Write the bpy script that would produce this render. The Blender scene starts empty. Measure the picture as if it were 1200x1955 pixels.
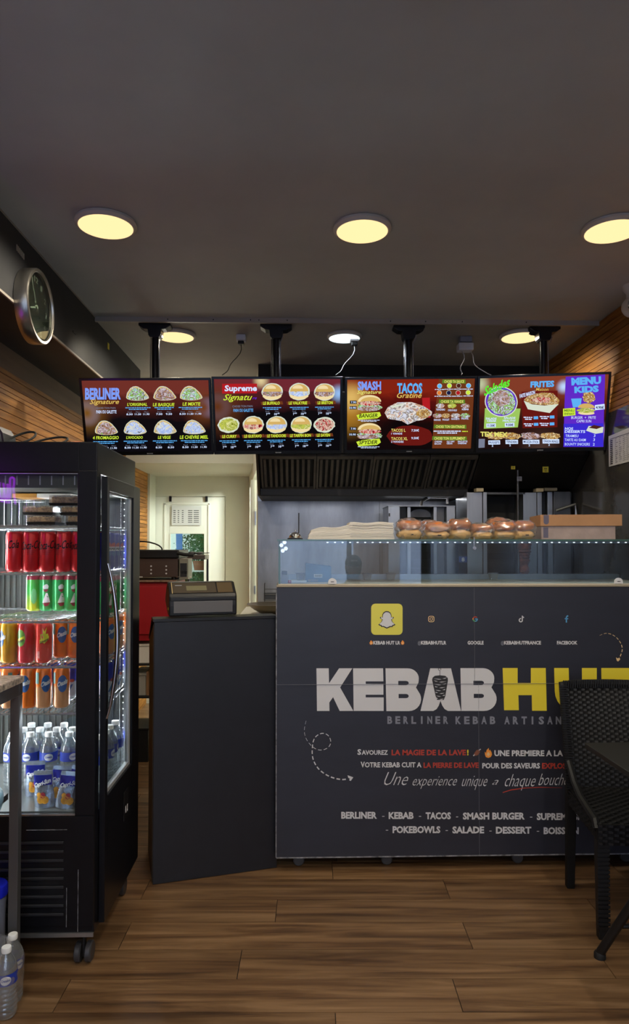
import bpy, bmesh, math, random
from mathutils import Vector, Matrix, Euler
from mathutils.geometry import tessellate_polygon
random.seed(7)
R = math.radians
PI = math.pi
scene = bpy.context.scene
COL = scene.collection

# ------------------------------------------------------------------ camera
FPX = 1300.0
PITCH, YAW, CAMZ = R(1.4), -R(1.5), 1.45
SH = 32.7
cam_d = bpy.data.cameras.new('camera')
cam = bpy.data.objects.new('camera', cam_d)
COL.objects.link(cam)
cam.location = (0, 0, CAMZ)
cam.rotation_euler = (PI / 2 + PITCH, 0, YAW)
cam_d.sensor_fit = 'VERTICAL'
cam_d.sensor_height = 24.0
cam_d.lens = 24.0 * FPX / 1955.0
cam_d.shift_y = SH / 1955.0
cam_d.clip_start = 0.02
cam_d.clip_end = 200
scene.camera = cam
CAMR = Euler((PI / 2 + PITCH, 0, YAW)).to_matrix()

def at(px, py, X=None, Y=None, Z=None):
    """point of the room seen at a photo position, on a given room plane"""
    d = CAMR @ Vector(((px - 600) / FPX, (977.5 - py + SH) / FPX, -1))
    o = Vector((0, 0, CAMZ))
    if Y is not None: t = (Y - o.y) / d.y
    elif X is not None: t = (X - o.x) / d.x
    else: t = (Z - o.z) / d.z
    return o + d * t

# ------------------------------------------------------------------ world, exposure
w = bpy.data.worlds.new('sky'); scene.world = w
w.use_nodes = True
nt = w.node_tree
bg = nt.nodes['Background']
tc = nt.nodes.new('ShaderNodeTexCoord'); sp = nt.nodes.new('ShaderNodeSeparateXYZ')
rp = nt.nodes.new('ShaderNodeValToRGB')
nt.links.new(tc.outputs['Generated'], sp.inputs[0]); nt.links.new(sp.outputs['Z'], rp.inputs[0])
rp.color_ramp.elements[0].position = 0.0; rp.color_ramp.elements[0].color = (.60, .68, .76, 1)
rp.color_ramp.elements[1].position = 0.6; rp.color_ramp.elements[1].color = (.36, .50, .80, 1)
nt.links.new(rp.outputs[0], bg.inputs[0])
bg.inputs[1].default_value = 19.0
scene.view_settings.view_transform = 'Standard'
scene.view_settings.look = 'None'
scene.view_settings.exposure = 0.0
scene.view_settings.gamma = 1.0
scene.view_settings.use_curve_mapping = False
LAMP_W = 25.0        # watts of each ceiling lamp
FRIDGE_W = 9.5
TVS = 1.1            # brightness of the menu screens

# ------------------------------------------------------------------ materials
def lin(c):
    return tuple((((v / 255) / 12.92) if v / 255 <= .04045 else (((v / 255) + .055) / 1.055) ** 2.4) for v in c[:3]) + (1,)

def M(name, rgb, rough=.5, metal=0, spec=.5, noise=None, bump=None, es=0, ergb=None, coat=0, stretch=(1, 1, 1), coords='Object', rnd=0, rgb2=None):
    m = bpy.data.materials.new(name); m.use_nodes = True
    t = m.node_tree; b = t.nodes['Principled BSDF']
    b.inputs['Base Color'].default_value = lin(rgb)
    b.inputs['Roughness'].default_value = rough
    b.inputs['Metallic'].default_value = metal
    b.inputs['Specular IOR Level'].default_value = spec
    if coat: b.inputs['Coat Weight'].default_value = coat; b.inputs['Coat Roughness'].default_value = .08
    if es:
        b.inputs['Emission Color'].default_value = lin(ergb or rgb); b.inputs['Emission Strength'].default_value = es
    if noise or bump:
        c = t.nodes.new('ShaderNodeTexCoord'); mp = t.nodes.new('ShaderNodeMapping')
        mp.inputs['Scale'].default_value = stretch
        t.links.new(c.outputs[coords], mp.inputs[0])
        if rnd:
            oi = t.nodes.new('ShaderNodeObjectInfo'); ml = t.nodes.new('ShaderNodeMath'); ml.operation = 'MULTIPLY'; ml.inputs[1].default_value = 37.0
            t.links.new(oi.outputs['Random'], ml.inputs[0]); t.links.new(ml.outputs[0], mp.inputs['Location'])
        n = t.nodes.new('ShaderNodeTexNoise'); n.inputs['Scale'].default_value = (noise or bump)[0]
        n.inputs['Detail'].default_value = 6; n.inputs['Roughness'].default_value = .6
        t.links.new(mp.outputs[0], n.inputs['Vector'])
        if noise:
            r = t.nodes.new('ShaderNodeValToRGB')
            a = noise[1]
            L = lin(rgb); L2 = lin(rgb2) if rgb2 else None
            r.color_ramp.elements[0].position = .3; r.color_ramp.elements[1].position = .7
            r.color_ramp.elements[0].color = L2 if L2 else tuple(max(0, v * (1 - a)) for v in L[:3]) + (1,)
            r.color_ramp.elements[1].color = tuple(min(1, v * (1 + a)) for v in L[:3]) + (1,)
            t.links.new(n.outputs[0], r.inputs[0])
            src = r.outputs[0]
            if rnd:
                hv = t.nodes.new('ShaderNodeHueSaturation')
                mr = t.nodes.new('ShaderNodeMapRange'); mr.inputs[3].default_value = 1 - rnd; mr.inputs[4].default_value = 1 + rnd
                t.links.new(oi.outputs['Random'], mr.inputs[0]); t.links.new(mr.outputs[0], hv.inputs['Value'])
                t.links.new(src, hv.inputs['Color']); src = hv.outputs[0]
            t.links.new(src, b.inputs['Base Color'])
        if bump:
            bp = t.nodes.new('ShaderNodeBump'); bp.inputs['Strength'].default_value = bump[1]; bp.inputs['Distance'].default_value = .01
            t.links.new(n.outputs[0], bp.inputs['Height']); t.links.new(bp.outputs[0], b.inputs['Normal'])
    return m

def E(name, rgb, s=1.0):
    m = bpy.data.materials.new(name); m.use_nodes = True
    t = m.node_tree; t.nodes.remove(t.nodes['Principled BSDF'])
    e = t.nodes.new('ShaderNodeEmission'); e.inputs[0].default_value = lin(rgb); e.inputs[1].default_value = s
    t.links.new(e.outputs[0], t.nodes['Material Output'].inputs[0]); return m

def Especk(name, cols, scale=60, s=1.0):
    """printed-photo look on a backlit screen: speckled food colours"""
    m = bpy.data.materials.new(name); m.use_nodes = True
    t = m.node_tree; t.nodes.remove(t.nodes['Principled BSDF'])
    e = t.nodes.new('ShaderNodeEmission'); e.inputs[1].default_value = s
    c = t.nodes.new('ShaderNodeTexCoord'); v = t.nodes.new('ShaderNodeTexVoronoi'); v.inputs['Scale'].default_value = scale
    n = t.nodes.new('ShaderNodeTexNoise'); n.inputs['Scale'].default_value = scale * .8; n.inputs['Distortion'].default_value = 2.5
    n.inputs['Detail'].default_value = 4
    t.links.new(c.outputs['Object'], n.inputs['Vector'])
    r = t.nodes.new('ShaderNodeValToRGB')
    el = r.color_ramp.elements
    while len(el) < len(cols): el.new(.5)
    for i, cc in enumerate(cols):
        el[i].position = .30 + .40 * i / (len(cols) - 1); el[i].color = lin(cc)
    t.links.new(n.outputs[0], r.inputs[0]); t.links.new(r.outputs[0], e.inputs[0])
    t.links.new(e.outputs[0], t.nodes['Material Output'].inputs[0]); return m

def glass(name, tint=(235, 240, 240), base=.045, power=5.0, rough=0.0, gl=(1, 1, 1), top=.9, milk=0):
    m = bpy.data.materials.new(name); m.use_nodes = True
    t = m.node_tree; t.nodes.remove(t.nodes['Principled BSDF'])
    tr = t.nodes.new('ShaderNodeBsdfTransparent'); tr.inputs[0].default_value = lin(tint)
    g = t.nodes.new('ShaderNodeBsdfGlossy'); g.inputs['Roughness'].default_value = rough; g.inputs[0].default_value = gl + (1,)
    lw = t.nodes.new('ShaderNodeLayerWeight'); lw.inputs[0].default_value = .5
    p = t.nodes.new('ShaderNodeMath'); p.operation = 'POWER'; p.inputs[1].default_value = power
    a = t.nodes.new('ShaderNodeMath'); a.operation = 'MULTIPLY_ADD'; a.inputs[1].default_value = top - base; a.inputs[2].default_value = base
    mx = t.nodes.new('ShaderNodeMixShader')
    t.links.new(lw.outputs['Facing'], p.inputs[0]); t.links.new(p.outputs[0], a.inputs[0]); t.links.new(a.outputs[0], mx.inputs[0])
    t.links.new(tr.outputs[0], mx.inputs[1]); t.links.new(g.outputs[0], mx.inputs[2])
    out = mx.outputs[0]
    if milk:
        df = t.nodes.new('ShaderNodeBsdfDiffuse'); df.inputs[0].default_value = (.8, .82, .84, 1)
        m2 = t.nodes.new('ShaderNodeMixShader'); m2.inputs[0].default_value = milk
        t.links.new(out, m2.inputs[1]); t.links.new(df.outputs[0], m2.inputs[2]); out = m2.outputs[0]
    t.links.new(out, t.nodes['Material Output'].inputs[0]); return m

m_ceil = M('ceiling_paint', (172, 176, 176), .75, noise=(1.3, .10), bump=(60, .05))
m_ceil2 = M('rear_ceiling_paint', (150, 146, 138), .8, noise=(2, .12))
m_soffit = M('soffit_metal', (48, 49, 52), .55, .1, .25, noise=(8, .15))
m_trim = M('ceiling_trim', (150, 143, 134), .5)
m_oldwood = M('dark_wall_board', (98, 74, 50), .7, noise=(4, .25), stretch=(1, .3, 6))
m_slat = M('slat_wood', (164, 112, 50), .6, spec=.3, noise=(5, .28), rgb2=(112, 68, 26), stretch=(1, .6, 9), rnd=.16)
m_back = M('slat_backing', (26, 17, 10), .9)
m_cream = M('cream_wall', (206, 206, 190), .7, noise=(2, .05))
m_white = M('white_paint', (220, 220, 206), .5)
m_steelwall = M('brushed_steel_wall', (156, 155, 156), .36, .8, noise=(4, .42), bump=(90, .04), stretch=(1, 1, .25))
m_steel = M('brushed_steel', (168, 170, 172), .3, .9, noise=(12, .15), stretch=(1, 1, .15))
m_steeldark = M('smoky_steel', (92, 92, 94), .38, .8, noise=(7, .35), stretch=(1, 1, .3))
m_chrome = M('chrome', (210, 210, 210), .12, 1)
m_black = M('black_lacquer', (13, 14, 19), .32, spec=.3, noise=(20, .2))
m_blackp = M('black_plastic', (18, 18, 20), .42)
m_blackm = M('matt_black', (12, 12, 13), .7)
m_hood = M('hood_black', (27, 24, 23), .5, .2, noise=(6, .3))
m_filter = M('filter_metal', (86, 80, 75), .45, .5, noise=(9, .3))
m_kiosk = M('black_board', (24, 25, 32), .42, noise=(14, .18))
m_kioskside = M('kiosk_side_board', (58, 50, 40), .5, noise=(6, .2))
m_panel = M('printed_vinyl', (40, 41, 51), .42, noise=(2.5, .14), bump=(3, .06), stretch=(1, 1, 3))
m_edge = M('panel_edge', (150, 140, 122), .6)
m_glass = glass('clear_glass', (222, 232, 228), .05)
m_case = glass('case_glass', (222, 230, 234), .05)
m_gedge = M('glass_edge', (60, 92, 86), .2, spec=.8)
m_fglass = glass('fridge_glass', (240, 244, 244), .03)
m_film = glass('plastic_film', (245, 245, 245), .10, 1.8, .14, top=.75, milk=.07)
m_pet = glass('bottle_plastic', (214, 222, 226), .12, 1.7, .06, top=.85, milk=.09)
m_cap = M('bottle_cap', (226, 228, 228), .45)
m_paper = M('paper', (196, 196, 190), .7)
m_napkin = M('napkin_paper', (218, 212, 202), .85)
m_card = M('cardboard', (164, 122, 86), .8, noise=(8, .10))
m_cardside = M('wrapped_cardboard', (150, 132, 124), .35, noise=(14, .15), bump=(12, .25))
m_ink = M('dark_ink', (40, 40, 44), .6)
m_wl = M('print_white', (206, 206, 210), .5)
m_wl2 = M('print_grey', (128, 130, 142), .5)
m_yl = M('print_yellow', (226, 206, 52), .5)
m_rd = M('print_red', (176, 62, 48), .5)
m_or = M('print_orange', (236, 150, 60), .5)
m_skin = M('print_sand', (226, 190, 140), .5)
m_snap = M('print_pale_yellow', (216, 208, 84), .5)
m_blu = M('print_blue', (86, 160, 210), .5)
m_grn = M('print_green', (90, 170, 110), .5)
m_brn = M('print_brown', (130, 80, 60), .5)
m_red = M('red_enamel', (158, 26, 34), .4)
m_lit_white = E('led_white', (255, 255, 255), 4)
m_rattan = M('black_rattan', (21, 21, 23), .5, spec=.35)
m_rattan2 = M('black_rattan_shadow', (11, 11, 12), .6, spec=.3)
m_tabletop = M('dark_table_top', (34, 33, 28), .35, spec=.35)
m_granite = M('granite', (150, 140, 130), .35, noise=(70, .8), rgb2=(40, 36, 34))
m_crust = M('bread_crust', (206, 128, 58), .55, noise=(14, .3), rgb2=(158, 82, 32))
m_crumb = M('bread_side', (222, 184, 124), .7, noise=(20, .2))
m_meat = M('roast_meat', (112, 60, 34), .55, noise=(30, .5), rgb2=(48, 22, 12), bump=(40, .8))
m_leaf = M('green_leaf', (60, 100, 48), .5, noise=(20, .4))
m_alu = M('can_metal', (205, 206, 208), .25, .9)

# ------------------------------------------------------------------ mesh builder
class MB:
    def __init__(s): s.v = []; s.f = []; s.mi = []; s.m = 0
    def add(s, vs, fs):
        o = len(s.v); s.v += [tuple(p) for p in vs]
        for f in fs: s.f.append(tuple(i + o for i in f)); s.mi.append(s.m)
        return s
    def box(s, x0, x1, y0, y1, z0, z1):
        if x0 > x1: x0, x1 = x1, x0
        if y0 > y1: y0, y1 = y1, y0
        if z0 > z1: z0, z1 = z1, z0
        return s.add([(x0, y0, z0), (x1, y0, z0), (x1, y1, z0), (x0, y1, z0), (x0, y0, z1), (x1, y0, z1), (x1, y1, z1), (x0, y1, z1)],
                     [(0, 3, 2, 1), (4, 5, 6, 7), (0, 1, 5, 4), (1, 2, 6, 5), (2, 3, 7, 6), (3, 0, 4, 7)])
    def hexa(s, b, t):
        return s.add(list(b) + list(t), [(0, 3, 2, 1), (4, 5, 6, 7), (0, 1, 5, 4), (1, 2, 6, 5), (2, 3, 7, 6), (3, 0, 4, 7)])
    def prism(s, pts, fn0, fn1):
        """closed outline extruded between two placing functions"""
        n = len(pts)
        a = sum(pts[i][0] * pts[(i + 1) % n][1] - pts[(i + 1) % n][0] * pts[i][1] for i in range(n))
        if a < 0: pts = list(reversed(pts))
        s.add([fn0(*p) for p in pts] + [fn1(*p) for p in pts],
              [tuple(range(n))[::-1], tuple(range(n, 2 * n))] + [(i, (i + 1) % n, n + (i + 1) % n, n + i) for i in range(n)])
        return s
    def poly(s, loops, fn):
        """flat filled outline with holes"""
        L = [[Vector((p[0], p[1], 0)) for p in lp] for lp in loops]
        tr = tessellate_polygon(L); flat = [p for lp in L for p in lp]
        fs = []
        for t in tr:
            a, b, c = (flat[i] for i in t)
            if (b - a).cross(c - a).z < 0: t = (t[0], t[2], t[1])
            fs.append(tuple(t))
        return s.add([fn(p.x, p.y) for p in flat], fs)
    def lathe(s, prof, c=(0, 0, 0), seg=20, axis='z', cap=True):
        o = []; n = len(prof)
        for r, h in prof:
            for k in range(seg):
                a = 2 * PI * k / seg
                x, y = r * math.cos(a), r * math.sin(a)
                if axis == 'z': p = (c[0] + x, c[1] + y, c[2] + h)
                elif axis == 'y': p = (c[0] + x, c[1] + h, c[2] - y)
                else: p = (c[0] + h, c[1] + x, c[2] + y)
                o.append(p)
        f = [(i * seg + k, i * seg + (k + 1) % seg, (i + 1) * seg + (k + 1) % seg, (i + 1) * seg + k) for i in range(n - 1) for k in range(seg)]
        if cap: f += [tuple(range(seg))[::-1], tuple(range((n - 1) * seg, n * seg))]
        return s.add(o, f)
    def cyl(s, c, r, h, axis='z', seg=16): return s.lathe([(r, 0), (r, h)], c, seg, axis)
    def tube(s, pts, r, seg=8):
        pts = [Vector(p) for p in pts]; o = []; n = len(pts)
        rr = r if isinstance(r, (list, tuple)) else [r] * n
        up = None
        for i, p in enumerate(pts):
            d = (pts[min(i + 1, n - 1)] - pts[max(i - 1, 0)]).normalized()
            if up is None:
                up = Vector((0, 0, 1)) if abs(d.z) < .9 else Vector((1, 0, 0))
            a = d.cross(up).normalized(); b = a.cross(d).normalized(); up = b
            for k in range(seg):
                t = 2 * PI * k / seg
                o.append(p + (a * math.cos(t) + b * math.sin(t)) * rr[i])
        f = [(i * seg + k, i * seg + (k + 1) % seg, (i + 1) * seg + (k + 1) % seg, (i + 1) * seg + k) for i in range(n - 1) for k in range(seg)]
        f += [tuple(range(seg))[::-1], tuple(range((n - 1) * seg, n * seg))]
        return s.add(o, f)
    def ball(s, c, r, seg=14, ring=9, fn=None):
        r = r if isinstance(r, (list, tuple)) else (r, r, r)
        o = []
        for i in range(ring + 1):
            t = PI * i / ring
            for k in range(seg):
                a = 2 * PI * k / seg
                p = Vector((math.sin(t) * math.cos(a) * r[0], math.sin(t) * math.sin(a) * r[1], -math.cos(t) * r[2]))
                if fn: p = fn(p)
                o.append((c[0] + p.x, c[1] + p.y, c[2] + p.z))
        f = [(i * seg + k, i * seg + (k + 1) % seg, (i + 1) * seg + (k + 1) % seg, (i + 1) * seg + k) for i in range(ring) for k in range(seg)]
        return s.add(o, f)
    def build(s, name, mats, parent=None, smooth=False, bevel=0, world=False, seg=2, **tags):
        me = bpy.data.meshes.new(name)
        vs = s.v
        if world and parent is not None:
            L = parent.location
            if parent.parent: L = L + parent.parent.location
            vs = [(p[0] - L.x, p[1] - L.y, p[2] - L.z) for p in vs]
        me.from_pydata(vs, [], s.f)
        for m in (mats if isinstance(mats, (list, tuple)) else [mats]): me.materials.append(m)
        for p, i in zip(me.polygons, s.mi): p.material_index = i
        me.validate()
        if smooth or bevel:
            bm = bmesh.new(); bm.from_mesh(me)
            if bevel:
                bmesh.ops.remove_doubles(bm, verts=bm.verts, dist=1e-5)
                es = [e for e in bm.edges if len(e.link_faces) == 2 and e.calc_face_angle(0) > .6]
                bmesh.ops.bevel(bm, geom=es, offset=bevel, segments=seg, affect='EDGES', profile=.5, clamp_overlap=True)
            if smooth:
                bmesh.ops.remove_doubles(bm, verts=bm.verts, dist=1e-6)
                for f in bm.faces: f.smooth = True
                for e in bm.edges:
                    if len(e.link_faces) == 2 and e.calc_face_angle(0) > .7: e.smooth = False
            bm.to_mesh(me); bm.free()
        o = bpy.data.objects.new(name, me); COL.objects.link(o)
        if parent: o.parent = parent
        for k, v in tags.items(): o[k] = v
        return o

def thing(name, label, cat, loc=(0, 0, 0), rz=0, group=None, mat=None):
    o = bpy.data.objects.new(name, None); COL.objects.link(o)
    o.location = loc; o.rotation_euler = (0, 0, rz); o.empty_display_size = .05
    if mat is not None: o.matrix_world = mat
    o['label'] = label; o['category'] = cat
    if group: o['group'] = group
    return o

def copy_tree(o, parent=None, loc=None, rz=None, label=None):
    c = o.copy(); COL.objects.link(c); c.parent = parent
    if loc is not None: c.location = loc
    if rz is not None: c.rotation_euler = (0, 0, rz)
    if label: c['label'] = label
    for ch in [x for x in KIDS.get(o.name, [])]:
        k = copy_tree(ch, c)
    return c
KIDS = {}
def kids(o):
    """remember the children of a prototype so that it can be copied in a loop"""
    KIDS[o.name] = [x for x in bpy.data.objects if x.parent == o]
    for k in KIDS[o.name]: kids(k)

# ------------------------------------------------------------------ lettering
_tc = {}
def textgeo(s, bold=.03, shear=0.0):
    key = (s, bold, shear)
    if key in _tc: return _tc[key]
    cu = bpy.data.curves.new('lettering', 'FONT'); cu.body = s; cu.size = 1; cu.offset = bold; cu.shear = shear
    cu.resolution_u = 2; cu.extrude = 0; cu.fill_mode = 'FRONT'
    ob = bpy.data.objects.new('lettering', cu); COL.objects.link(ob)
    bpy.context.view_layer.update()
    dg = bpy.context.evaluated_depsgraph_get()
    me = bpy.data.meshes.new_from_object(ob.evaluated_get(dg))
    vs = [(v.co.x, v.co.y) for v in me.vertices]; fs = [tuple(p.vertices) for p in me.polygons]
    bpy.data.objects.remove(ob); bpy.data.curves.remove(cu); bpy.data.meshes.remove(me)
    fx = []
    for f in fs:
        a, b, c = (vs[i] for i in f[:3])
        if (b[0] - a[0]) * (c[1] - a[1]) - (b[1] - a[1]) * (c[0] - a[0]) < 0: f = f[::-1]
        fx.append(f)
    _tc[key] = (vs, fx); return _tc[key]

def text(mb, s, x0, x1, y0, y1, fn, bold=.03, shear=0.0, keep=False):
    """letters fitted to the box x0..x1, y0 (base) .. y1 (cap top)"""
    vs, fs = textgeo(s, bold, shear)
    if not vs: return
    a, b = min(v[0] for v in vs), max(v[0] for v in vs)
    lo = min(v[1] for v in vs) if keep else -bold
    hi = max(v[1] for v in vs)
    if not keep: hi = .70 + bold
    sx = (x1 - x0) / max(b - a, 1e-6); sy = (y1 - y0) / (hi - lo)
    mb.add([fn(x0 + (v[0] - a) * sx, y0 + (v[1] - lo) * sy) for v in vs], fs)

def arc(cx, cy, rx, ry, a0, a1, n=8):
    return [(cx + rx * math.cos(R(a0 + (a1 - a0) * i / n)), cy + ry * math.sin(R(a0 + (a1 - a0) * i / n))) for i in range(n + 1)]

def ribbon(mb, pts, w, fn, closed=False):
    """flat stroke of constant or varying width along 2D points"""
    P = [Vector((p[0], p[1])) for p in pts]; n = len(P); A = []; B = []
    ww = w if isinstance(w, (list, tuple)) else [w] * n
    for i in range(n):
        d = (P[min(i + 1, n - 1)] - P[max(i - 1, 0)])
        if closed: d = P[(i + 1) % n] - P[i - 1]
        d.normalize(); nn = Vector((-d.y, d.x)) * ww[i] / 2
        A.append(P[i] + nn); B.append(P[i] - nn)
    vs = [fn(p.x, p.y) for p in A] + [fn(p.x, p.y) for p in B]
    r = range(n) if closed else range(n - 1)
    mb.add(vs, [(n + i, n + (i + 1) % n, (i + 1) % n, i) for i in r])

# ================================================================== THE SETTING
def struct(name, mb, mats, **k):
    o = mb.build(name, mats, **k); o['kind'] = 'structure'; return o

XL, XR, CZ = -1.38, 1.68, 2.70
Y0, YT, YB = -2.6, 3.72, 4.60           # shop front, ceiling trim, steel wall

# floor with planks ------------------------------------------------
m_floorb = M('floor_joint', (24, 17, 12), .8)
def plank_mat():
    m = bpy.data.materials.new('laminate_plank'); m.use_nodes = True
    t = m.node_tree; b = t.nodes['Principled BSDF']; N = t.nodes.new; L = t.links.new
    c = N('ShaderNodeTexCoord'); mp = N('ShaderNodeMapping'); oi = N('ShaderNodeObjectInfo')
    L(c.outputs['Object'], mp.inputs[0]); mp.inputs['Scale'].default_value = (.55, 9, 1)
    ml = N('ShaderNodeMath'); ml.operation = 'MULTIPLY'; ml.inputs[1].default_value = 91; L(oi.outputs['Random'], ml.inputs[0]); L(ml.outputs[0], mp.inputs['Location'])
    n = N('ShaderNodeTexNoise'); n.inputs['Scale'].default_value = 2.6; n.inputs['Detail'].default_value = 9; n.inputs['Roughness'].default_value = .62; n.inputs['Distortion'].default_value = .6
    L(mp.outputs[0], n.inputs['Vector'])
    r = N('ShaderNodeValToRGB'); e = r.color_ramp.elements
    e[0].position = .30; e[0].color = lin((60, 42, 28)); e[1].position = .68; e[1].color = lin((138, 108, 78))
    x = e.new(.42); x.color = lin((94, 68, 45)); x = e.new(.54); x.color = lin((116, 88, 60))
    L(n.outputs[0], r.inputs[0])
    n2 = N('ShaderNodeTexNoise'); n2.inputs['Scale'].default_value = 1.1; n2.inputs['Detail'].default_value = 2
    mp2 = N('ShaderNodeMapping'); mp2.inputs['Scale'].default_value = (1.2, 4, 1); L(c.outputs['Object'], mp2.inputs[0]); L(ml.outputs[0], mp2.inputs['Location']); L(mp2.outputs[0], n2.inputs['Vector'])
    r2 = N('ShaderNodeValToRGB'); r2.color_ramp.elements[0].position = .28; r2.color_ramp.elements[0].color = (.45, .42, .40, 1); r2.color_ramp.elements[1].position = .45; r2.color_ramp.elements[1].color = (1, 1, 1, 1)
    L(n2.outputs[0], r2.inputs[0])
    mx = N('ShaderNodeMixRGB'); mx.blend_type = 'MULTIPLY'; mx.inputs[0].default_value = .75; L(r.outputs[0], mx.inputs[1]); L(r2.outputs[0], mx.inputs[2])
    hv = N('ShaderNodeHueSaturation'); mr = N('ShaderNodeMapRange'); mr.inputs[3].default_value = .86; mr.inputs[4].default_value = 1.12
    L(oi.outputs['Random'], mr.inputs[0]); L(mr.outputs[0], hv.inputs['Value']); L(mx.outputs[0], hv.inputs['Color']); L(hv.outputs[0], b.inputs['Base Color'])
    bp = N('ShaderNodeBump'); bp.inputs['Strength'].default_value = .12; bp.inputs['Distance'].default_value = .004; L(n.outputs[0], bp.inputs['Height']); L(bp.outputs[0], b.inputs['Normal'])
    b.inputs['Roughness'].default_value = .36
    return m
m_plank = plank_mat()
floor = struct('floor', MB().box(XL - .1, XR + .1, Y0, 7.0, -.03, -.004), m_floorb)
PA = R(-1.4)                                  # the planks run a little askew
rowsY = [2.167 + .0, 2.330, 2.497, 2.674, 2.843]
edges = [2.167 - .168 * k for k in range(9, 0, -1)] + rowsY + [2.843 + .169 * k for k in range(1, 24)]
joints = {2.167: [-.755, .52], 2.330: [-.197], 2.497: [-.637, .637], 2.674: [-.08]}
dY = -math.tan(PA) * .55
for i in range(len(edges) - 1):
    y0, y1 = edges[i], edges[i + 1]
    js = [v for k, v in joints.items() if abs(k - y0) < 1e-3]
    js = js[0] if js else [random.uniform(-1.2, .1)]
    js = sorted(js)
    while js[-1] + 1.27 < 1.62: js.append(js[-1] + 1.27)
    while js[0] - 1.27 > -1.30: js.insert(0, js[0] - 1.27)
    js = [-1.50] + js + [1.80]
    yo = .5 * (y0 + y1) + dY * .0
    for a, b in zip(js[:-1], js[1:]):
        mb = MB(); g = .0012
        mb.box(-(b - a) / 2 + g, (b - a) / 2 - g, -(y1 - y0) / 2 + g, (y1 - y0) / 2 - g, -.006, 0)
        o = mb.build('plank', m_plank, floor)
        cx = (a + b) / 2
        o.location = (cx, yo + (cx + .55) * math.tan(PA), 0); o.rotation_euler = (0, 0, PA)

# ceiling -----------------------------------------------------------
struct('ceiling', MB().box(XL - .1, XR + .1, Y0, YT, CZ, CZ + .06), m_ceil)
struct('ceiling_rear', MB().box(XL - .1, XR + .1, YT, 5.6, CZ - .015, CZ + .06), m_ceil2)
trim = MB(); trim.box(-1.10, XR, YT - .006, YT + .012, CZ - .026, CZ + .004)
tr = struct('trim_1', trim, m_trim)
for px in (320, 407, 478, 494, 548, 745, 812, 882, 1004):
    p = at(px, 608, Y=YT - .007)
    MB().cyl((p.x, YT - .0085, CZ - .012), .0035, .004, 'y', 8).build('screw', m_ink, tr)

# left soffit ---------------------------------------------------------
sof = MB(); sof.box(XL - .02, -1.10, Y0, YB + .2, 2.40, CZ + .02)
so = struct('wall_left_soffit', sof, m_soffit, bevel=.004)
MB().box(-1.104, -1.096, 2.2, 4.6, 2.392, 2.402).build('edge_strip', m_trim, so)
MB().box(-1.106, -1.096, 0, YT, CZ - .006, CZ - .001).build('corner_strip', m_trim, so)
for k in range(6):                            # tiny pale lettering marks high on the soffit
    p = at(33 + k * 2.6, 473 + k * 3.4, X=-1.098)
    MB().box(-1.1, -1.0975, p.y - .005, p.y + .003, p.z - .012, p.z + .012).build('letter_mark', m_trim, so)
p = at(207, 661, X=-1.098); MB().box(-1.1, -1.097, p.y - .014, p.y + .014, p.z - .018, p.z + .018).build('label_mark', m_yl, so)
p = at(142, 635, X=-1.098); MB().box(-1.1, -1.097, p.y - .02, p.y + .02, p.z - .004, p.z + .004).build('slot', m_ink, so)

# left wall -----------------------------------------------------------
wl = struct('wall_left', MB().box(XL - .12, XL - .012, Y0, 6.34, 0, CZ), m_back)
MB().box(XL - .012, XL - .002, 1.9, 6.34, 2.285, 2.40).build('top_board', m_oldwood, wl)
def slats(parent, x0, x1, zlo, zhi, ya, yb, seed, pitch=.0325, nseg=3):
    rnd = random.Random(seed); z = zhi
    while z > zlo:
        h = rnd.choice((.022, .026, .034, .040, .046)) * pitch / .0325
        ys = [ya]; y = ya + rnd.uniform(.3, 1.2)
        while y < yb - .25: ys.append(y); y += rnd.uniform(.75, 1.7) * 1.3
        ys.append(yb)
        for a, b in zip(ys[:-1], ys[1:]):
            d = rnd.uniform(0, .0012)
            mb = MB(); mb.box((x0 - x1) / 2, (x1 - x0) / 2 - d if x1 > x0 else (x1 - x0) / 2 + d, (a - b) / 2 + .0008, (b - a) / 2 - .0008, -h + .0035, 0)
            o = mb.build('slat', m_slat, parent); o.location = ((x0 + x1) / 2, (a + b) / 2, z)
        z -= h
slats(wl, XL - .012, XL, 1.30, 2.285, 2.0, 6.34, 3)
MB().box(XL - .012, XL - .001, Y0, 6.34, 0, 1.29).build('lower_board', m_slat, wl)

# right wall ----------------------------------------------------------
wr = struct('wall_right', MB().box(XR + .012, XR + .12, Y0, YB + .3, 0, CZ + .02), m_back)
slats(wr, XR + .012, XR, 2.17, 2.695, 2.3, YB, 5)
MB().box(XR, XR + .012, Y0, 2.3, 1.2, 2.69).build('front_board', m_slat, wr)
gp = MB(); gp.box(XR - .001, XR + .012, Y0, YB, 0, 2.165); gp.build('gloss_panel', M('gloss_wall_panel', (62, 60, 58), .12, noise=(3, .15)), wr)

# steel back wall -------------------------------------------------------
XS = at(492, 1000, Y=YB).x
wb = struct('wall_back', MB().box(XS, XR, YB + .012, YB + .1, 0, 2.69), m_blackm)
sx = at(724, 1000, Y=YB).x
MB().box(XS, sx - .001, YB, YB + .012, .9, 1.80).build('steel_sheet', m_steelwall, wb, bevel=.001)
MB().box(sx + .001, at(1000, 1000, Y=YB).x, YB, YB + .012, .9, 1.80).build('steel_sheet', m_steelwall, wb, bevel=.001)
MB().box(at(1000, 1000, Y=YB).x + .002, XR, YB, YB + .012, .9, 1.80).build('steel_sheet', m_steeldark, wb, bevel=.001)
MB().box(XS - .002, XR, YB - .004, YB + .006, 1.752, 1.80).build('steel_lip', m_steel, wb)

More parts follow.
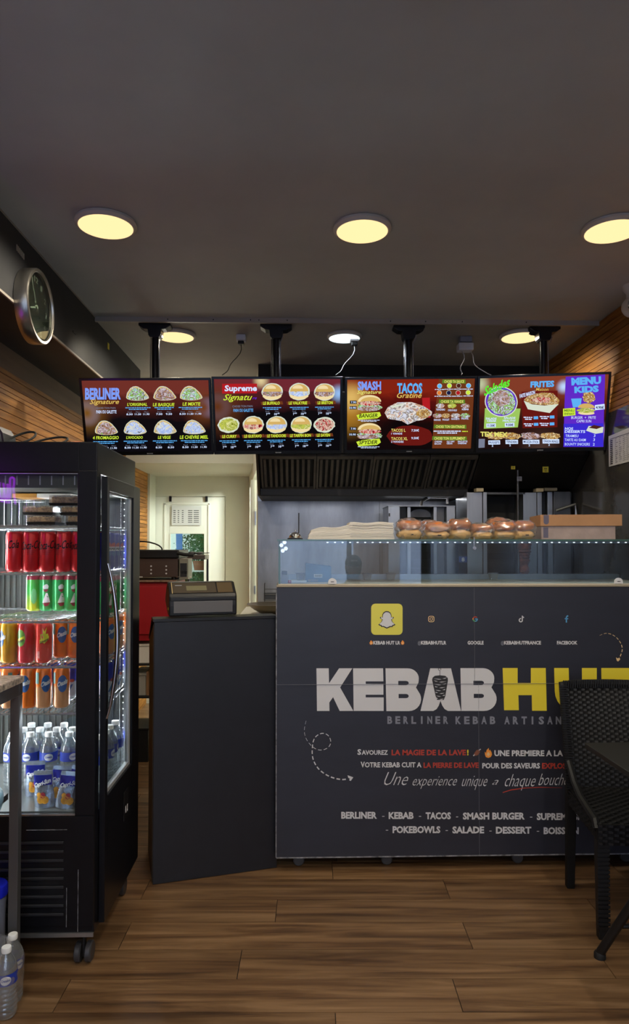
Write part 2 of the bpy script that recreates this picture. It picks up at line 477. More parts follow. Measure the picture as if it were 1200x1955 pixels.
# back room beyond the counter -------------------------------------------
YR = 6.6
xa, xb_ = at(288, 1000, Y=YR).x, at(430, 1000, Y=YR).x
xc = at(475, 1000, Y=YR).x
zc = 2.12
zd = at(360, 948, Y=YR).z
bwm = MB()
pxl, pxr = at(323, 1060, Y=YR).x, at(389, 1060, Y=YR).x     # hole in the door, built in place of a mirror
pz1, pz0 = at(350, 1019, Y=YR).z, at(350, 1115, Y=YR).z
bwm.box(-1.6, xa, YR, YR + .1, 0, zc + .4); bwm.box(xb_, xc + .1, YR, YR + .1, 0, zc + .4); bwm.box(xa, xb_, YR, YR + .1, zd, zc + .4)
struct('wall_back_room', bwm, m_cream)
a0 = at(492, 1000, Y=YB + .02)
def pseg(y, d=0):
    t = (y - YR) / (YB + .1 - YR); return xc + (a0.x - .005 - xc) * t + d
pm = MB()
for ya, yb, z0_ in ((4.70, 4.93, 0), (6.35, YR, 0), (4.93, 6.35, 2.0)):
    pm.hexa([(pseg(yb), yb, z0_), (pseg(yb, .08), yb, z0_), (pseg(ya, .08), ya, z0_), (pseg(ya), ya, z0_)], [(pseg(yb), yb, 2.69), (pseg(yb, .08), yb, 2.69), (pseg(ya, .08), ya, 2.69), (pseg(ya), ya, 2.69)])
struct('wall_partition', pm, m_cream)
sr = MB(); sr.box(XS + .1, 1.6, YR - .2, YR - .1, 0, 2.4); sr.box(1.5, 1.6, 4.75, YR, 0, 2.4); sr.box(-.2, 1.6, 4.75, YR, 2.4, 2.45); sr.box(XS + .1, 1.6, YB + .11, YB + .16, 0, 2.4)
struct('wall_side_room', sr, m_cream)
for nm, loc_, wt_, cl_ in (('side_room_light', (.25, 5.75, 2.1), 150, (.90, .98, .96)), ('passage_fill_light', (-.8, 5.0, 2.25), 4, (1, .92, .78))):  # unseen bare lights without fittings, added to brighten back room and passage
    ld_ = bpy.data.lights.new(nm, 'POINT'); ld_.energy = wt_; ld_.color = cl_; ld_.shadow_soft_size = .08
    lo_ = bpy.data.objects.new(nm, ld_); COL.objects.link(lo_); lo_.location = loc_
struct('ceiling_back_room', MB().box(-1.6, XS + .1, 5.58, YR + .1, zc, zc + .05), m_cream)
struct('wall_lintel', MB().box(-1.6, XS + .02, 5.53, 5.58, zc, CZ), m_cream)
struct('trim_2', MB().box(XL - .1, XL + .02, 6.34, YR, 0, zc), m_cream)
# door_1 with moulded frame, paper and mirror-like pane
dm = MB(); y0, y1 = YR + .01, YR + .05
g = .004
dm.box(xa + g, pxl, y0, y1, 0, zd - g); dm.box(pxr, xb_ - g, y0, y1, 0, zd - g); dm.box(pxl, pxr, y0, y1, pz1, zd - g); dm.box(pxl, pxr, y0, y1, 0, pz0)
d1 = struct('door_1', dm, m_white, bevel=.0015)
for a, b, c, d in ((pxl - .055, pxl - .035, pz0, 1.86), (pxr + .035, pxr + .055, pz0, 1.86), (pxl - .055, pxr + .055, 1.845, 1.865)):
    MB().box(a, b, y0 - .008, y0, c, d).build('moulding', m_white, d1, bevel=.003)
for px in (325, 394):
    p = at(px, 949, Y=YR); MB().box(p.x - .011, p.x + .011, y0 - .02, y0 + .01, zd - .05, zd + .004).build('hook', m_blackp, d1)
MB().box(pxl, pxr, y0 + .02, y0 + .026, pz0, pz1).build('pane', m_glass, d1)
MB().box(pxl, pxl + .012, y0 - .004, y0 + .004, pz0, pz1).build('pane_strip', m_white, d1)
# the mirror's reflection, built behind the pane as boards, pale wall and plants
wb2 = struct('wall_behind_door', MB().box(pxl - .3, pxr + .3, 7.5, 7.55, .8, 2.0), m_back)
for k in range(7):
    MB().box(pxl + .18, pxr + .3, 7.488, 7.5, 1.50 + k * .05, 1.547 + k * .05).build('board', m_slat, wb2)
MB().box(pxl - .25, pxl + .175, 7.48, 7.5, .8, 2.0).build('pale_panel', m_cream, wb2)
MB().box(pxl + .33, pxl + .37, 7.47, 7.49, 1.3, 2.0).build('batten', m_oldwood, wb2)
rb = MB(); rb.hexa([(pxl - .02, 7.2, .9), (pxl + .03, 7.2, .9), (pxl + .03, 7.22, .9), (pxl - .02, 7.22, .9)], [(pxl - .05, 7.2, 1.75), (pxl + .02, 7.2, 1.75), (pxl + .02, 7.22, 1.75), (pxl - .05, 7.22, 1.75)])
rb.build('blue_curtain', M('blue_cloth', (70, 110, 160), .8), wb2)
bx_ = MB(); bx_.box(-2.2, -2.1, YR, 7.7, 0, 2.5); bx_.box(.3, .4, YR, 7.7, 0, 2.5); bx_.box(-2.2, .4, 7.6, 7.7, 0, 2.5); bx_.box(-2.2, .4, YR + .1, 7.7, 2.45, 2.5); bx_.box(-2.2, .4, YR, 7.7, -.03, -.004)
struct('wall_sky_blocker', bx_, m_cream)  # unseen box added behind the door to keep sky light out
ld_ = bpy.data.lights.new('store_fill_light', 'POINT'); ld_.energy = 9; ld_.color = (.95, .98, 1); ld_.shadow_soft_size = .08  # unseen bare light added to brighten what shows through the pane
lo_ = bpy.data.objects.new('store_fill_light', ld_); COL.objects.link(lo_); lo_.location = (-.7, 6.95, 2.2)
# door_2, ajar at the right of the passage
dd = MB()
q0 = at(479, 1000, Y=5.0); q1 = at(490, 1000, Y=5.0)
k_ = 5.6 / 5.0
dd.hexa([(q0.x, 4.95, .02), (q1.x, 4.95, .02), (q1.x * k_, 5.5, .02), (q0.x * k_, 5.5, .02)], [(q0.x, 4.95, 1.93), (q1.x, 4.95, 1.93), (q1.x * k_, 5.5, 1.93), (q0.x * k_, 5.5, 1.93)])
b = q1
d2 = struct('door_2', dd, m_white, bevel=.002)
MB().box(b.x - .012, b.x - .002, 4.943, 4.95, 1.60, 1.70).build('door_plate', m_steel, d2)
MB().box(b.x - .016, b.x - .004, 4.943, 4.95, 1.10, 1.16).build('door_latch', m_steel, d2)

# shop front behind the camera --------------------------------------------
m_frame = M('shopfront_frame', (40, 40, 44), .4)
sf = MB()
for x in (XL, -.35, .65, XR - .06): sf.box(x, x + .06, Y0 - .06, Y0, 0, CZ)
sf.box(XL, XR, Y0 - .06, Y0, 2.3, 2.42); sf.box(XL, XR, Y0 - .06, Y0, 0, .12); sf.box(XL, XR, Y0 - .06, Y0, 2.62, CZ + .05)
struct('wall_front', sf, m_frame)
struct('street', MB().box(-14, 14, -20, Y0 - .06, -.12, -.02), M('asphalt', (92, 92, 94), .9, noise=(4, .2)))
fc = MB(); fc.box(-14, 14, -13.5, -13, 0, 7.5)
fac = struct('wall_facade_opposite', fc, M('pale_stone', (150, 150, 152), .9, noise=(1.2, .1)))
for i in range(6):
    for z0, z1 in ((.1, 2.6), (3.6, 5.6)):
        x = -11 + i * 4.2
        MB().box(x, x + 1.3, -13.02, -12.96, z0, z1).build('shutter', M('shutter_wood', (96, 70, 50), .7) if z0 < 1 else m_frame, fac)

# ================================================================== CEILING LAMPS
m_disc = E('lamp_diffuser', (255, 221, 160), 1.3)
m_disc2 = E('lamp_diffuser_cool', (238, 250, 255), 1.5)
m_rim = M('lamp_rim', (190, 186, 178), .45)
def lamp(px, py, D, label, cool=False):
    p = at(px, py, Z=CZ - (.035 if p_rear(py) else .02))
    z = (CZ - .015) if p_rear(py) else CZ
    t = thing('ceiling_lamp', label, 'lamp', (p.x, p.y, z), group='round ceiling lamps')
    r = D / 2
    MB().lathe([(r * .9, 0), (r * 1.12, -.002), (r * 1.14, -.012), (r * 1.04, -.022), (r, -.0215)], seg=40).build('rim', m_rim, t, smooth=True)
    MB().lathe([(r, -.0200), (r, -.0225), (r * .96, -.0235), (.001, -.0235)], seg=40).build('diffuser', m_disc2 if cool else m_disc, t, smooth=True)
    ld = bpy.data.lights.new('lamp_bulb', 'SPOT'); ld.energy = LAMP_W * (1.0 if not cool else .8); ld.color = (1, .89, .70) if not cool else (.85, .93, 1)
    ld.spot_size = R(168); ld.spot_blend = .6; ld.shadow_soft_size = .02
    lo = bpy.data.objects.new('lamp_bulb', ld); COL.objects.link(lo); lo.parent = t; lo.location = (0, 0, -.045)
    return t
def p_rear(py): return py > 560
lamp(202, 433, .205, 'round warm ceiling lamp nearest the wall clock, front row')
lamp(691, 442, .200, 'round warm ceiling lamp in the middle of the front row')
lamp(1168, 442, .205, 'round warm ceiling lamp at the right, beside the white camera')
lamp(335, 644, .205, 'round warm ceiling lamp behind the first screen pole')
lamp(657, 646, .180, 'small cool white ceiling lamp between the second and third screen poles', True)
lamp(993, 645, .215, 'round warm ceiling lamp behind the rightmost screen pole')

for k_, (x_, y_) in enumerate(((-.78, 1.36), (.32, 1.36), (1.25, 1.36), (-.78, .05), (.32, .05), (1.25, .05), (-.78, -1.3), (.32, -1.3), (1.25, -1.3))):
    q_ = Vector((x_, y_, CZ)); at_ = at
    def at(px, py, X=None, Y=None, Z=None, q_=q_): return q_
    lamp(0, 0, .205, 'round warm ceiling lamp above and behind the photographer, %s of the nine' % ('first', 'second', 'third', 'fourth', 'fifth', 'sixth', 'seventh', 'eighth', 'ninth')[k_])
    at = at_
# ================================================================== MENU SCREENS
def homog(q):
    """photo position on a screen -> (u, v) with v down"""
    (x0, y0), (x1, y1), (x2, y2), (x3, y3) = q      # TL TR BR BL
    dx1, dx2, dx3 = x1 - x2, x3 - x2, x0 - x1 + x2 - x3
    dy1, dy2, dy3 = y1 - y2, y3 - y2, y0 - y1 + y2 - y3
    den = dx1 * dy2 - dx2 * dy1
    g = (dx3 * dy2 - dx2 * dy3) / den; h = (dx1 * dy3 - dx3 * dy1) / den
    Mx = Matrix(((x1 - x0 + g * x1, x3 - x0 + h * x3, x0), (y1 - y0 + g * y1, y3 - y0 + h * y3, y0), (g, h, 1))).inverted()
    def f(x, y):
        v = Mx @ Vector((x, y, 1)); return v.x / v.z, v.y / v.z
    return f

def screen_mat(name, stops, glows, s=1.0):
    """backlit picture background: colour ramp down the screen plus soft coloured spots and smoke"""
    m = bpy.data.materials.new(name); m.use_nodes = True
    t = m.node_tree; t.nodes.remove(t.nodes['Principled BSDF']); N = t.nodes.new; L = t.links.new
    c = N('ShaderNodeTexCoord'); sp = N('ShaderNodeSeparateXYZ'); L(c.outputs['Generated'], sp.inputs[0])
    n = N('ShaderNodeTexNoise'); n.inputs['Scale'].default_value = 4; n.inputs['Detail'].default_value = 5; L(c.outputs['Generated'], n.inputs['Vector'])
    ad = N('ShaderNodeMath'); ad.operation = 'MULTIPLY_ADD'; ad.inputs[1].default_value = .35; L(n.outputs[0], ad.inputs[0]); L(sp.outputs['Z'], ad.inputs[2])
    r = N('ShaderNodeValToRGB'); e = r.color_ramp.elements
    while len(e) < len(stops): e.new(.5)
    for i, (p, cc) in enumerate(stops): e[i].position = p; e[i].color = lin(cc)
    L(ad.outputs[0], r.inputs[0]); src = r.outputs[0]
    for (gx, gz, rad, cc) in glows:
        vm = N('ShaderNodeVectorMath'); vm.operation = 'DISTANCE'
        mp = N('ShaderNodeMapping'); mp.inputs['Scale'].default_value = (1.0, 0, .56); L(c.outputs['Generated'], mp.inputs[0])
        L(mp.outputs[0], vm.inputs[0]); vm.inputs[1].default_value = (gx, 0, gz * .56)
        mr = N('ShaderNodeMapRange'); mr.interpolation_type = 'SMOOTHSTEP'; mr.inputs[1].default_value = rad; mr.inputs[2].default_value = 0; mr.inputs[3].default_value = 0; mr.inputs[4].default_value = 1
        L(vm.outputs['Value'], mr.inputs[0])
        mx = N('ShaderNodeMixRGB'); L(mr.outputs[0], mx.inputs[0]); L(src, mx.inputs[1]); mx.inputs[2].default_value = lin(cc); src = mx.outputs[0]
    em = N('ShaderNodeEmission'); em.inputs[1].default_value = s; L(src, em.inputs[0]); L(em.outputs[0], t.nodes['Material Output'].inputs[0])
    return m

sE = {k: E('screen_' + k, v, TVS) for k, v in dict(white=(205, 222, 255), blue=(120, 150, 235), lime=(196, 222, 60), green=(90, 220, 50), gold=(214, 180, 90), yellow=(220, 214, 110), red=(170, 28, 34), darkred=(98, 22, 18), brown=(104, 52, 26),
      violet=(92, 40, 190), blueviolet=(56, 42, 200), cream=(206, 214, 196), bun=(204, 168, 96), bunlight=(230, 210, 160), patty=(74, 34, 26), cyan=(90, 170, 235), dark=(14, 10, 12), grey=(116, 120, 140), orange=(216, 120, 50), olive=(86, 120, 38), mint=(150, 190, 90), navy=(24, 28, 66)).items()}
food = dict(
    green=Especk('screen_food_green', [(40, 60, 30), (220, 228, 240), (90, 60, 60), (150, 210, 90), (190, 205, 240), (60, 110, 50)], 34, TVS),
    meat=Especk('screen_food_meat', [(60, 36, 30), (190, 150, 120), (90, 50, 50), (214, 200, 210), (120, 80, 70), (120, 180, 70)], 40, TVS),
    blue=Especk('screen_food_pale', [(80, 70, 70), (200, 215, 245), (150, 170, 220), (220, 220, 200), (130, 120, 110)], 26, TVS),
    yellow=Especk('screen_food_yellow', [(60, 66, 20), (200, 206, 90), (140, 150, 50), (226, 226, 150), (90, 90, 30)], 40, TVS),
    red=Especk('screen_food_red', [(80, 14, 20), (190, 40, 50), (226, 200, 180), (110, 20, 24), (200, 110, 80)], 40, TVS),
    fries=Especk('screen_food_fries', [(70, 30, 16), (214, 170, 90), (100, 40, 26), (236, 216, 160), (140, 40, 36)], 50, TVS),
    wrap=Especk('screen_food_wrap', [(190, 180, 170), (214, 220, 240), (120, 100, 80), (230, 230, 230), (180, 120, 60), (150, 170, 210)], 22, TVS))

SCR = {}
m_bezel = M('screen_bezel', (12, 12, 14), .22)
def tv(TL, TR, YL, YRt, Hm, label, tilt, quad, crop, bgm):
    """32 inch panel hung from its two top corners and tilted forward"""
    a = at(*TL, Y=YL); b = at(*TR, Y=YRt)
    X = (b - a); W = X.length; X.normalize()
    Yv = Vector((0, 0, 1)).cross(X).normalized()             # into the wall
    D = (-Vector((0, 0, 1)) * math.cos(tilt) + Yv * math.sin(tilt))
    D = (D - X * D.dot(X)).normalized(); Nn = (-D).cross(X).normalized()   # back direction
    mat = Matrix.Identity(4)
    for i in range(3): mat[i][0] = X[i]; mat[i][1] = Nn[i]; mat[i][2] = -D[i]; mat[i][3] = a[i]
    t = thing('menu_screen', label, 'screen', group='menu screens hanging over the counter', mat=mat)
    bz, bb = .013, .020
    fr = MB()
    fr.box(0, W, 0, .012, -bz, 0); fr.box(0, W, 0, .012, -Hm, -Hm + bb); fr.box(0, bz, 0, .012, -Hm + bb, -bz); fr.box(W - bz, W, 0, .012, -Hm + bb, -bz)
    fr.build('bezel', m_bezel, t, bevel=.0015)
    bk = MB(); bk.box(.003, W - .003, .012, .045, -Hm + .003, -.003); bk.box(W * .2, W * .8, .045, .066, -Hm * .70, -Hm * .30)
    bk.build('back_shell', m_blackp, t, bevel=.004)
    sw, sh = W - 2 * bz, Hm - bz - bb
    pn = MB(); pn.box(bz, W - bz, .004, .012, -Hm + bb, -bz); p = pn.build('display', bgm, t)
    MB().box(W / 2 - .016, W / 2 + .016, -.0006, .001, -Hm + .006, -Hm + .012).build('maker_mark', M('maker_mark', (110, 110, 112), .4), t)
    H = homog(quad)
    def loc(x, y, lay=1):
        u, v = H(x, y); return (bz + u * sw, .004 - .0004 * lay, -bz - v * sh)
    S = dict(t=t, loc=loc, mbs={}, p=p, mat=mat, W=W, H=Hm)
    return S
def layer(S, key, lay=1):
    k = (key, lay)
    if k not in S['mbs']: S['mbs'][k] = MB()
    return S['mbs'][k], (lambda x, y, l=lay: S['loc'](x, y, l))
def flush(S):
    for (key, lay), mb in S['mbs'].items():
        mt = food[key[5:]] if key.startswith('food_') else sE[key]
        mb.build('menu_' + ('picture' if key.startswith('food_') else 'print'), mt, S['t'], kind='stuff')
def sp_poly(S, key, pts, lay=1):
    mb, f = layer(S, key, lay)
    fn = lambda x, y: f(x, y)
    mb.poly([[(x, y) for x, y in pts]], fn)
    fix_last(mb)
def fix_last(mb): pass
def sp_text(S, key, s, x0, x1, ytop, ybase, bold=.03, shear=0.0, lay=4, keep=False, slope=0.0):
    bold = bold * .62
    mb, f = layer(S, key, lay)
    text(mb, s, x0, x1, 0, ybase - ytop, lambda x, y: f(x, ybase - y + (x - x0) * slope), bold, shear, keep)
def sp_lines(S, key, x0, x1, y, n=2, dy=14, h=6, seed=0, lay=4):
    """rows too small to read: rows of short dashes"""
    rnd = random.Random(seed + int(x0 * 7 + y)); mb, f = layer(S, key, lay)
    for k in range(n):
        x = x0 + (0 if k == 0 else (x1 - x0) * .14); xe = x1 - (0 if k == 0 else (x1 - x0) * .14); yy = y + k * dy
        while x < xe - 4:
            ww = min(rnd.uniform(8, 34), xe - x)
            mb.add([f(x, yy + h), f(x + ww, yy + h), f(x + ww, yy), f(x, yy)], [(0, 1, 2, 3)]); x += ww + 4
def blob(cx, cy, rx, ry, seed, n=28, j=.05, flat=None):
    rnd = random.Random(seed); o = []
    for i in range(n):
        a = 2 * PI * i / n; q = 1 + rnd.uniform(-j, j)
        x, y = cx + rx * q * math.cos(a), cy - ry * q * math.sin(a)
        if flat is not None: y = min(y, flat)
        o.append((x, y))
    return o

def kebab_pic(S, cx, cy, rx, ry, kind, seed, tilt=.2):
    """half-round stuffed bread: pale outline, bread edge, filling"""
    def dome(k, sd, j):
        rnd = random.Random(sd); o = []
        for i in range(26):
            a = PI * i / 25; q = 1 + rnd.uniform(-j, j)
            x = math.cos(a); y = math.sin(a)
            x2 = x * (1 - .25 * y) - tilt * y
            o.append((cx + x2 * rx * k * q, cy + ry * .55 - y * ry * 1.55 * k * q))
        for i in range(1, 12):
            a = PI * i / 12
            o.append((cx - math.cos(a) * rx * k * (1 + rnd.uniform(-j, j) * 1.5), cy + ry * .55 + math.sin(a) * ry * .42 * k))
        return o
    sp_poly(S, 'cream', dome(1.0, seed, .015), 1)
    sp_poly(S, 'bun', dome(.94, seed, .02), 2)
    sp_poly(S, 'food_' + kind, dome(.86, seed + 1, .05), 3)
def burger_pic(S, cx, cy, rx, ry, kind, seed):
    def ell(x, y, a, b, j=.02, sd=0, n=26): return blob(x, y, a, b, seed + sd, n, j)
    sp_poly(S, 'cream', ell(cx, cy, rx, ry, .03), 1)
    sp_poly(S, 'bunlight', ell(cx, cy + ry * .48, rx * .88, ry * .42), 2)
    sp_poly(S, 'food_' + kind, ell(cx, cy + ry * .12, rx * .95, ry * .42, .06, 1), 3)
    sp_poly(S, 'bun', [(cx + rx * .86 * math.cos(a), cy - ry * .02 - ry * .86 * math.sin(a)) for a in [PI * i / 16 for i in range(17)]], 4)
    sp_poly(S, 'bunlight', [(cx - rx * .15 + rx * .5 * math.cos(a), cy - ry * .35 - ry * .42 * math.sin(a)) for a in [PI * i / 10 for i in range(11)]], 5)

# --- screen 1
bg1 = screen_mat('menu_background', [(.0, (10, 9, 14)), (.62, (16, 12, 16)), (.95, (84, 34, 28)), (1.2, (112, 48, 40))], [(.02, .55, .12, (170, 200, 255)), (.02, .55, .22, (120, 80, 30)), (.99, .62, .10, (150, 180, 240)), (.95, .62, .2, (110, 60, 30))])
bg1.node_tree.nodes
S = tv((150, 722), (401.8, 721), 3.60, 3.618, .412, 'leftmost menu screen, listing kebab breads in two rows', R(17), [(50, 65), (1138, 65), (1165, 665), (105, 665)], None, bg1)
S1 = S
sp_text(S, 'blue', 'BERLINER', 80, 385, 125, 225, .075, slope=-.0)
sp_text(S, 'gold', 'Signature', 120, 370, 222, 262, .02, .35)
sp_text(S, 'grey', 'CHOISI TON PAIN', 172, 340, 288, 304, .01)
sp_text(S, 'white', 'PAIN OU GALETTE', 176, 348, 314, 342, .03)
for (cx, cy, k, sd) in ((528, 168, 'green', 1), (762, 168, 'meat', 2), (990, 168, 'green', 3), (262, 455, 'meat', 4), (508, 455, 'blue', 5), (766, 455, 'blue', 6), (1018, 455, 'blue', 7)):
    kebab_pic(S, cx, cy + 8, 98, 62, k, sd)
for s, x0, x1, y0, y1, c in (("L'ORIGINAL", 440, 612, 254, 280, 'lime'), ('LE BASIQUE', 660, 846, 256, 284, 'lime'), ('LE MIXTE', 916, 1070, 252, 280, 'lime'), ('4 FROMAGGIO', 146, 368, 532, 560, 'lime'), ("L'AVOCADO", 432, 574, 534, 558, 'lime'), ('LE VEGE', 704, 814, 534, 560, 'lime'), ('LE CHEVRE MIEL', 892, 1138, 532, 562, 'lime')):
    sp_text(S, c, s, x0, x1, y0, y1, .04, .1, 5)
for x0, x1, y, pr in ((424, 640, 292, ['8.50', '11.50', '11.90']), (674, 840, 292, ['7.00', '9.50']), (882, 1085, 292, ['8.50', '11.50', '11.90']), (150, 360, 576, ['8.50', '11.50', '11.90']), (410, 614, 574, ['8.50', '11.50', '11.90']), (660, 868, 574, ['8.50', '8.50']), (902, 1138, 574, ['8.50', '11.50', '11.90'])):
    sp_lines(S, 'cyan', x0, x1, y, 2, 14, 7)
    n = len(pr)
    for i, q in enumerate(pr):
        xc = x0 + (x1 - x0) * ((i + .5) / n); sp_text(S, 'white', q, xc - 27, xc + 27, y + 50, y + 66, .03); sp_text(S, 'grey', ('Seul', 'Menu', 'Maxi')[i], xc - 18, xc + 18, y + 34, y + 44, .0)
flush(S)
# --- screen 2
bg2 = screen_mat('menu_background_red', [(.0, (9, 8, 12)), (.70, (14, 11, 14)), (1.0, (80, 30, 34)), (1.2, (110, 40, 50))], [(.02, .62, .13, (150, 170, 210)), (.02, .62, .30, (96, 52, 26)), (.37, .98, .08, (220, 200, 150)), (.99, .80, .09, (150, 190, 240))])
S = tv((403.2, 719), (654, 719), 3.618, 3.636, .418, 'second menu screen from the left, listing supreme sandwiches', R(17), [(35, 75), (1148, 80), (1165, 712), (60, 700)], None, bg2)
S2 = S
sp_poly(S, 'red', [(106, 116), (410, 116), (410, 200), (106, 200)], 1)
sp_text(S, 'white', 'Supreme', 128, 410, 128, 180, .05, .05)
sp_text(S, 'lime', 'Signatu', 116, 370, 205, 258, .02, .4); sp_text(S, 'violet', 're', 372, 410, 225, 252, .02, .4)
sp_text(S, 'grey', 'CHOISI TON PAIN', 196, 374, 302, 320, .01); sp_text(S, 'cyan', 'PAIN OU GALETTE', 206, 380, 332, 360, .03)
for (cx, cy, k, sd, nm, x0, x1) in ((545, 188, 'meat', 11, 'LE BUFFALO', 466, 614), (784, 188, 'blue', 12, 'LE VALKYRIE', 694, 858), (1010, 192, 'meat', 13, 'LE BRETON', 952, 1088), (165, 474, 'yellow', 14, 'LE CURRY', 110, 236), (382, 474, 'red', 15, 'LE GUSTAVO', 304, 458), (590, 476, 'blue', 16, 'LE TANDOORI', 508, 674), (810, 478, 'yellow', 17, 'LE TARPIN BON', 712, 900), (1020, 482, 'red', 18, 'LE SAYEN', 954, 1074)):
    if k in ('yellow', 'red') and sd in (14, 18):
        sp_poly(S, 'cream', blob(cx, cy, 96, 70, sd), 1); sp_poly(S, 'food_' + k, blob(cx, cy, 82, 56, sd + 50, j=.08), 2)
    else: burger_pic(S, cx, cy, 94, 76, k, sd)
    top = cy < 300; yb = 300 if top else 588
    sp_poly(S, 'brown', [(x0 - 22, yb - 26), (x1 + 22, yb - 30), (x1 + 30, yb - 2), (x0 - 14, yb + 2)], 4)
    sp_text(S, 'lime', nm, x0, x1, yb - 28, yb, .05, 0, 5)
    sp_lines(S, 'cyan', cx - 80, cx + 88, yb + 22, 2, 15, 7)
    for i, q in enumerate(('7', '10')):
        xc = cx - 42 + i * 84; sp_text(S, 'white', q, xc - (8 if i == 0 else 20), xc + 4, yb + 72, yb + 92, .04); sp_text(S, 'white', '00', xc + 8, xc + 26, yb + 70, yb + 82, .03); sp_text(S, 'grey', ('Seul', 'Menu')[i], xc - 14, xc + 18, yb + 52, yb + 64, .0)
flush(S)
# --- screen 3
bg3 = screen_mat('menu_background_amber', [(.0, (10, 8, 10)), (.5, (24, 10, 10)), (.9, (86, 18, 14)), (1.2, (130, 34, 18))], [(.02, .55, .26, (170, 120, 40)), (.03, .75, .16, (220, 180, 100)), (.45, .30, .2, (12, 8, 10))])
S = tv((658, 720.5), (911, 718), 3.636, 3.632, .414, 'third menu screen from the left, with burgers and tacos', R(17), [(50, 75), (1130, 70), (1108, 665), (50, 682)], None, bg3)
S3 = S
sp_poly(S, 'brown', [(830, 68), (1128, 68), (1106, 664), (780, 664), (790, 420), (812, 250)], 1)
sp_poly(S, 'red', [(690, 232), (755, 230), (762, 400), (700, 400)], 1)
sp_poly(S, 'darkred', blob(590, 560, 195, 92, 31, 30, .03, 640), 1)
sp_text(S, 'blue', 'SMASH', 140, 340, 88, 165, .07); sp_text(S, 'yellow', 'Signature', 134, 342, 164, 196, .02, .3)
sp_text(S, 'cyan', 'TACOS', 478, 690, 104, 194, .07, 0, 3); sp_text(S, 'gold', 'Gratiné', 476, 690, 186, 232, .02, .35, 5)
def smash(cy):
    sp_poly(S, 'bunlight', [(242 + 100 * math.cos(a), cy - 22 - 58 * math.sin(a)) for a in [PI * i / 18 for i in range(19)]], 2)
    sp_poly(S, 'bun', [(250 + 84 * math.cos(a), cy - 22 - 40 * math.sin(a)) for a in [PI * i / 18 for i in range(19)]], 3)
    sp_poly(S, 'food_red', blob(242, cy - 8, 98, 20, int(cy), 24, .06), 4)
    sp_poly(S, 'food_green', blob(244, cy + 26, 108, 32, int(cy) + 1, 26, .1), 3)
    sp_poly(S, 'food_meat', blob(230, cy + 38, 90, 20, int(cy) + 2, 26, .1), 4)
smash(286); smash(528)
for y, nm, w1 in ((388, 'BANGER', 150), (618, 'SPYDER', 150)):
    sp_poly(S, 'lime', [(130, y - 8), (180, y - 24), (330, y - 36), (342, y - 4), (310, y + 18), (150, y + 30)], 5)
    sp_text(S, 'dark', nm, 152, 312, y - 20, y + 14, .03, .2, 6, slope=-.03)
    sp_lines(S, 'white', 144, 330, y + 32, 2, 10, 5)
for y in (268, 316, 496, 546): sp_poly(S, 'dark', [(74, y - 14), (132, y - 14), (132, y + 14), (74, y + 14)], 2)
for y, s in ((268, '7.90'), (316, '10.90'), (496, '7.90'), (546, '10.90')): sp_text(S, 'white', s, 82 if len(s) < 5 else 70, 126, y - 9, y + 9, .03, 0, 6)
sp_poly(S, 'food_wrap', [(372, 360), (400, 310), (480, 270), (600, 268), (700, 300), (776, 350), (770, 380), (700, 420), (640, 430), (570, 460), (520, 430), (400, 410)], 3)
sp_poly(S, 'food_fries', blob(700, 365, 60, 40, 77, 20, .12), 4)
sp_poly(S, 'cream', [(430, 300), (540, 275), (520, 296), (440, 318)], 4)
for s, x0, x1, y0, y1 in (('TACOS L', 430, 552, 496, 522), ('TACOS XL', 430, 570, 568, 594)): sp_text(S, 'yellow', s, x0, x1, y0, y1, .03)
for s, x0, x1, y0, y1 in (('1 VIANDE', 430, 524, 530, 546), ('2 VIANDES', 430, 536, 600, 616), ('7.50€', 602, 666, 500, 520), ('9.50€', 602, 666, 566, 586)): sp_text(S, 'white', s, x0, x1, y0, y1, .03)
for s, x0, x1, y in (('CHOISI TA SAUCE', 874, 1040, 94), ('CHOISI TA VIANDE', 848, 1038, 264), ('CHOISI TON GRATINAGE', 808, 1052, 478), ('CHOISI TON SUPPLEMENT', 796, 1058, 578)):
    sp_poly(S, 'olive', [(x0 - 14, y - 18), (x1 + 12, y - 16), (x1 + 14, y + 18), (x0 - 18, y + 14)], 2); sp_text(S, 'yellow', s, x0, x1, y - 12, y + 12, .04)
for i, (x, y, c) in enumerate(((836, 132, 'cyan'), (918, 130, 'lime'), (996, 130, 'patty'), (1078, 130, 'cyan'), (834, 190, 'orange'), (914, 190, 'navy'), (992, 190, 'red'), (1076, 188, 'lime'))):
    sp_poly(S, 'cream', blob(x, y, 21, 21, i, 16, 0), 3); sp_poly(S, c, blob(x, y, 18, 18, i, 16, 0), 4); sp_lines(S, 'white', x - 40, x + 40, y + 26, 1, 10, 6)
for i, (x, y, c) in enumerate(((844, 300, 'wrap'), (942, 300, 'yellow'), (1052, 302, 'meat'), (820, 384, 'meat'), (890, 384, 'fries'), (972, 384, 'wrap'), (1054, 384, 'green'))):
    sp_poly(S, 'food_' + c, blob(x, y, 38, 20, i + 9, 18, .12), 3)
for s, x0, x1, y in (('TENDERS', 808, 884, 332), ('CORDON BLEU', 908, 984, 338), ('KEBAB', 1026, 1082, 330), ('VIANDE HACHEE', 790, 848, 420), ('POULET', 864, 922, 418), ('NUGGETS', 938, 1006, 412), ('FALAFEL', 1022, 1084, 408)): sp_text(S, 'white', s, x0, x1, y - 8, y + 8, .03)
sp_lines(S, 'white', 790, 1020, 512, 2, 16, 9); sp_lines(S, 'lime', 1030, 1078, 514, 1, 10, 8)
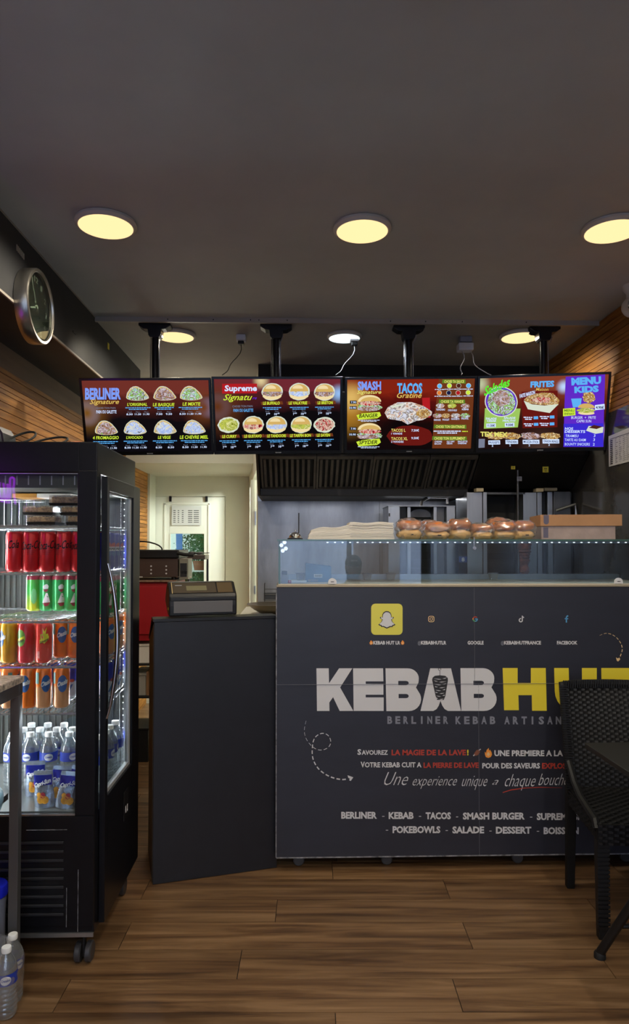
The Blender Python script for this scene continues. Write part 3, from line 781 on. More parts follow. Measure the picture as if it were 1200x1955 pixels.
for s, x0, x1, y in (('CHEVRE', 800, 862, 606), ('BACON', 800, 854, 624), ('OLY PPT', 902, 968, 606), ('OEUFS', 902, 950, 622), ('RACLETTE', 996, 1076, 604), ('CHEDDAR', 996, 1070, 620)): sp_text(S, 'white', s, x0, x1, y - 7, y + 7, .03)
flush(S)
# --- screen 4
bg4 = screen_mat('menu_background_russet', [(.0, (12, 9, 12)), (.55, (48, 22, 18)), (.9, (104, 40, 24)), (1.2, (130, 60, 40))], [(.0, .92, .10, (190, 200, 160)), (.66, .85, .07, (190, 215, 255)), (.98, .2, .1, (150, 120, 170)), (.5, .02, .2, (70, 50, 44))])
S = tv((911.5, 718), (1167, 709.5), 3.632, 3.520, .418, 'rightmost menu screen, with salads, fries and a purple kids menu', R(17), [(72, 98), (1042, 65), (985, 605), (45, 650)], None, bg4)
S4 = S
sp_poly(S, 'violet', [(728, 84), (1016, 66), (998, 350), (985, 606), (694, 614), (712, 300)], 1)
sp_poly(S, 'blueviolet', [(702, 440), (990, 430), (984, 604), (696, 612)], 2)
sp_poly(S, 'mint', [(104, 330), (380, 330), (356, 474), (92, 490)], 1)
sp_poly(S, 'darkred', [(392, 200), (664, 190), (654, 466), (392, 480)], 1)
sp_text(S, 'green', 'Salades', 100, 305, 165, 236, .05, .25, 6, slope=-.40)
sp_poly(S, 'cream', blob(232, 278, 128, 118, 41, 36, .005), 2); sp_poly(S, 'violet', blob(232, 278, 120, 110, 41, 36, .005), 3)
sp_poly(S, 'food_green', blob(234, 280, 108, 100, 42, 36, .03), 4); sp_poly(S, 'food_meat', blob(236, 250, 66, 62, 43, 24, .08), 5)
for s, x0, x1, y in (('SALADE', 108, 194, 418), ('CESAR', 118, 190, 436), ('SALADE', 250, 340, 410), ('HEALTHY', 240, 342, 432)): sp_text(S, 'white', s, x0, x1, y - 16, y, .05, .1)
for s, x0, y in (('11.50€', 112, 476), ('9.50€', 256, 468)):
    sp_poly(S, 'white', [(x0, y - 26), (x0 + 74, y - 30), (x0 + 74, y), (x0, y + 4)], 2); sp_text(S, 'navy', s, x0 + 8, x0 + 66, y - 22, y - 3, .05)
sp_text(S, 'cyan', 'FRITES', 460, 640, 120, 168, .08, .05, slope=-.04); sp_text(S, 'gold', 'Maison', 500, 596, 168, 192, .01, .3)
sp_text(S, 'white', 'FAITE MAISON', 376, 494, 220, 250, .05, 0, slope=-.28)
sp_poly(S, 'food_fries', [(408, 262), (440, 232), (500, 214), (560, 204), (630, 210), (676, 262), (664, 300), (540, 300), (440, 286)], 3)
sp_poly(S, 'cream', [(406, 268), (470, 296), (560, 304), (668, 292), (600, 360), (436, 334)], 4); sp_poly(S, 'food_red', blob(540, 262, 70, 26, 44, 20, .2), 4)
for x, y in ((402, 392), (524, 384), (402, 442), (522, 436)):
    sp_lines(S, 'white', x, x + 70, y, 2, 14, 8); sp_poly(S, 'cyan', [(x + 76, y - 4), (x + 110, y - 6), (x + 110, y + 16), (x + 76, y + 18)], 3)
sp_text(S, 'cyan', 'MENU', 768, 985, 92, 150, .10, 0, 5, slope=-.06); sp_text(S, 'cyan', 'KIDS', 788, 966, 158, 208, .10, 0, 5, slope=-.06)
sp_poly(S, 'cyan', [(762, 250), (840, 246), (830, 310), (774, 316)], 3); sp_poly(S, 'food_fries', blob(892, 236, 46, 46, 45, 22, .12), 4)
sp_poly(S, 'bun', [(872 + 62 * math.cos(a), 318 - 34 * math.sin(a)) for a in [PI * i / 14 for i in range(15)]], 5)
sp_poly(S, 'food_yellow', blob(868, 336, 66, 18, 46, 22, .08), 5); sp_poly(S, 'bunlight', blob(870, 356, 60, 14, 47, 22, .02), 4)
sp_poly(S, 'white', [(934, 296), (1004, 286), (1004, 326), (934, 334)], 4); sp_text(S, 'navy', '4.90€', 940, 998, 302, 324, .05, 0, 6)
sp_poly(S, 'lime', [(700, 326), (790, 318), (790, 374), (698, 384)], 4); sp_text(S, 'olive', 'MENU', 708, 782, 330, 348, .04, 0, 6); sp_text(S, 'olive', 'ENFANT', 708, 782, 356, 372, .04, 0, 6)
for s, x0, x1, y, hh in (('BURGER  +  FRITE', 758, 938, 402, 20), ('CAPRI SUN', 796, 904, 428, 20), ('NOS', 708, 770, 486, 20), ('DESSERTS', 706, 858, 508, 20), ('TIRAMISU', 712, 808, 540, 20), ('TARTE AU DAIM', 706, 860, 570, 20), ('BOUNTY SNICKERS', 704, 888, 602, 20), ('3', 916, 930, 534, 20), ('3', 912, 926, 564, 20), ('2', 908, 922, 598, 20)):
    sp_text(S, 'white', s, x0, x1, y - hh, y, .01 if 'DESS' not in s and s != 'NOS' else .05, .12, slope=-.02)
sp_poly(S, 'cream', [(864, 488), (884, 452), (990, 458), (984, 500), (930, 510)], 4); sp_poly(S, 'patty', [(884, 466), (920, 444), (984, 456), (940, 474)], 5)
sp_text(S, 'yellow', 'TEX MEX', 64, 276, 512, 550, .06)
for i, (x, c) in enumerate(((180, 'fries'), (300, 'fries'), (450, 'meat'), (600, 'fries'))):
    sp_poly(S, 'food_' + c, blob(x, 545 - i * 4, 74, 26, 60 + i, 24, .12), 3)
for s, x0, x1, y in (('NUGGETS', 128, 212, 594), ('TENDERS', 262, 350, 586), ('MOZZA STICK', 394, 512, 582), ('ONION RINGS', 544, 660, 574)):
    sp_poly(S, 'white', [(x0 - 4, y - 14), (x1 + 4, y - 18), (x1 + 4, y + 14), (x0 - 4, y + 18)], 4); sp_text(S, 'navy', s, x0 + 2, x1 - 2, y - 9, y + 9, .04, 0, 6); sp_text(S, 'white', '2', (x0 + x1) / 2 - 20, (x0 + x1) / 2 - 8, y + 18, y + 34, .03)
sp_poly(S, 'grey', [(48, 570), (98, 568), (94, 636), (46, 640)], 2)
flush(S)

# ================================================================== SCREEN POLES
m_pole = M('black_pole', (26, 27, 32), .35, .3)
for i, (px, S, lb) in enumerate(((297, S1, 'black ceiling pole carrying the leftmost menu screen'), (527, S2, 'black ceiling pole carrying the second menu screen'), (779, S3, 'black ceiling pole carrying the third menu screen'), (1036, S4, 'black ceiling pole carrying the rightmost menu screen'))):
    p = at(px, 612, Y=3.80); z = CZ - .015
    t = thing('screen_pole', lb, 'pole', (p.x, 3.80, z), group='ceiling poles of the menu screens')
    pl = MB()
    pl.prism([(-.088, 0), (.088, 0), (.088, -.014), (.060, -.032), (.038, -.034), (.034, -.066), (.026, -.078), (-.026, -.078), (-.034, -.066), (-.038, -.034), (-.060, -.032), (-.088, -.014)], lambda x, y: (x, -.035, y), lambda x, y: (x, .035, y))
    pl.build('ceiling_bracket', m_pole, t, bevel=.003)
    MB().cyl((0, 0, -.395), .0205, .335, seg=20).build('pole', m_pole, t, smooth=True)
    MB().cyl((-.0245, -.012, -.39), .003, .31, seg=6).build('cable', m_blackp if i % 2 else m_chrome, t, smooth=True)
    ar = MB(); ar.box(-.022, .022, -.075, .0, -.42, -.396); ar.build('mount_arm', m_pole, t, bevel=.003)
    MB().tube([(.03, -.02, -.05), (.04, -.03, -.06), (.03, -.03, -.09), (.024, -.01, -.1), (.024, -.01, -.3)], .0025, 6).build('short_cable', m_wl2, t, smooth=True)
# ceiling sockets with cables to the screens
for (px, py, w_, big, lb, ends, nm) in ((460, 632, .055, 0, 'small white ceiling socket with one black cable, left of the second pole', [(424, 716)], 0), (887, 640, .072, 1, 'grey double adapter plugged into the ceiling right of the third pole', [(880, 716), (937, 716)], 0), (676, 630, .05, 0, 'small white ceiling socket above the cool white lamp', [(640, 716)], 0)):
    p = at(px, py - 4, Y=3.98); z = CZ - .015
    t = thing('ceiling_socket', lb, 'socket', (p.x, 3.98, z))
    MB().box(-w_ / 2, w_ / 2, -.03, .03, -.035, 0).build('socket_box', m_wl if not big else m_wl2, t, bevel=.005)
    if big: MB().box(-w_ / 2 - .008, w_ / 2 + .008, -.035, .035, -.085, -.04).build('adapter', m_wl, t, bevel=.006)
    else: MB().box(-.018, .018, -.018, .018, -.055, -.036).build('plug', m_blackp, t, bevel=.004)
    for k, e in enumerate(ends):
        q = at(*e, Y=3.70) - Vector((p.x, 3.98, z)); s0 = Vector((.018 * (k * 2 - 1) if big else 0, 0, -.055 - .03 * big))
        pts = []
        for j in range(11):
            u = j / 10; v = s0.lerp(q, u); v.x += .018 * math.sin(u * 9 + k) * (1 - u) ; v.z -= .03 * math.sin(u * PI); pts.append(v)
        MB().tube(pts, .0017 if px == 668 else .0024, 6).build('cable', m_blackm if (k == 0 and not big) else m_wl2, t, smooth=True)

# ================================================================== WALL CLOCK
p = at(53, 586, X=-1.10)
t = thing('wall_clock', 'round brushed steel wall clock hung on the black soffit', 'clock', (-1.098, p.y, p.z))
MB().lathe([(.148, 0), (.150, .006), (.150, .050), (.146, .055), (.136, .055), (.134, .048)], seg=56, axis='x', cap=False).build('rim', M('clock_rim', (172, 168, 160), .3, .95), t, smooth=True)
MB().lathe([(.146, .001), (.146, .03), (.001, .03)], seg=48, axis='x').build('dial', M('clock_dial', (58, 54, 48), .3, .3), t)
MB().lathe([(.135, .045), (.135, .047), (.001, .047)], seg=48, axis='x').build('glass', m_glass, t)
mk = M('clock_print', (176, 172, 160), .5)
nb = MB()
for k in range(12):
    a = PI / 2 - k * PI / 6; cx, cz = .112 * math.cos(a), .112 * math.sin(a); s = str(k if k else 12); wd = .010 * len(s)
    text(nb, s, cx - wd, cx + wd, cz - .012, cz + .012, lambda x, y: (.0312, -x * -1, y), .02)
nb.build('numerals', mk, t, kind='stuff')
hd = MB(); hd.m = 0
for a, l, w_ in ((R(200), .07, .006), (R(118), .10, .004)):
    d = Vector((math.cos(a), math.sin(a))); n = Vector((-d.y, d.x)) * w_ / 2
    hd.add([(.034, -d.x * .015 + n.x, -d.y * .015 + n.y), (.034, -d.x * .015 - n.x, -d.y * .015 - n.y), (.034, d.x * l - n.x, d.y * l - n.y), (.034, d.x * l + n.x, d.y * l + n.y)], [(0, 1, 2, 3)])
hd.cyl((.030, 0, 0), .007, .008, 'x', 12)
hd.build('hands', mk, t)

# ================================================================== CCTV CAMERA
p = at(1203, 540, X=1.60)
t = thing('security_camera', 'white security camera under the ceiling at the right wall', 'camera', (1.61, p.y, CZ))
MB().lathe([(.045, 0), (.045, -.02), (.03, -.04), (.03, -.075)], seg=24).build('mount', m_rim, t, smooth=True)
MB().ball((0, 0, -.105), (.052, .052, .05), 24, 14).build('housing', m_rim, t, smooth=True)
MB().lathe([(.036, 0), (.038, -.006), (.032, -.010), (.03, -.006)], (-.012, -.044, -.112), 24, 'y').build('lens_ring', m_chrome, t, smooth=True)
MB().lathe([(.030, 0), (.030, -.008), (.001, -.009)], (-.012, -.044, -.112), 24, 'y').build('lens', m_black, t, smooth=True)

# ================================================================== PAPER ON RIGHT WALL
a = at(1161, 833, X=XR - .004); b = at(1200, 815, X=XR - .004); c = at(1158, 892, X=XR - .004)
pg = MB(); h = a.z - c.z
y0 = a.y; y1 = y0 - .30
pg.hexa([(XR - .004, y0, a.z - h), (XR - .002, y0, a.z - h), (XR - .002, y1, a.z - h - .0), (XR - .004, y1, a.z - h)], [(XR - .004, y0, a.z), (XR - .002, y0, a.z), (XR - .002, y1, a.z + .01), (XR - .004, y1, a.z + .01)])
t = pg.build('price_sheet', m_paper); t['label'] = 'white printed sheet taped to the dark right wall below the last screen'; t['category'] = 'sheet'
pr = MB(); rnd = random.Random(3)
f = lambda u, v: (XR - .0052, y0 - u * (y0 - y1), a.z - v * h)
for r_ in range(13):
    v = .16 + r_ * .062
    for cc, u0 in enumerate((.06, .26, .40, .54, .66, .80)):
        u1 = u0 + (.10 if cc == 0 else rnd.uniform(.03, .10)); hh = .035 if cc == 0 else .012
        pr.add([f(u0, v + hh), f(u0, v), f(u1, v), f(u1, v + hh)], [(0, 1, 2, 3)])
pr.add([f(.06, .125), f(.06, .11), f(.92, .11), f(.92, .125)], [(0, 1, 2, 3)])
pr.build('sheet_print', m_ink, t, kind='stuff')
# paper on the back room door
t = None
p0, p1 = at(328, 966, Y=YR), at(384, 1003, Y=YR)
pg = MB().box(p0.x, p1.x, YR - .004, YR - .001, p1.z, p0.z).build('notice_sheet', m_paper); pg['label'] = 'white printed notice taped high on the cream door'; pg['category'] = 'sheet'
pr = MB()
for r_ in range(7):
    for u0, u1 in ((.05, .13), (.2, .25), (.34, .40), (.55, .7), (.74, .92)):
        v = .22 + r_ * .10; fx = lambda u, vv: (p0.x + u * (p1.x - p0.x), YR - .0046, p0.z - vv * (p0.z - p1.z))
        pr.add([fx(u0, v + .035), fx(u1, v + .035), fx(u1, v), fx(u0, v)], [(0, 1, 2, 3)])
pr.build('sheet_print', m_ink, pg, kind='stuff')
# plants reflected in the door mirror, built behind the pane
rnd = random.Random(12)
for (x0, x1, z0, z1, lb) in ((pxl - .02, pxr + .06, 1.29, 1.58, 'leafy green plant mirrored in the upper part of the door pane'), (pxl + .0, pxr + .06, 1.03, 1.17, 'leafy green plant mirrored in the lower part of the door pane')):
    t = thing('potted_plant', lb, 'plant', ((x0 + x1) / 2, 7.3, z0))
    lf = MB()
    for k in range(900):
        cx = rnd.gauss(0, .5) * (x1 - x0) / 2.2; cz = rnd.random() ** .8 * (z1 - z0) * (1 - .3 * abs(cx)); cy = rnd.uniform(-.06, .06); s_ = rnd.uniform(.008, .017); a = rnd.uniform(0, 6.3); e = rnd.uniform(-.9, .9)
        d = Vector((math.cos(a), math.sin(e) * .5, math.sin(a))) * s_; n = d.cross(Vector((0, 1, .3))).normalized() * s_ * .5
        c_ = Vector((cx, cy, cz)); lf.add([c_ - d, c_ + n, c_ + d, c_ - n], [(0, 1, 2, 3)])
    lv = lf.build('leaves', m_leaf, t); lv['kind'] = 'stuff'
    MB().lathe([(.05, -.10), (.07, .0)], seg=16).build('pot', M('clay_pot', (140, 90, 60), .8), t)
    MB().box((x0 - x1) / 2 - .05, (x1 - x0) / 2 + .2, -.09, .09, -.112, -.10).build('shelf_board', m_white, t)

# ================================================================== MAIN COUNTER
YF = 3.07
cx0 = at(527.5, 1300, Y=YF).x
ztop = at(560, 1117, Y=YF).z; zbot = at(560, 1637, Y=YF).z
counter = thing('service_counter', 'long black printed counter on castors with large white and yellow lettering', 'counter', (cx0, YF, 0))
CR = XR - .004
F = lambda x, y, l=1: (x - cx0, -.0006 * l, y)
def fx(px, py, l=1):
    p = at(px, py, Y=YF); return F(p.x, p.z, l)
body = MB(); body.box(.004, CR - cx0, .02, .62, zbot + .01, ztop - .012); body.build('carcass', m_blackp, counter)
zm = at(600, 1307, Y=YF).z; xv1 = at(905, 1200, Y=YF).x; xv2 = at(914, 1500, Y=YF).x
for (a, b, c, d) in ((cx0, xv1, zm, ztop - .010), (xv1, CR, zm, ztop - .010), (cx0, xv2, zbot, zm), (xv2, CR, zbot, zm)):
    MB().box(a - cx0 + .0007, b - cx0 - .0007, 0, .018, c + .0006, d - .0006).build('panel', m_panel, counter, bevel=.0008)
MB().box(-.001, CR - cx0, -.003, .62, ztop - .010, ztop).build('worktop_edge', m_edge, counter, bevel=.002)
MB().box(.002, CR - cx0 - .002, -.0028, .0004, zm - .0006, zm + .0006).build('panel_seam', M('seam_grey', (104, 104, 112), .5), counter)
MB().box(xv2 - cx0 - .0006, xv2 - cx0 + .0006, -.0006, .0004, zbot, zm - .002).build('panel_seam', bpy.data.materials['seam_grey'], counter)
MB().box(xv1 - cx0 - .0006, xv1 - cx0 + .0006, -.0006, .0004, zm + .002, ztop - .011).build('panel_seam', bpy.data.materials['seam_grey'], counter)
e = MB()
e.box(-.003, .001, -.001, .018, zbot, ztop - .02); e.box(0, CR - cx0, -.001, .004, zbot - .004, zbot + .0015)
e.build('worn_edge', M('worn_edge', (120, 120, 124), .6, noise=(30, .9), rgb2=(38, 38, 42)), counter)
for q, w_ in enumerate((.10, .5, 1.1, 1.6)):
    c_ = MB(); c_.lathe([(.022, -.012), (.026, -.009), (.026, .009), (.022, .012)], (w_, .06 + 0, .026), 20, 'y'); c_.box(w_ - .018, w_ + .018, .04, .08, .045, zbot + .012)
    c_.build('castor', M('castor_grey', (70, 70, 72), .4, .3), counter, smooth=False)
cb = MB(); cb.tube([(.42 + .05 * k, .03, zbot + .006 - .022 * math.sin(PI * k / 7)) for k in range(8)], .004, 6); cb.build('hanging_cable', m_blackp, counter, smooth=True)

BIG = []
W_ = MB(); G_ = MB(); Y_ = MB(); R_ = MB(); O_ = MB(); K_ = MB(); SN = MB(); SK = MB(); BL = MB()
A3 = lambda x, y: (520 + x / 3.491, 1100 + y / 3.491)
A4 = lambda x, y: (860 + x / 3.491, 1100 + y / 3.491)
def cp(mb, loops, A, l=1):
    if mb is W_ and len(BIG) < 5 and A in (A3, A4): mb = MB(); BIG.append((mb, m_wl))
    elif mb is Y_ and A is A4: mb = MB(); BIG.append((mb, m_yl))
    L = [[A(*p) for p in lp] for lp in loops]
    # photo y runs down: mirror so that outlines stay counter-clockwise on the panel
    L = [[(x, -y) for x, y in lp] for lp in L]
    mb.poly(L, lambda x, y: fx(x, -y, l))
cp(W_, [[(292, 614), (374, 614), (376, 714), (443, 614), (531, 614), (450, 742), (538, 898), (447, 898), (403, 806), (378, 842), (379, 898), (296, 898)]], A3)
cp(W_, [[(536, 614), (736, 614), (738, 701), (620, 701), (620, 718), (738, 718), (738, 790), (620, 790), (620, 808), (740, 808), (740, 898), (540, 898)]], A3)
def bshape(x0, x1, yt, A):
    w_ = x1 - x0
    o = [(x0, yt)] + arc(x0 + w_ * .62, yt + 68, w_ * .32, 68, -90, 0, 8) + [(x0 + w_ * .93, yt + 95), (x0 + w_ * .86, yt + 128)] + arc(x0 + w_ * .66, yt + 205, w_ * .345, 80, -38, 90, 9) + [(x0 + 6, yt + 285)]
    h1 = [(x0 + w_ * .36, yt + 84)] + arc(x0 + w_ * .58, yt + 98, 18, 14, -90, 90, 6) + [(x0 + w_ * .36, yt + 112)]
    h2 = [(x0 + w_ * .37, yt + 171)] + arc(x0 + w_ * .58, yt + 185, 18, 14, -90, 90, 6) + [(x0 + w_ * .37, yt + 199)]
    cp(W_, [o, h1, h2], A)
bshape(752, 988, 614, A3)
bshape(64, 304, 613, A4)
cp(W_, [[(985, 898), (1050, 614), (1188, 614), (1255, 898), (1168, 898), (1146, 886), (1130, 862), (1118, 830), (1107, 862), (1092, 886), (1070, 898)]], A3)
Yl = [[(345, 612), (445, 612), (445, 712), (533, 712), (533, 612), (632, 612), (639, 897), (541, 897), (539, 793), (450, 793), (453, 893), (355, 893)]]
cp(Y_, Yl, A4)
cp(Y_, [[(688, 612), (785, 612), (788, 740)] + [(788 + 44 * (1 - math.cos(R(a))), 745 + 62 * math.sin(R(a))) for a in range(10, 180, 20)][:9] + [(873, 740), (873, 612), (972, 612), (972, 760)] + [(832 + 140 * math.cos(R(a)), 765 + 138 * math.sin(R(a))) for a in range(0, 181, 15)]], A4)
cp(Y_, [[(1002, 612), (1262, 612), (1262, 690), (1180, 690), (1182, 898), (1095, 898), (1092, 687), (1003, 686)]], A4)
# the little doner spit inside the A
sil = [(1062, 690), (1066, 676), (1080, 664), (1114, 660), (1150, 664), (1166, 678), (1168, 692), (1160, 740), (1150, 800), (1140, 824), (1096, 824), (1086, 800), (1070, 730)]
cp(K_, [sil], A3, 2)
for k in range(8):
    y = 680 + k * 19; w_ = 46 - k * 3; s_ = -1 if k % 2 else 1
    cp(W_, [[(1116 - w_ * s_, y + 2), (1116 - 10 * s_, y + 9), (1116 + w_ * .2 * s_, y + 7), (1116 - 8 * s_, y + 4)]], A3, 3)
    cp(W_, [[(1116 + w_ * s_, y - 5), (1116 + 14 * s_, y + 2), (1116 + 30 * s_, y + 3)]], A3, 3)
ribbon(K_, [A3(1114, y) for y in (662, 640, 626)], .9, lambda x, y: fx(x, y, 2))
ribbon(K_, [A3(*p) for p in arc(1112, 620, 9, 8, 90, 400, 10)], .9, lambda x, y: fx(x, y, 2))
def ct(mb, s, x0, x1, yt, yb, bold=.03, shear=0.0, keep=False, l=1, slope=0.0):
    if bold > 0: bold = bold * .6
    text(mb, s, x0, x1, 0, yb - yt, lambda x, y: fx(x, yb - y + (x - x0) * slope, l), bold, shear, keep)
# tag line, letter-spaced
for s, xs, xe in (('BERLINER', 739, 856), ('KEBAB', 869, 946), ('ARTISANT', 962, 1088)):
    n = len(s); st = (xe - xs + 5) / n
    for i, ch in enumerate(s):
        wd = 3.2 if ch == 'I' else st - 6.0
        ct(G_, ch, xs + i * st + (3 if ch == 'I' else 0), xs + i * st + (3 if ch == 'I' else 0) + wd, 1367 + (xs - 739) * .002, 1382 + (xs - 739) * .004, .07)
ct(W_, 'S', 682, 689, 1430, 1441, .06); ct(W_, 'AVOUREZ', 690, 740, 1432, 1441, .05)
ct(R_, 'LA MAGIE DE LA LAVE', 747, 889, 1431, 1442, .06); ct(Y_, '!', 891, 894, 1431, 1442, .05)
ct(W_, 'UNE PREMIERE A LA', 943, 1074, 1432, 1443.5, .06, slope=.002); ct(Y_, 'ROCHELLE', 1079, 1150, 1432.5, 1444, .06)
ribbon(R_, [(1077, 1449), (1110, 1447.5), (1150, 1447)], 1.2, fx)
ct(W_, 'V', 688, 696, 1454, 1465, .06); ct(W_, 'OTRE KEBAB CUIT A', 696, 804, 1455, 1465, .05)
ct(R_, 'LA PIERRE DE LAVE', 808, 913, 1455.5, 1466, .06); ct(W_, 'POUR DES SAVEURS', 920, 1030, 1456.5, 1467, .06); ct(R_, 'EXPLOSIVES', 1034, 1104, 1456.5, 1467.5, .06)
# handwritten line
for s, x0, x1, yt, yb, c in (('Une', 733, 779, 1474, 1499, 1), ('experience', 787, 872, 1482, 1506, 1), ('unique', 881, 930, 1481, 1508, 1), ('a', 939, 951, 1489, 1498, 1), ('chaque', 963, 1022, 1478, 1509, 1), ('bouchée', 1027, 1094, 1477, 1499, 1)):
    ct(W_, s, x0, x1, yt, yb, -.012, .55, keep=True)
ribbon(R_, [(959, 1513), (975, 1508), (1000, 1504.5), (1030, 1503), (1072, 1504)], [1.4, 2.0, 1.6, 1.2, .5], fx)
for s, x0, x1, y in (('BERLINER', 651, 719, 1550.5), ('-', 729, 733.5, 1551), ('KEBAB', 741.5, 789, 1551), ('-', 799, 803.5, 1551), ('TACOS', 812, 860, 1551.5), ('-', 870, 874, 1552), ('SMASH BURGER', 883, 1001, 1552), ('-', 1011, 1015.5, 1552.5), ('SUPREME SIGNATURE', 1024, 1180, 1553), ('-', 736, 740.5, 1577.5), ('POKEBOWLS', 749, 840, 1578), ('-', 850, 854.5, 1578), ('SALADE', 863, 923.5, 1578.5), ('-', 933.5, 938, 1579), ('DESSERT', 946, 1013.5, 1579), ('-', 1024, 1028.5, 1579.5), ('BOISSON', 1037, 1104, 1580)):
    if s == '-': ct(G_, s, x0, x1, y - 1, y + 17, .0) if False else ribbon(W_, [(x0, y + 7.5), (x1, y + 7.5)], 1.3, fx)
    else: ct(W_, s, x0, x1, y - 1, y + 12.5, .07)
# social badges
def rrect(x0, x1, y0, y1, r, n=4):
    return arc(x1 - r, y0 + r, r, r, -90, 0, n) + arc(x1 - r, y1 - r, r, r, 0, 90, n) + arc(x0 + r, y1 - r, r, r, 90, 180, n) + arc(x0 + r, y0 + r, r, r, 180, 270, n)
I = lambda x, y: (x, y)
cp(SN, [rrect(708, 768, 1152.5, 1212, 8)], I)
gh = [(-1, -14.5), (3, -14), (6.5, -11.5), (8, -7.5), (8, -3.5), (11, -4.6), (12.2, -3), (11, -1.4), (8.2, 0), (10, 4.5), (13.5, 8), (15, 9.2), (13, 10.6), (10.5, 11.2), (9.5, 13.4), (6.5, 13), (3.5, 14.4), (0, 16)]
gh = [(x, y) for x, y in gh] + [(-x, y) for x, y in reversed(gh[1:-1])]
cp(K_, [[(738 + x * 1.10, 1182.5 + y * 1.10) for x, y in gh]], I, 2); cp(W_, [[(738 + x * .96, 1182.5 + y * .96) for x, y in gh]], I, 3)
cp(K_, [], I) if False else None
def ring(mb, cx, cy, rx, ry, w_, l=1, n=20): ribbon(mb, [(cx + rx * math.cos(2 * PI * k / n), cy + ry * math.sin(2 * PI * k / n)) for k in range(n)], w_, lambda x, y: fx(x, y, l), True)
rr = rrect(817.5, 828, 1176.5, 1187, 3); ribbon(SK, rr, 1.2, fx, True); ring(SK, 822.8, 1181.8, 2.6, 2.6, 1.1); cp(SK, [arc(826, 1178.6, .7, .7, 0, 330, 6)], I)
ribbon(BL, [(906.5 + 4.2 * math.cos(R(a)), 1181.8 + 4.2 * math.sin(R(a))) for a in range(0, 90, 15)] + [(906.5, 1186)], 2, fx)
ribbon(BL, [(906.5, 1181.8), (911.3, 1181.8)], 2, fx)
GN = MB(); ribbon(GN, [(906.5 + 4.2 * math.cos(R(a)), 1181.8 + 4.2 * math.sin(R(a))) for a in range(85, 170, 14)], 2, fx)
ribbon(O_, [(906.5 + 4.2 * math.cos(R(a)), 1181.8 + 4.2 * math.sin(R(a))) for a in range(160, 215, 14)], 2, fx)
ribbon(R_, [(906.5 + 4.2 * math.cos(R(a)), 1181.8 + 4.2 * math.sin(R(a))) for a in range(210, 325, 14)], 2, fx)
ribbon(W_, [(993.5 + 3.0 * math.cos(R(a)), 1184 + 3.2 * math.sin(R(a))) for a in range(-80, -362, -24)] + [(996.4, 1175.5), (997.4, 1178), (999.6, 1179.2)], 2, fx)
ribbon(BL, [(1080.5, 1188.5), (1080.5, 1178.5), (1081.4, 1176.4), (1084, 1175.8)], 2.4, fx); ribbon(BL, [(1077.2, 1181.3), (1084, 1181.3)], 2, fx)
for s, x0, x1 in (('KEBAB HUT LR', 712, 763.5), ('KEBABHUTLR', 803, 851.5), ('GOOGLE', 892, 922.5), ('KEBABHUTFRANCE', 961.5, 1032), ('FACEBOOK', 1062.5, 1101.5)): ct(W_, s, x0, x1, 1223.5, 1230.5, .07)
ct(G_, '@', 797, 802.5, 1224, 1230.5, .02); ct(G_, '@', 955.5, 961, 1224, 1230.5, .02)
def flame(cx, cy, s_):
    cp(O_, [[(cx + x * s_, cy + y * s_) for x, y in ((-3, 1), (-3.2, -1.6), (-2, -.4), (-1.6, -3), (.4, -5), (.6, -2.6), (1.6, -3.4), (3, -1), (3.3, 1.2), (2.2, 3.2), (0, 4), (-2.2, 3.2))]], I)
    cp(SK, [[(cx + x * s_ * .5, cy + 1.2 + y * s_ * .5) for x, y in ((-3, 1), (-2, -2), (0, -4), (2, -2), (3, 1), (0, 3.6))]], I, 2)
flame(708, 1227, 1.0); flame(768, 1227, 1.0); flame(931.5, 1438.5, 2.1)
BN = MB(); cp(BN, [[(904, 1439), (909, 1432), (914, 1431), (916, 1436), (911, 1442), (906, 1443)]], I)
ribbon(W_, [(913, 1433), (917, 1430)], 1.8, fx); ribbon(W_, [(903, 1443), (906, 1440)], 1.8, fx)
# dashed curling arrows
def dashes(pts, w0, w1, n, mb):
    P = [Vector(p) for p in pts]; Ls = [0]
    # smooth curve
    Q = []
    for i in range(len(P) - 1):
        p0 = P[max(i - 1, 0)]; p1 = P[i]; p2 = P[i + 1]; p3 = P[min(i + 2, len(P) - 1)]
        for k in range(8):
            t = k / 8; Q.append(.5 * ((2 * p1) + (p2 - p0) * t + (2 * p0 - 5 * p1 + 4 * p2 - p3) * t * t + (3 * p1 - p0 - 3 * p2 + p3) * t ** 3))
    Q.append(P[-1])
    for i in range(1, len(Q)): Ls.append(Ls[-1] + (Q[i] - Q[i - 1]).length)
    def pt(s_):
        s_ = min(max(s_, 0), Ls[-1])
        for i in range(1, len(Q)):
            if Ls[i] >= s_: return Q[i - 1].lerp(Q[i], (s_ - Ls[i - 1]) / max(Ls[i] - Ls[i - 1], 1e-6))
    st = Ls[-1] / n
    for k in range(n):
        a = k * st; ribbon(mb, [pt(a + st * .62 * j / 3) for j in range(4)], w0 + (w1 - w0) * k / n, fx)
dashes([(584, 1376), (580.5, 1395), (585, 1412), (598, 1427), (612, 1432), (626, 1427), (631, 1416), (626, 1404), (614, 1400), (601, 1408), (596, 1425), (597, 1448), (608, 1468), (628, 1482), (650, 1488), (664, 1487)], .5, 2.6, 24, W_)
cp(W_, [[(663, 1480), (674, 1484), (669, 1491), (666, 1489.5), (667.5, 1486.5), (664.5, 1485)]], I)
dashes([(1144, 1213), (1157, 1209), (1172, 1214), (1183, 1226), (1187, 1240), (1182, 1256)], .6, 1.6, 9, SK)
cp(SK, [[(1175, 1255), (1178, 1257), (1182, 1255.5), (1183, 1259), (1179, 1263), (1176.5, 1261)]], I)
for mb, mt in BIG: mb.build('letter', mt, counter)
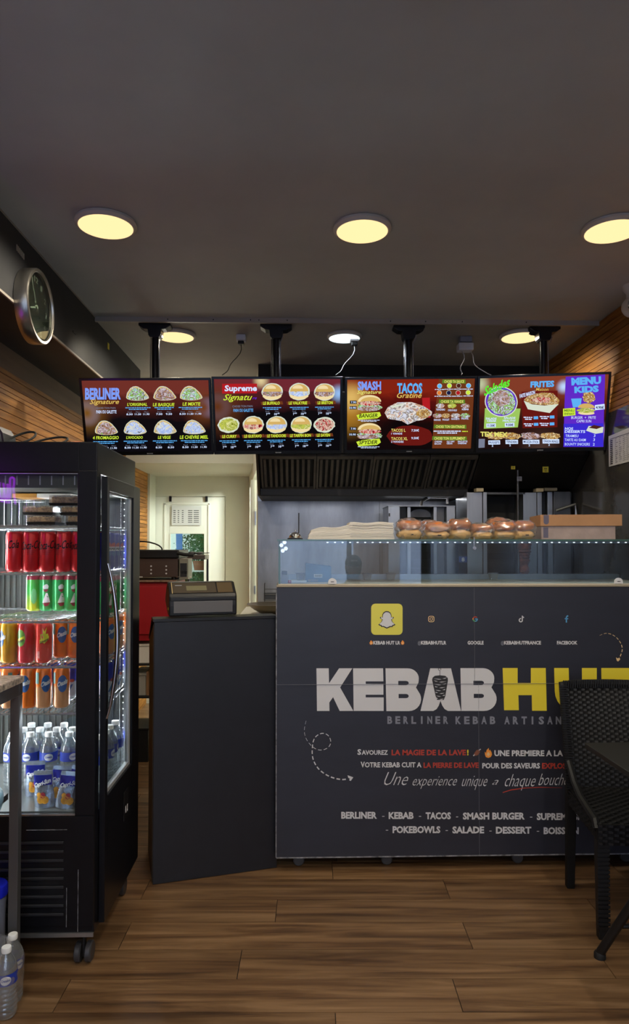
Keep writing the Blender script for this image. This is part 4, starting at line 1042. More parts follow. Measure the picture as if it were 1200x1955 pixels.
for mb, mt, nm in ((W_, m_wl, 'white_lettering'), (G_, m_wl2, 'grey_lettering'), (Y_, m_yl, 'yellow_lettering'), (R_, m_rd, 'red_lettering'), (O_, m_or, 'orange_print'), (K_, m_ink, 'dark_print'), (SN, m_snap, 'yellow_badge'), (SK, m_skin, 'sand_print'), (BL, m_blu, 'blue_print'), (GN, m_grn, 'green_print'), (BN, m_brn, 'brown_print')):
    mb.build(nm, mt, counter, kind='stuff')

# ---- glass case on the counter
YC = YF + .03
gl0 = at(531, 1060, Y=YC).x; zg = at(700, 1030.5, Y=YC).z; zgb = ztop
case = thing('glass_case', 'long glass display case with a strip of white lights on top of the counter', 'display case', (gl0, YC, ztop))
H_ = zg - ztop; Lc = CR - gl0
MB().box(.008, Lc, 0, .006, .003, H_ - .006).build('front_pane', m_case, case)
MB().box(0, .006, .0, .46, .003, H_ - .006).build('end_pane', m_case, case)
MB().box(-.004, Lc, -.012, .48, H_ - .006, H_ + .002).build('top_pane', m_glass, case)
eg = MB(); eg.box(-.004, Lc, -.0135, -.012, H_ - .006, H_ + .002); eg.box(-.0055, -.004, -.012, .48, H_ - .006, H_ + .002); eg.box(.001, .009, -.001, .007, .0, H_ - .006); eg.build('pane_edge', m_gedge, case)
MB().box(0, Lc, -.004, .46, 0, .003).build('base_ledge', M('ledge', (196, 184, 166), .5), case)
MB().box(.02, Lc, .40, .46, .003, .03).build('rear_rail', m_steel, case)
ls = MB(); ls.box(.22, Lc, .012, .022, H_ - .016, H_ - .008); ls.build('light_strip', m_steel, case)
ld = MB(); x = .22
while x < Lc - .01: ld.box(x, x + .008, .0105, .0125, H_ - .0135, H_ - .0105); x += .0345
ld.build('leds', m_lit_white, case, kind='stuff')
al = bpy.data.lights.new('case_light', 'AREA'); al.shape = 'RECTANGLE'; al.size = Lc - .3; al.size_y = .006; al.energy = 1.2; al.color = (.9, .96, 1)
ao = bpy.data.objects.new('case_light', al); COL.objects.link(ao); ao.parent = case; ao.location = (Lc / 2 + .1, .017, H_ - .0165)
for dx, dz in ((.014, -.025), (.028, -.012), (.034, -.04), (.02, -.05)):
    MB().cyl((dx, -.004, H_ + dz), .009, .006, 'y', 12).build('clamp', m_chrome, case, smooth=True)
q = at(903, 1036, Y=YC); ck = MB(); ck.box(q.x - gl0 - .002, q.x - gl0 + .002, -.018, -.010, H_ - .03, H_ + .01); ck.cyl((q.x - gl0, -.022, H_ - .038), .008, .008, 'y', 14); ck.build('clamp', m_chrome, case)
def on_case(px, dy=0): return at(px, 1030, Y=YC + dy).x
ZC = zg + .002
# things standing inside the case
def lbl(o, label, cat, group=None):
    o['label'] = label; o['category'] = cat
    if group: o['group'] = group
    return o
p = at(538, 1111, Y=YC + .05); t = thing('plastic_cup', 'small grey plastic cup at the left end inside the glass case', 'cup', (p.x + .012, YC + .05, ztop + .003))
MB().box(-.016, .016, -.014, .014, 0, .040).build('body', m_wl2, t, bevel=.004); MB().box(-.014, .012, -.010, .012, .041, .058).build('lid', m_blackp, t, bevel=.003)
p = at(549, 1108, Y=YC + .05); mk_ = MB().cyl((p.x - .008, YC + .05, ztop + .011), .008, .026, 'x', 12)
t = thing('marker_pen', 'white marker pen with a red cap lying in the glass case', 'pen', (p.x, YC + .05, ztop + .011))
MB().cyl((-.014, 0, 0), .0078, .030, 'x', 14).build('cap', m_red, t, smooth=True); MB().cyl((.017, 0, 0), .006, .07, 'x', 14).build('barrel', m_wl, t, smooth=True)
for px, lb in ((634, 'white half-round price holder at the left of the glass case, beside the blue carton'), (1180, 'white half-round price holder at the right end of the glass case')):
    p = at(px, 1105, Y=YC - .012); t = thing('price_holder', lb, 'price holder', (p.x, YC - .012, ztop + .003), group='round price holders on the counter edge')
    MB().prism([(-.019, 0), (.019, 0)] + arc(0, .008, .019, .019, 0, 180, 12), lambda x, y: (x, -.004, y), lambda x, y: (x, .004, y)).build('disc', m_wl, t, bevel=.001)
    MB().box(-.007, .007, -.0048, -.004, .009, .012).build('print', m_ink, t)
# blue carton
p0, p1 = at(583, 1072, Y=YC + .16), at(632, 1104, Y=YC + .16)
t = thing('blue_carton', 'blue printed carton with a white bar-code label inside the glass case', 'carton', ((p0.x + p1.x) / 2, YC + .22, ztop + .003))
wd = (p1.x - p0.x) / 2; hh = p0.z - ztop - .012
m_bc = M('blue_card', (52, 104, 140), .5, noise=(9, .2))
MB().hexa([(-wd, -.06, 0), (wd, -.06, 0), (wd, .06, 0), (-wd, .06, 0)], [(-wd, -.06, hh), (wd, -.06, hh - .014), (wd, .06, hh - .014), (-wd, .06, hh)]).build('box', m_bc, t, bevel=.002)
MB().box(-wd * .35, wd * .3, -.0612, -.06, .022, .038).build('label', m_wl, t)
tx = MB(); text(tx, 'BETON', -wd * .8, -wd * .05, .003, .013, lambda x, y: (x, -.0614, y), .05); tx.build('lettering', m_wl2, t, kind='stuff')
bars = MB()
for k in range(12): bars.box(-wd * .3 + k * .0028, -wd * .3 + k * .0028 + .0012 + .0006 * (k % 3), -.0616, -.0612, .025, .035)
bars.build('bar_code', m_ink, t, kind='stuff')
# food containers at the back of the case
for i, px in enumerate((574, 606, 700, 745, 940)):
    p = at(px, 1108, Y=YC + .34); t = thing('sauce_tub', ['clear tub with a pale lid at the far left in the glass case', 'clear tub behind the blue carton in the glass case', 'clear tub behind the cap wearer in the glass case', 'clear tub left of the steel grill in the glass case', 'clear tub left of the roast spit in the glass case'][i], 'tub', (p.x, YC + .33, ztop + .003))
    MB().lathe([(.018, 0), (.024, .03), (.025, .032)], seg=20).build('tub', m_film, t, smooth=True); MB().lathe([(.026, .0325), (.026, .037), (.02, .038)], seg=20).build('lid', m_wl2, t, smooth=True)

# ---- things on top of the case
def napkins(px0, px1, py0, py1, lb, seed, n, curl, lean):
    x0, x1 = at(px0, py1, Y=YC + .05).x, at(px1, py1, Y=YC + .05).x; h = at(px0, py0, Y=YC + .05).z - at(px0, py1, Y=YC + .05).z
    t = thing('napkin_stack', lb, 'napkins', ((x0 + x1) / 2, YC + .14, ZC), group='stacks of paper napkins on the glass case')
    rnd = random.Random(seed); w_ = (x1 - x0) / 2
    for k in range(n):
        mb = MB(); z0 = h * k / n; z1 = h * (k + 1) / n - .0011
        nx = 10; j = rnd.uniform(-.003, .003)
        def zc_(u, z): return z * (1 + curl * (u ** 2) * .9 * math.copysign(1, u + .15)) + (z / h) * .003 * math.sin(u * 5 + seed)
        vs = []; fs = []
        for i in range(nx + 1):
            u = -1 + 2 * i / nx; xx = u * w_ + j + lean * (z0 / h) * .012 - (0 if u > -.99 else .004 * (1 - k / n))
            for (yy, zz) in ((-.09, z0), (.10, z0), (.10, z1), (-.09, z1)): vs.append((xx, yy + j, max(.0003, zc_(u, zz))))
        for i in range(nx):
            a = i * 4; b = a + 4
            fs += [(a, b, b + 3, a + 3), (a + 1, a + 2, b + 2, b + 1), (a + 3, b + 3, b + 2, a + 2), (a, a + 1, b + 1, b)]
        fs += [(0, 3, 2, 1), (nx * 4, nx * 4 + 1, nx * 4 + 2, nx * 4 + 3)]
        mb.add(vs, fs); mb.build('napkin_layer', m_napkin, t)
napkins(590, 669, 1004, 1028, 'lower curled stack of white paper napkins beside the bell', 4, 9, .22, .6)
napkins(669, 752, 995, 1028, 'taller stack of white paper napkins left of the bread', 6, 12, .02, -.4)
# bell and stick
p = at(563, 1024, Y=YC + .04); t = thing('service_bell', 'chrome service bell on the left end of the glass case', 'bell', (p.x, YC + .05, ZC))
MB().lathe([(.036, 0), (.036, .005), (.030, .007)], seg=28).build('base', m_blackp, t, smooth=True)
MB().lathe([(.029, .008), (.028, .014), (.023, .024), (.013, .031), (.003, .034), (.001, .034)], seg=28).build('dome', m_chrome, t, smooth=True)
MB().lathe([(.003, .034), (.003, .039), (.0045, .040), (.003, .044), (.001, .044)], seg=12).build('button', m_chrome, t, smooth=True)
p = at(570, 1028, Y=YC + .10); t = MB().cyl((0, 0, 0), .0028, .125, seg=8).build('skewer', m_ink); t.location = (p.x, YC + .10, ZC); lbl(t, 'thin dark upright rod standing behind the bell', 'rod')

# bread in film bags
def bread(px0, px1, py0, dy, lb, seed, layers=2):
    Yq = YC + .07 + dy
    x0, x1 = at(px0, 1027, Y=Yq).x, at(px1, 1027, Y=Yq).x; h = at(px0, py0, Y=Yq).z - ZC
    t = thing('bread_bag', lb, 'bread', ((x0 + x1) / 2, Yq, ZC), group='bagged flat breads on the glass case')
    rnd = random.Random(seed); w_ = (x1 - x0) / 2 * 1.02
    hs = h * .5
    for k in range(2):
        ph = [rnd.uniform(0, 6) for _ in range(4)]
        def fn(p, k=k):
            n = .05 * math.sin(p.x * 60 + ph[0]) + .04 * math.sin(p.y * 50 + ph[1]) + .05 * math.sin(p.x * 130 + ph[2])
            sx = abs(p.x) / w_
            z = p.z * (1 + n * 2)
            return Vector((math.copysign(abs(p.x / w_) ** .65, p.x) * w_, p.y * (1 + n), z))
        mb = MB(); mb.ball((rnd.uniform(-.002, .002), 0, hs * (.48 + k * .98)), (w_ * (.98 - .05 * k), .075, hs * .56), 26, 14, fn)
        o = mb.build('loaf', m_crust if k else m_crumb, t, smooth=True)
        if k == 0: pass
    cr = MB(); cr.box(-w_ * .15, w_ * .12, -.077, -.070, hs * .42, hs * .52)
    if seed % 2: cr.build('slash_mark', m_ink, t)
    ph = [rnd.uniform(0, 6) for _ in range(6)]
    def fb(p):
        n = .03 * math.sin(p.x * 210 + p.z * 160 + ph[0]) + .03 * math.sin(p.z * 240 - p.x * 90 + ph[1]) + .02 * math.sin(p.y * 180 + ph[2])
        return Vector((math.copysign(abs(p.x / (w_ * 1.05)) ** .5, p.x) * w_ * 1.05 * (1 + n), math.copysign(abs(p.y / .084) ** .6, p.y) * .084 * (1 + n), p.z * (1 + n * 1.5) if p.z > -h * .45 else -h * .5))
    MB().ball((0, 0, h * .5 + .001), (w_ * 1.05, .084, h * .53), 34, 20, fb).build('film_bag', m_film, t, smooth=True)
bread(757, 804, 992, 0, 'bagged bread leftmost in the row, right beside the napkins', 21)
bread(809, 856, 997, 0, 'second bagged bread from the napkins', 23)
bread(854, 897, 991, .01, 'third bagged bread from the napkins, tallest', 24)
bread(896, 938, 1000, 0, 'flat low bagged bread in the middle of the row', 25)
bread(938, 981, 995, .01, 'bagged bread second from the cardboard box', 26)
bread(976, 1016, 995, 0, 'bagged bread touching the cardboard box', 27)
bread(928, 972, 990, .17, 'darker bagged bread lying behind the row', 28)
bread(800, 840, 995, .17, 'pale bagged bread behind the second one from the napkins', 29)
# cardboard box, two shells
p = at(1031, 1024, Y=YC + .06); q = at(1165, 1024, Y=YC + .06)
t = thing('cardboard_box', 'flat brown cardboard box with a lid at the right end of the glass case', 'box', (p.x, YC + .05, ZC), rz=R(-8))
wl_ = q.x - p.x; h1 = .062; h2 = .115
MB().box(0, wl_, 0, .24, 0, h1 + .01).build('tray', m_cardside, t, bevel=.0015)
MB().box(-.004, wl_ + .028, -.006, .245, h1, h2).build('lid', m_card, t, bevel=.0015)
pr = MB(); pr.box(.010, .034, -.0066, -.006, h1 + .02, h2 - .001); pr.prism(arc(.022, h1 + .02, .012, .012, 180, 360, 8), lambda x, y: (x, -.0066, y), lambda x, y: (x, -.006, y)); pr.box(.010, .032, -.0008, 0, .008, h1 - .006)
pr.build('stamps', M('box_stamp', (88, 84, 104), .6), t)

# ================================================================== KIOSK AND REGISTER
a = at(290.5, 1690, Z=0); b = at(528, 1657, Z=0)
rz = math.atan2(b.y - a.y, b.x - a.x); KW = (b - a).length
kz = at(295, 1182, Y=a.y).z
kiosk = thing('till_stand', 'tall plain black till stand angled between the fridge and the counter', 'stand', (a.x, a.y, 0), rz)
pf = [(.02, 0), (.34, 0), (.34, 1.02), (.02, kz - .012)]
KD = .34
MB().box(.002, KW, 0, .018, .002, kz - .014).build('front_panel', m_kiosk, kiosk, bevel=.001)
sd = MB(); sd.prism([(.0185, .002), (KD, .002), (KD, 1.005), (.0185, kz - .022)], lambda x, y: (.0, x, y), lambda x, y: (.018, x, y)); sd.build('side_panel', m_kioskside, kiosk)
sd = MB(); sd.prism([(.0185, .002), (KD, .002), (KD, 1.005), (.0185, kz - .022)], lambda x, y: (KW - .018, x, y), lambda x, y: (KW, x, y)); sd.build('side_panel', m_kioskside, kiosk)
tp = MB(); tp.prism([(-.004, kz - .012), (.10, kz - .012), (KD, 1.006), (KD, 1.020), (.10, kz), (-.004, kz)], lambda x, y: (-.003, x, y), lambda x, y: (KW, x, y)); tp.build('top_board', m_blackp, kiosk)
MB().box(.019, KW - .019, .25, .31, .1, .95).build('inner_board', m_kiosk, kiosk)
# register (its customer side faces the photographer)
rot = Matrix.Rotation(rz, 4, 'Z')
k0 = at(322, 1176, Y=a.y + .06); k1 = at(451, 1176, Y=a.y + .14)
RW = (k1 - k0).length * 1.0
inv = rot.inverted()
lx = (inv @ Vector((k0.x - a.x, k0.y - a.y, 0))).x
o3 = rot @ Vector((lx, .035, 0))
reg = thing('cash_register', 'black cash register with a small display standing on the till stand', 'cash register', (a.x + o3.x, a.y + o3.y, kz + .001), rz)
rp_ = [(0, .004), (-.002, .050), (0, .090), (.008, .102), (.085, .150), (.115, .152), (.17, .10), (.26, .02), (.26, -.02), (.10, .004)]
rp_ = [(0, .004), (-.002, .050), (0, .090), (.008, .102), (.075, .150), (.105, .152), (.17, .115), (.24, .06), (.065, .004)]
bd = MB(); bd.prism(rp_, lambda x, y: (0, x, y), lambda x, y: (RW, x, y)); bd.build('body', m_blackp, reg, bevel=.006)
MB().box(.02, RW - .02, -.0045, .0005, .018, .070).build('grey_front', M('grey_plastic', (92, 90, 92), .45), reg, bevel=.001)
MB().box(.006, RW - .006, -.006, .01, .072, .088).build('front_band', m_blackp, reg, bevel=.002)
th = math.atan2(.048, .067); n_ = Vector((0, -math.sin(th), math.cos(th)))
def rs(u, v, d=0):    # along the slanted display face
    y = .008 + (.075 - .008) * v; z = .102 + .048 * v; return (u * RW, y + n_.y * d, z + n_.z * d)
def slab(mb, u0, u1, v0, v1, d0, d1): mb.hexa([rs(u0, v0, d0), rs(u1, v0, d0), rs(u1, v1, d0), rs(u0, v1, d0)], [rs(u0, v0, d1), rs(u1, v0, d1), rs(u1, v1, d1), rs(u0, v1, d1)])
x = MB(); slab(x, .06, .70, .06, .92, -.001, .002); x.build('display_panel', M('smoky_plastic', (74, 66, 56), .25), reg)
x = MB(); slab(x, .26, .56, .22, .62, .002, .004); x.build('display_window', M('display_window', (112, 108, 84), .2), reg)
x = MB(); slab(x, .72, .95, .06, .92, -.001, .002); x.build('receipt_lid', M('brown_plastic', (86, 72, 52), .3), reg)
x = MB(); slab(x, .045, .055, .02, .95, -.001, .003); x.build('light_edge', M('pale_edge', (186, 160, 110), .4), reg)
x = MB(); slab(x, .10, .20, .66, .72, .002, .0026); x.build('maker_mark', m_wl2, reg)
x = MB(); x.box(-.001, .002, .03, .05, .03, .04); x.build('side_label', m_yl, reg)

# ================================================================== BEHIND: WORKTOP, WOK, RACK
wz = 1.045
x0 = at(452, 1178, Y=3.85).x
wt = thing('steel_worktable', 'pale worktop table standing behind the till stand and counter', 'table', (x0, 3.85, 0))
MB().box(0, CR - x0, 0, .70, wz - .03, wz).build('worktop', M('pale_worktop', (214, 210, 196), .4), wt, bevel=.002)
MB().box(.02, CR - x0 - .02, .02, .68, .35, .37).build('shelf', m_steel, wt)
for xx in (.03, CR - x0 - .07):
    for yy in (.03, .63): MB().box(xx, xx + .04, yy, yy + .04, 0, wz - .031).build('leg', m_steel, wt)
p = at(515, 1165, Y=4.02); t = thing('wok_pan', 'wide dark metal wok on the pale worktop beside the till', 'pan', (p.x + .02, 4.05, wz))
MB().lathe([(.055, .001), (.075, .006), (.115, .028), (.150, .055), (.158, .062), (.150, .059), (.113, .032), (.072, .010), (.001, .006)], seg=40).build('bowl', M('seasoned_metal', (120, 108, 90), .3, .9), t, smooth=True)
MB().tube([(.14, 0, .055), (.22, .02, .075), (.30, .03, .085)], [.008, .009, .012], 10).build('handle', m_blackp, t, smooth=True)
p = at(518, 1150, Y=4.42); t = thing('wire_rack', 'small blackened wire rack against the steel wall behind the wok', 'rack', (p.x, 4.42, wz))
for k in range(4): MB().tube([(-.045, 0, .02 + k * .035), (.06, 0, .02 + k * .035)], .003, 6).build('wire', m_steeldark, t)
for xx in (-.045, .06): MB().tube([(xx, 0, 0), (xx, 0, .16), (xx * .9, 0, .165)], .0035, 6).build('post', m_steeldark, t)
MB().box(-.05, .065, .01, .05, .05, .10).build('bracket_plate', m_smoke if False else m_steeldark, t)
# red cabinet with the contact grill
Yg = 4.6
rx0, rx1 = XL + .02, at(330, 1110, Y=Yg).x
zr1 = at(300, 1111, Y=Yg).z; zr0 = at(300, 1224, Y=Yg).z
rc = thing('red_cabinet', 'low glossy red cabinet at the left wall under the grill', 'cabinet', ((rx0 + rx1) / 2, Yg, zr0))
wd = (rx1 - rx0) / 2
MB().box(-wd, wd, .012, .5, 0, zr1 - zr0).build('body', m_red, rc, bevel=.003)
MB().box(-wd + .004, wd - .004, 0, .012, .045, zr1 - zr0 - .03).build('door', m_red, rc, bevel=.002)
MB().box(-wd - .0, wd + .02, -.01, .5, zr1 - zr0 + .0005, zr1 - zr0 + .012).build('top_sheet', M('crumb_top', (120, 92, 76), .6, noise=(40, .6)), rc)
zt = zr1 + .013
gx1 = at(341, 1080, Y=Yg).x
gr = thing('contact_grill', 'large brown contact grill with a black lid on the red cabinet', 'grill', ((rx0 + gx1) / 2, Yg + .02, zt))
wg = (gx1 - rx0) / 2
zz = at(300, 1066, Y=Yg).z - zt; zl = at(300, 1050, Y=Yg).z - zt
MB().box(-wg, wg - .01, 0, .40, .018, zz).build('body', M('brown_metal', (84, 68, 62), .4, .5), gr, bevel=.004)
MB().box(-wg + .02, wg, -.012, .39, zz + .001, zl).build('lid', m_blackp, gr, bevel=.006)
for px in (259, 288, 317):
    for py in (1081, 1088, 1095):
        q = at(px, py, Y=Yg + .015); MB().cyl((q.x - (rx0 + gx1) / 2, -.003, q.z - zt), .0055, .004, 'y', 10).build('rivet', m_wl, gr)
for xx in (-wg + .03, -.05, wg - .04): MB().cyl((xx, .03, 0), .015, .018, seg=12).build('foot', m_blackp, gr)
tx = MB()
for k in range(7): q = at(257 + k * 2.2, 1105, Y=Yg + .015); tx.box(q.x - (rx0 + gx1) / 2, q.x - (rx0 + gx1) / 2 + .005, -.001, 0, q.z - zt - .004 + .012, q.z - zt + .004 + .012)
tx.build('marking', m_wl, gr, kind='stuff')
MB().tube([(-.02 + .17 * math.cos(R(k)), .1, zl + .06 * math.sin(R(k))) for k in range(180, -1, -15)], .005, 8).build('hose', m_blackm, gr, smooth=True)
hx = at(346, 1056, Y=Yg).x - (rx0 + gx1) / 2
MB().tube([(wg - .01, -.02, zl - .02), (hx + .02, -.03, zl - .03), (hx + .085, -.03, zl - .035)], .012, 10).build('handle', m_blackm, gr, smooth=True)
q0, q1 = at(330, 1067, Y=Yg), at(357, 1101, Y=Yg)
cb_ = MB(); c0 = (rx0 + gx1) / 2
cb_.box(q0.x - c0 + .035, q1.x - c0, .02, .2, .002, q0.z - zt); cb_.build('control_box', M('grey_metal', (150, 144, 128), .4, .4), gr, bevel=.003)
MB().box(q0.x - c0 + .042, q1.x - c0 - .008, .016, .02, .02, q0.z - zt - .03).build('control_panel', m_ink, gr)
for k in range(2): MB().cyl((q0.x - c0 + .058 + k * .022, .004, .055), .009, .014, 'y', 12).build('knob', m_blackp, gr)
# bits on the worktop behind: bowls, knives
p = at(372, 1060, Y=5.2)
t = thing('side_shelf', 'narrow shelf with metal edge in front of the door pane', 'shelf', (p.x, 5.2, 0))
MB().box(-.10, .075, 0, .25, 1.345, 1.38).build('board', M('grey_brown_metal', (104, 92, 84), .4, .4), t, bevel=.002)
MB().box(-.13, .075, 0, .25, 1.15, 1.162).build('lower_board', M('cluttered_grey', (110, 100, 92), .6, noise=(30, .5)), t)
for xx in (-.09, .058): MB().box(xx, xx + .015, .22, .24, 0, 1.38).build('leg', m_steeldark, t)
for i, (px, py, r_) in enumerate(((352, 1050, .018), (366, 1052, .022), (380, 1052, .016))):
    q = at(px, py, Y=5.25); o = thing('steel_utensil', ['steel tongs head lying nearest the grill on the side shelf', 'round steel ladle on the side shelf', 'small steel scoop at the right end of the side shelf'][i], 'utensil', (q.x, 5.25, 1.381))
    MB().ball((0, 0, r_ * .6), (r_ * 1.6, r_, r_ * .6), 12, 7).build('head', m_steeldark, o, smooth=True); MB().tube([(r_, 0, r_ * .7), (r_ + .06, .02, r_ * .9)], .004, 6).build('handle', m_steel, o, smooth=True)
q = at(350, 1107, Y=Yg + .1)
t = thing('paper_pile', 'crumpled pile of pale wrapping paper right of the grill', 'paper', (q.x - .0, Yg + .12, zr1 + .013)); rnd = random.Random(8)
for k in range(3):
    def fn(p): return Vector((p.x * (1 + .15 * math.sin(p.y * 90 + k)), p.y, p.z * (1 + .4 * math.sin(p.x * 120 + k * 2))))
    MB().ball((k * .022 - .03, 0, .006 + k * .004), (.035, .05, .006), 16, 6, fn).build('sheet', m_napkin, t, smooth=False)

# shelf unit under the red cabinet with boxes, seen in the gap
su = thing('storage_rack', 'dark storage rack under the red cabinet, full of boxes', 'rack', ((rx0 + rx1) / 2, Yg, 0))
for xx in (-wd, wd - .03):
    for yy in (0, .45): MB().box(xx, xx + .03, yy, yy + .03, 0, zr0 - .001).build('post', m_blackm, su)
zsh = [at(265, y, Y=Yg).z for y in (1268, 1330, 1460, 1555)]
for z in zsh: MB().box(-wd + .03, wd - .03, 0, .48, z - .012, z).build('shelf', m_blackm, su)
gx = at(264, 1300, Y=Yg).x
def crate(name, lb, cat, z, w_, h, mt, rzz=0, lidm=None):
    t = thing(name, lb, cat, (gx, Yg + .16, z), rzz)
    b_ = MB(); b_.box(-w_, w_, -.13, .13, .0005, h); b_.build('body', mt, t, bevel=.003)
    MB().box(-w_ - .006, w_ + .006, -.136, .136, h + .0005, h + .014).build('lid', lidm or mt, t, bevel=.002)
    return t
crate('cardboard_carton', 'crumpled pale carton on the top shelf of the dark rack', 'carton', zsh[0], .05, .115, m_napkin, R(6))
crate('storage_crate', 'light grey plastic crate on the second shelf of the dark rack', 'crate', zsh[1], .042, .135, M('grey_crate', (160, 158, 150), .5))
t = thing('wooden_crate', 'slatted wooden crate on the second shelf of the dark rack', 'crate', (gx + .062, Yg + .05, zsh[1] + .0005))
for k in range(6): MB().box(-.016 + k * .008, -.011 + k * .008, -.02, .06, 0, .16).build('slat', m_card, t)
crate('brown_carton', 'brown carton on the lowest shelf of the dark rack', 'carton', zsh[3], .055, .20, m_card)
crate('dark_basket', 'dark basket on the third shelf of the dark rack', 'basket', zsh[2], .06, .22, m_blackm)

# ================================================================== HOOD
hx0 = at(496, 900, Y=4.1).x
hood = thing('extractor_hood', 'black canopy extractor hood with ribbed filters over the steel wall', 'hood', (hx0, 4.1, 1.75))
fb, ft = at(520, 932, Y=4.1).z - 1.75, .225
L_ = CR - hx0
fend = at(893, 900, Y=4.1).x - hx0
hb = MB(); hb.box(0, fend, 0, .48, 0, fb); hb.build('front_channel', m_hood, hood, bevel=.004)
hb = MB(); hb.hexa([(0, .02, fb), (L_, .02, fb), (L_, .48, fb), (0, .48, fb)], [(0, -.22, ft), (L_, -.22, ft), (L_, .48, ft), (0, .48, ft)]); hb.build('inner_box', m_blackm, hood)
hb = MB(); hb.box(0, L_, -.24, .48, ft, .58); hb.build('upper_casing', m_hood, hood, bevel=.004)
hb = MB(); hb.hexa([(-.012, .0, 0), (0, .0, 0), (0, .48, 0), (-.012, .48, 0)], [(-.012, -.24, ft), (0, -.24, ft), (0, .48, ft), (-.012, .48, ft)]); hb.build('end_plate', M('hood_end', (78, 66, 52), .5, .3), hood)
# baffle filters, each with its own ribs
def hp(x, s, d=0):      # s along the slope
    return (x, .02 - .26 * s - d * .55, fb + (ft - fb) * s - d * .83)
fedges = [.01, .335, .66, .985, fend]
for a, b in zip(fedges[:-1], fedges[1:]):
    f_ = MB(); fr = .014
    for (u0, u1, s0, s1) in ((a + .002, b - .002, .01, .07), (a + .002, b - .002, .90, .98), (a + .002, a + fr, .07, .90), (b - fr, b - .002, .07, .90)):
        f_.hexa([hp(u0, s0, .0), hp(u1, s0, .0), hp(u1, s0, .016), hp(u0, s0, .016)], [hp(u0, s1, .0), hp(u1, s1, .0), hp(u1, s1, .016), hp(u0, s1, .016)])
    fo = f_.build('filter', m_filter, hood)
    n = int((b - a - .03) / .031)
    for k in range(n):
        u = a + fr + .006 + k * (b - a - 2 * fr - .012) / n
        r_ = MB(); r_.hexa([hp(u, .09, .004), hp(u + .015, .09, .004), hp(u + .015, .09, .014), hp(u, .09, .014)], [hp(u, .88, .004), hp(u + .015, .88, .004), hp(u + .015, .88, .014), hp(u, .88, .014)])
        r_.build('rib', m_filter, fo)
# right part of the hood: plain black front down to the kebab grills
rb_ = MB(); rb_.hexa([(fend + .01, -.0, fb), (L_, -.0, fb), (L_, .1, fb), (fend + .01, .1, fb)], [(fend + .01, -.24, ft), (L_, -.24, ft), (L_, -.2, ft), (fend + .01, -.2, ft)]); rb_.build('front_plate', m_hood, hood, bevel=.003)
al = bpy.data.lights.new('hood_light', 'AREA'); al.shape = 'RECTANGLE'; al.size = .5; al.size_y = .05; al.energy = .8; al.color = (.93, .95, 1)
for u in (.35, 1.0):
    ao = bpy.data.objects.new('hood_light', al); COL.objects.link(ao); ao.parent = hood; ao.location = (u, .20, -.003)
# yellow stickers, small notice
for i, (px, py, w_, h_) in enumerate(((980, 890, .024, .034), (1042, 896, .034, .034), (991, 914, .028, .026))):
    q = at(px, py, Y=3.93); t = thing('warning_sticker' if i < 2 else 'small_notice', ['narrow yellow sticker on the hood, above the spit', 'wider yellow sticker on the hood, right of the spit', 'small square white sticker hanging under the hood'][i], 'sticker', (q.x, 3.939 if i < 2 else 3.93, q.z))
    MB().box(-w_ / 2, w_ / 2, 0, .003, -h_ / 2, h_ / 2).build('plate', (m_yl, m_yl, m_wl2)[i], t)
    k_ = MB(); k_.box(-w_ * .2, -w_ * .05, -.0008, 0, 0, h_ * .25); k_.box(w_ * .08, w_ * .22, -.0008, 0, 0, h_ * .25); k_.box(-w_ * .2, w_ * .2, -.0008, 0, -h_ * .3, -h_ * .2); k_.build('print', m_ink, t)

# ================================================================== GRILLS BEHIND THE COUNTER
YGk = 4.05
def X(px, Y=YGk): return at(px, 1000, Y=Y).x
def Zp(py, Y=YGk): return at(700, py, Y=Y).z
# gas grill with lamp arm
g1 = thing('gas_grill', 'stainless gyros grill behind the counter, left of the tall roasting station', 'grill', (X(743), YGk + .06, wz))
o = X(743)
hh = Zp(966) - wz
for (a, b, mt, dy) in ((743, 766, m_steel, .0), (766, 781, m_black, .05), (781, 788, m_steel, .02), (832, 839, m_steel, .02), (839, 856, m_steeldark, .05), (856, 873, m_steel, 0)):
    MB().box(X(a) - o + .001, X(b) - o - .001, dy, .26, 0, hh).build('panel', mt, g1, bevel=.001)
MB().box(X(743) - o, X(873) - o, .0, .27, hh + .001, hh + .006).build('top_sheet', m_steel, g1)
MB().box(X(788) - o, X(832) - o, .10, .26, 0, hh - .002).build('fire_box', m_blackm, g1)
MB().prism([(X(788) - o, hh - .06), (X(832) - o, hh - .06)] + arc((X(788) + X(832)) / 2 - o, hh - .055, (X(832) - X(788)) / 2, .045, 0, 180, 10), lambda x, y: (x, .085, y), lambda x, y: (x, .10, y)).build('arched_reflector', m_steeldark, g1)
for k in range(9): MB().box(X(789) - o, X(831) - o, .082, .086, .05 + k * (hh - .16) / 9, .053 + k * (hh - .16) / 9).build('mesh_bar', m_ink, g1)
MB().box(.004, .012, -.002, 0, hh - .06, hh - .04).build('slot', m_ink, g1)
# lamp arm
t = thing('slicer_arm', 'jointed steel arm with a short cross bar on the gas grill', 'arm', (X(810), YGk + .12, wz + hh + .0065))
MB().tube([(0, 0, 0), (.005, 0, .03), (.03, 0, .045), (.05, 0, .055)], .010, 8).build('joint', m_steeldark, t, smooth=True)
MB().cyl((.047, -.02, .055), .010, .03, 'y', 12).build('hub', m_steel, t)
MB().tube([(.05, 0, .055), (.16, 0, .052)], .005, 8).build('bar', m_steel, t, smooth=True)
MB().box(.158, .169, -.01, .01, .015, .085).build('cross_piece', m_wl, t, bevel=.002)

def station(px0, pxs, label, kind):
    pass
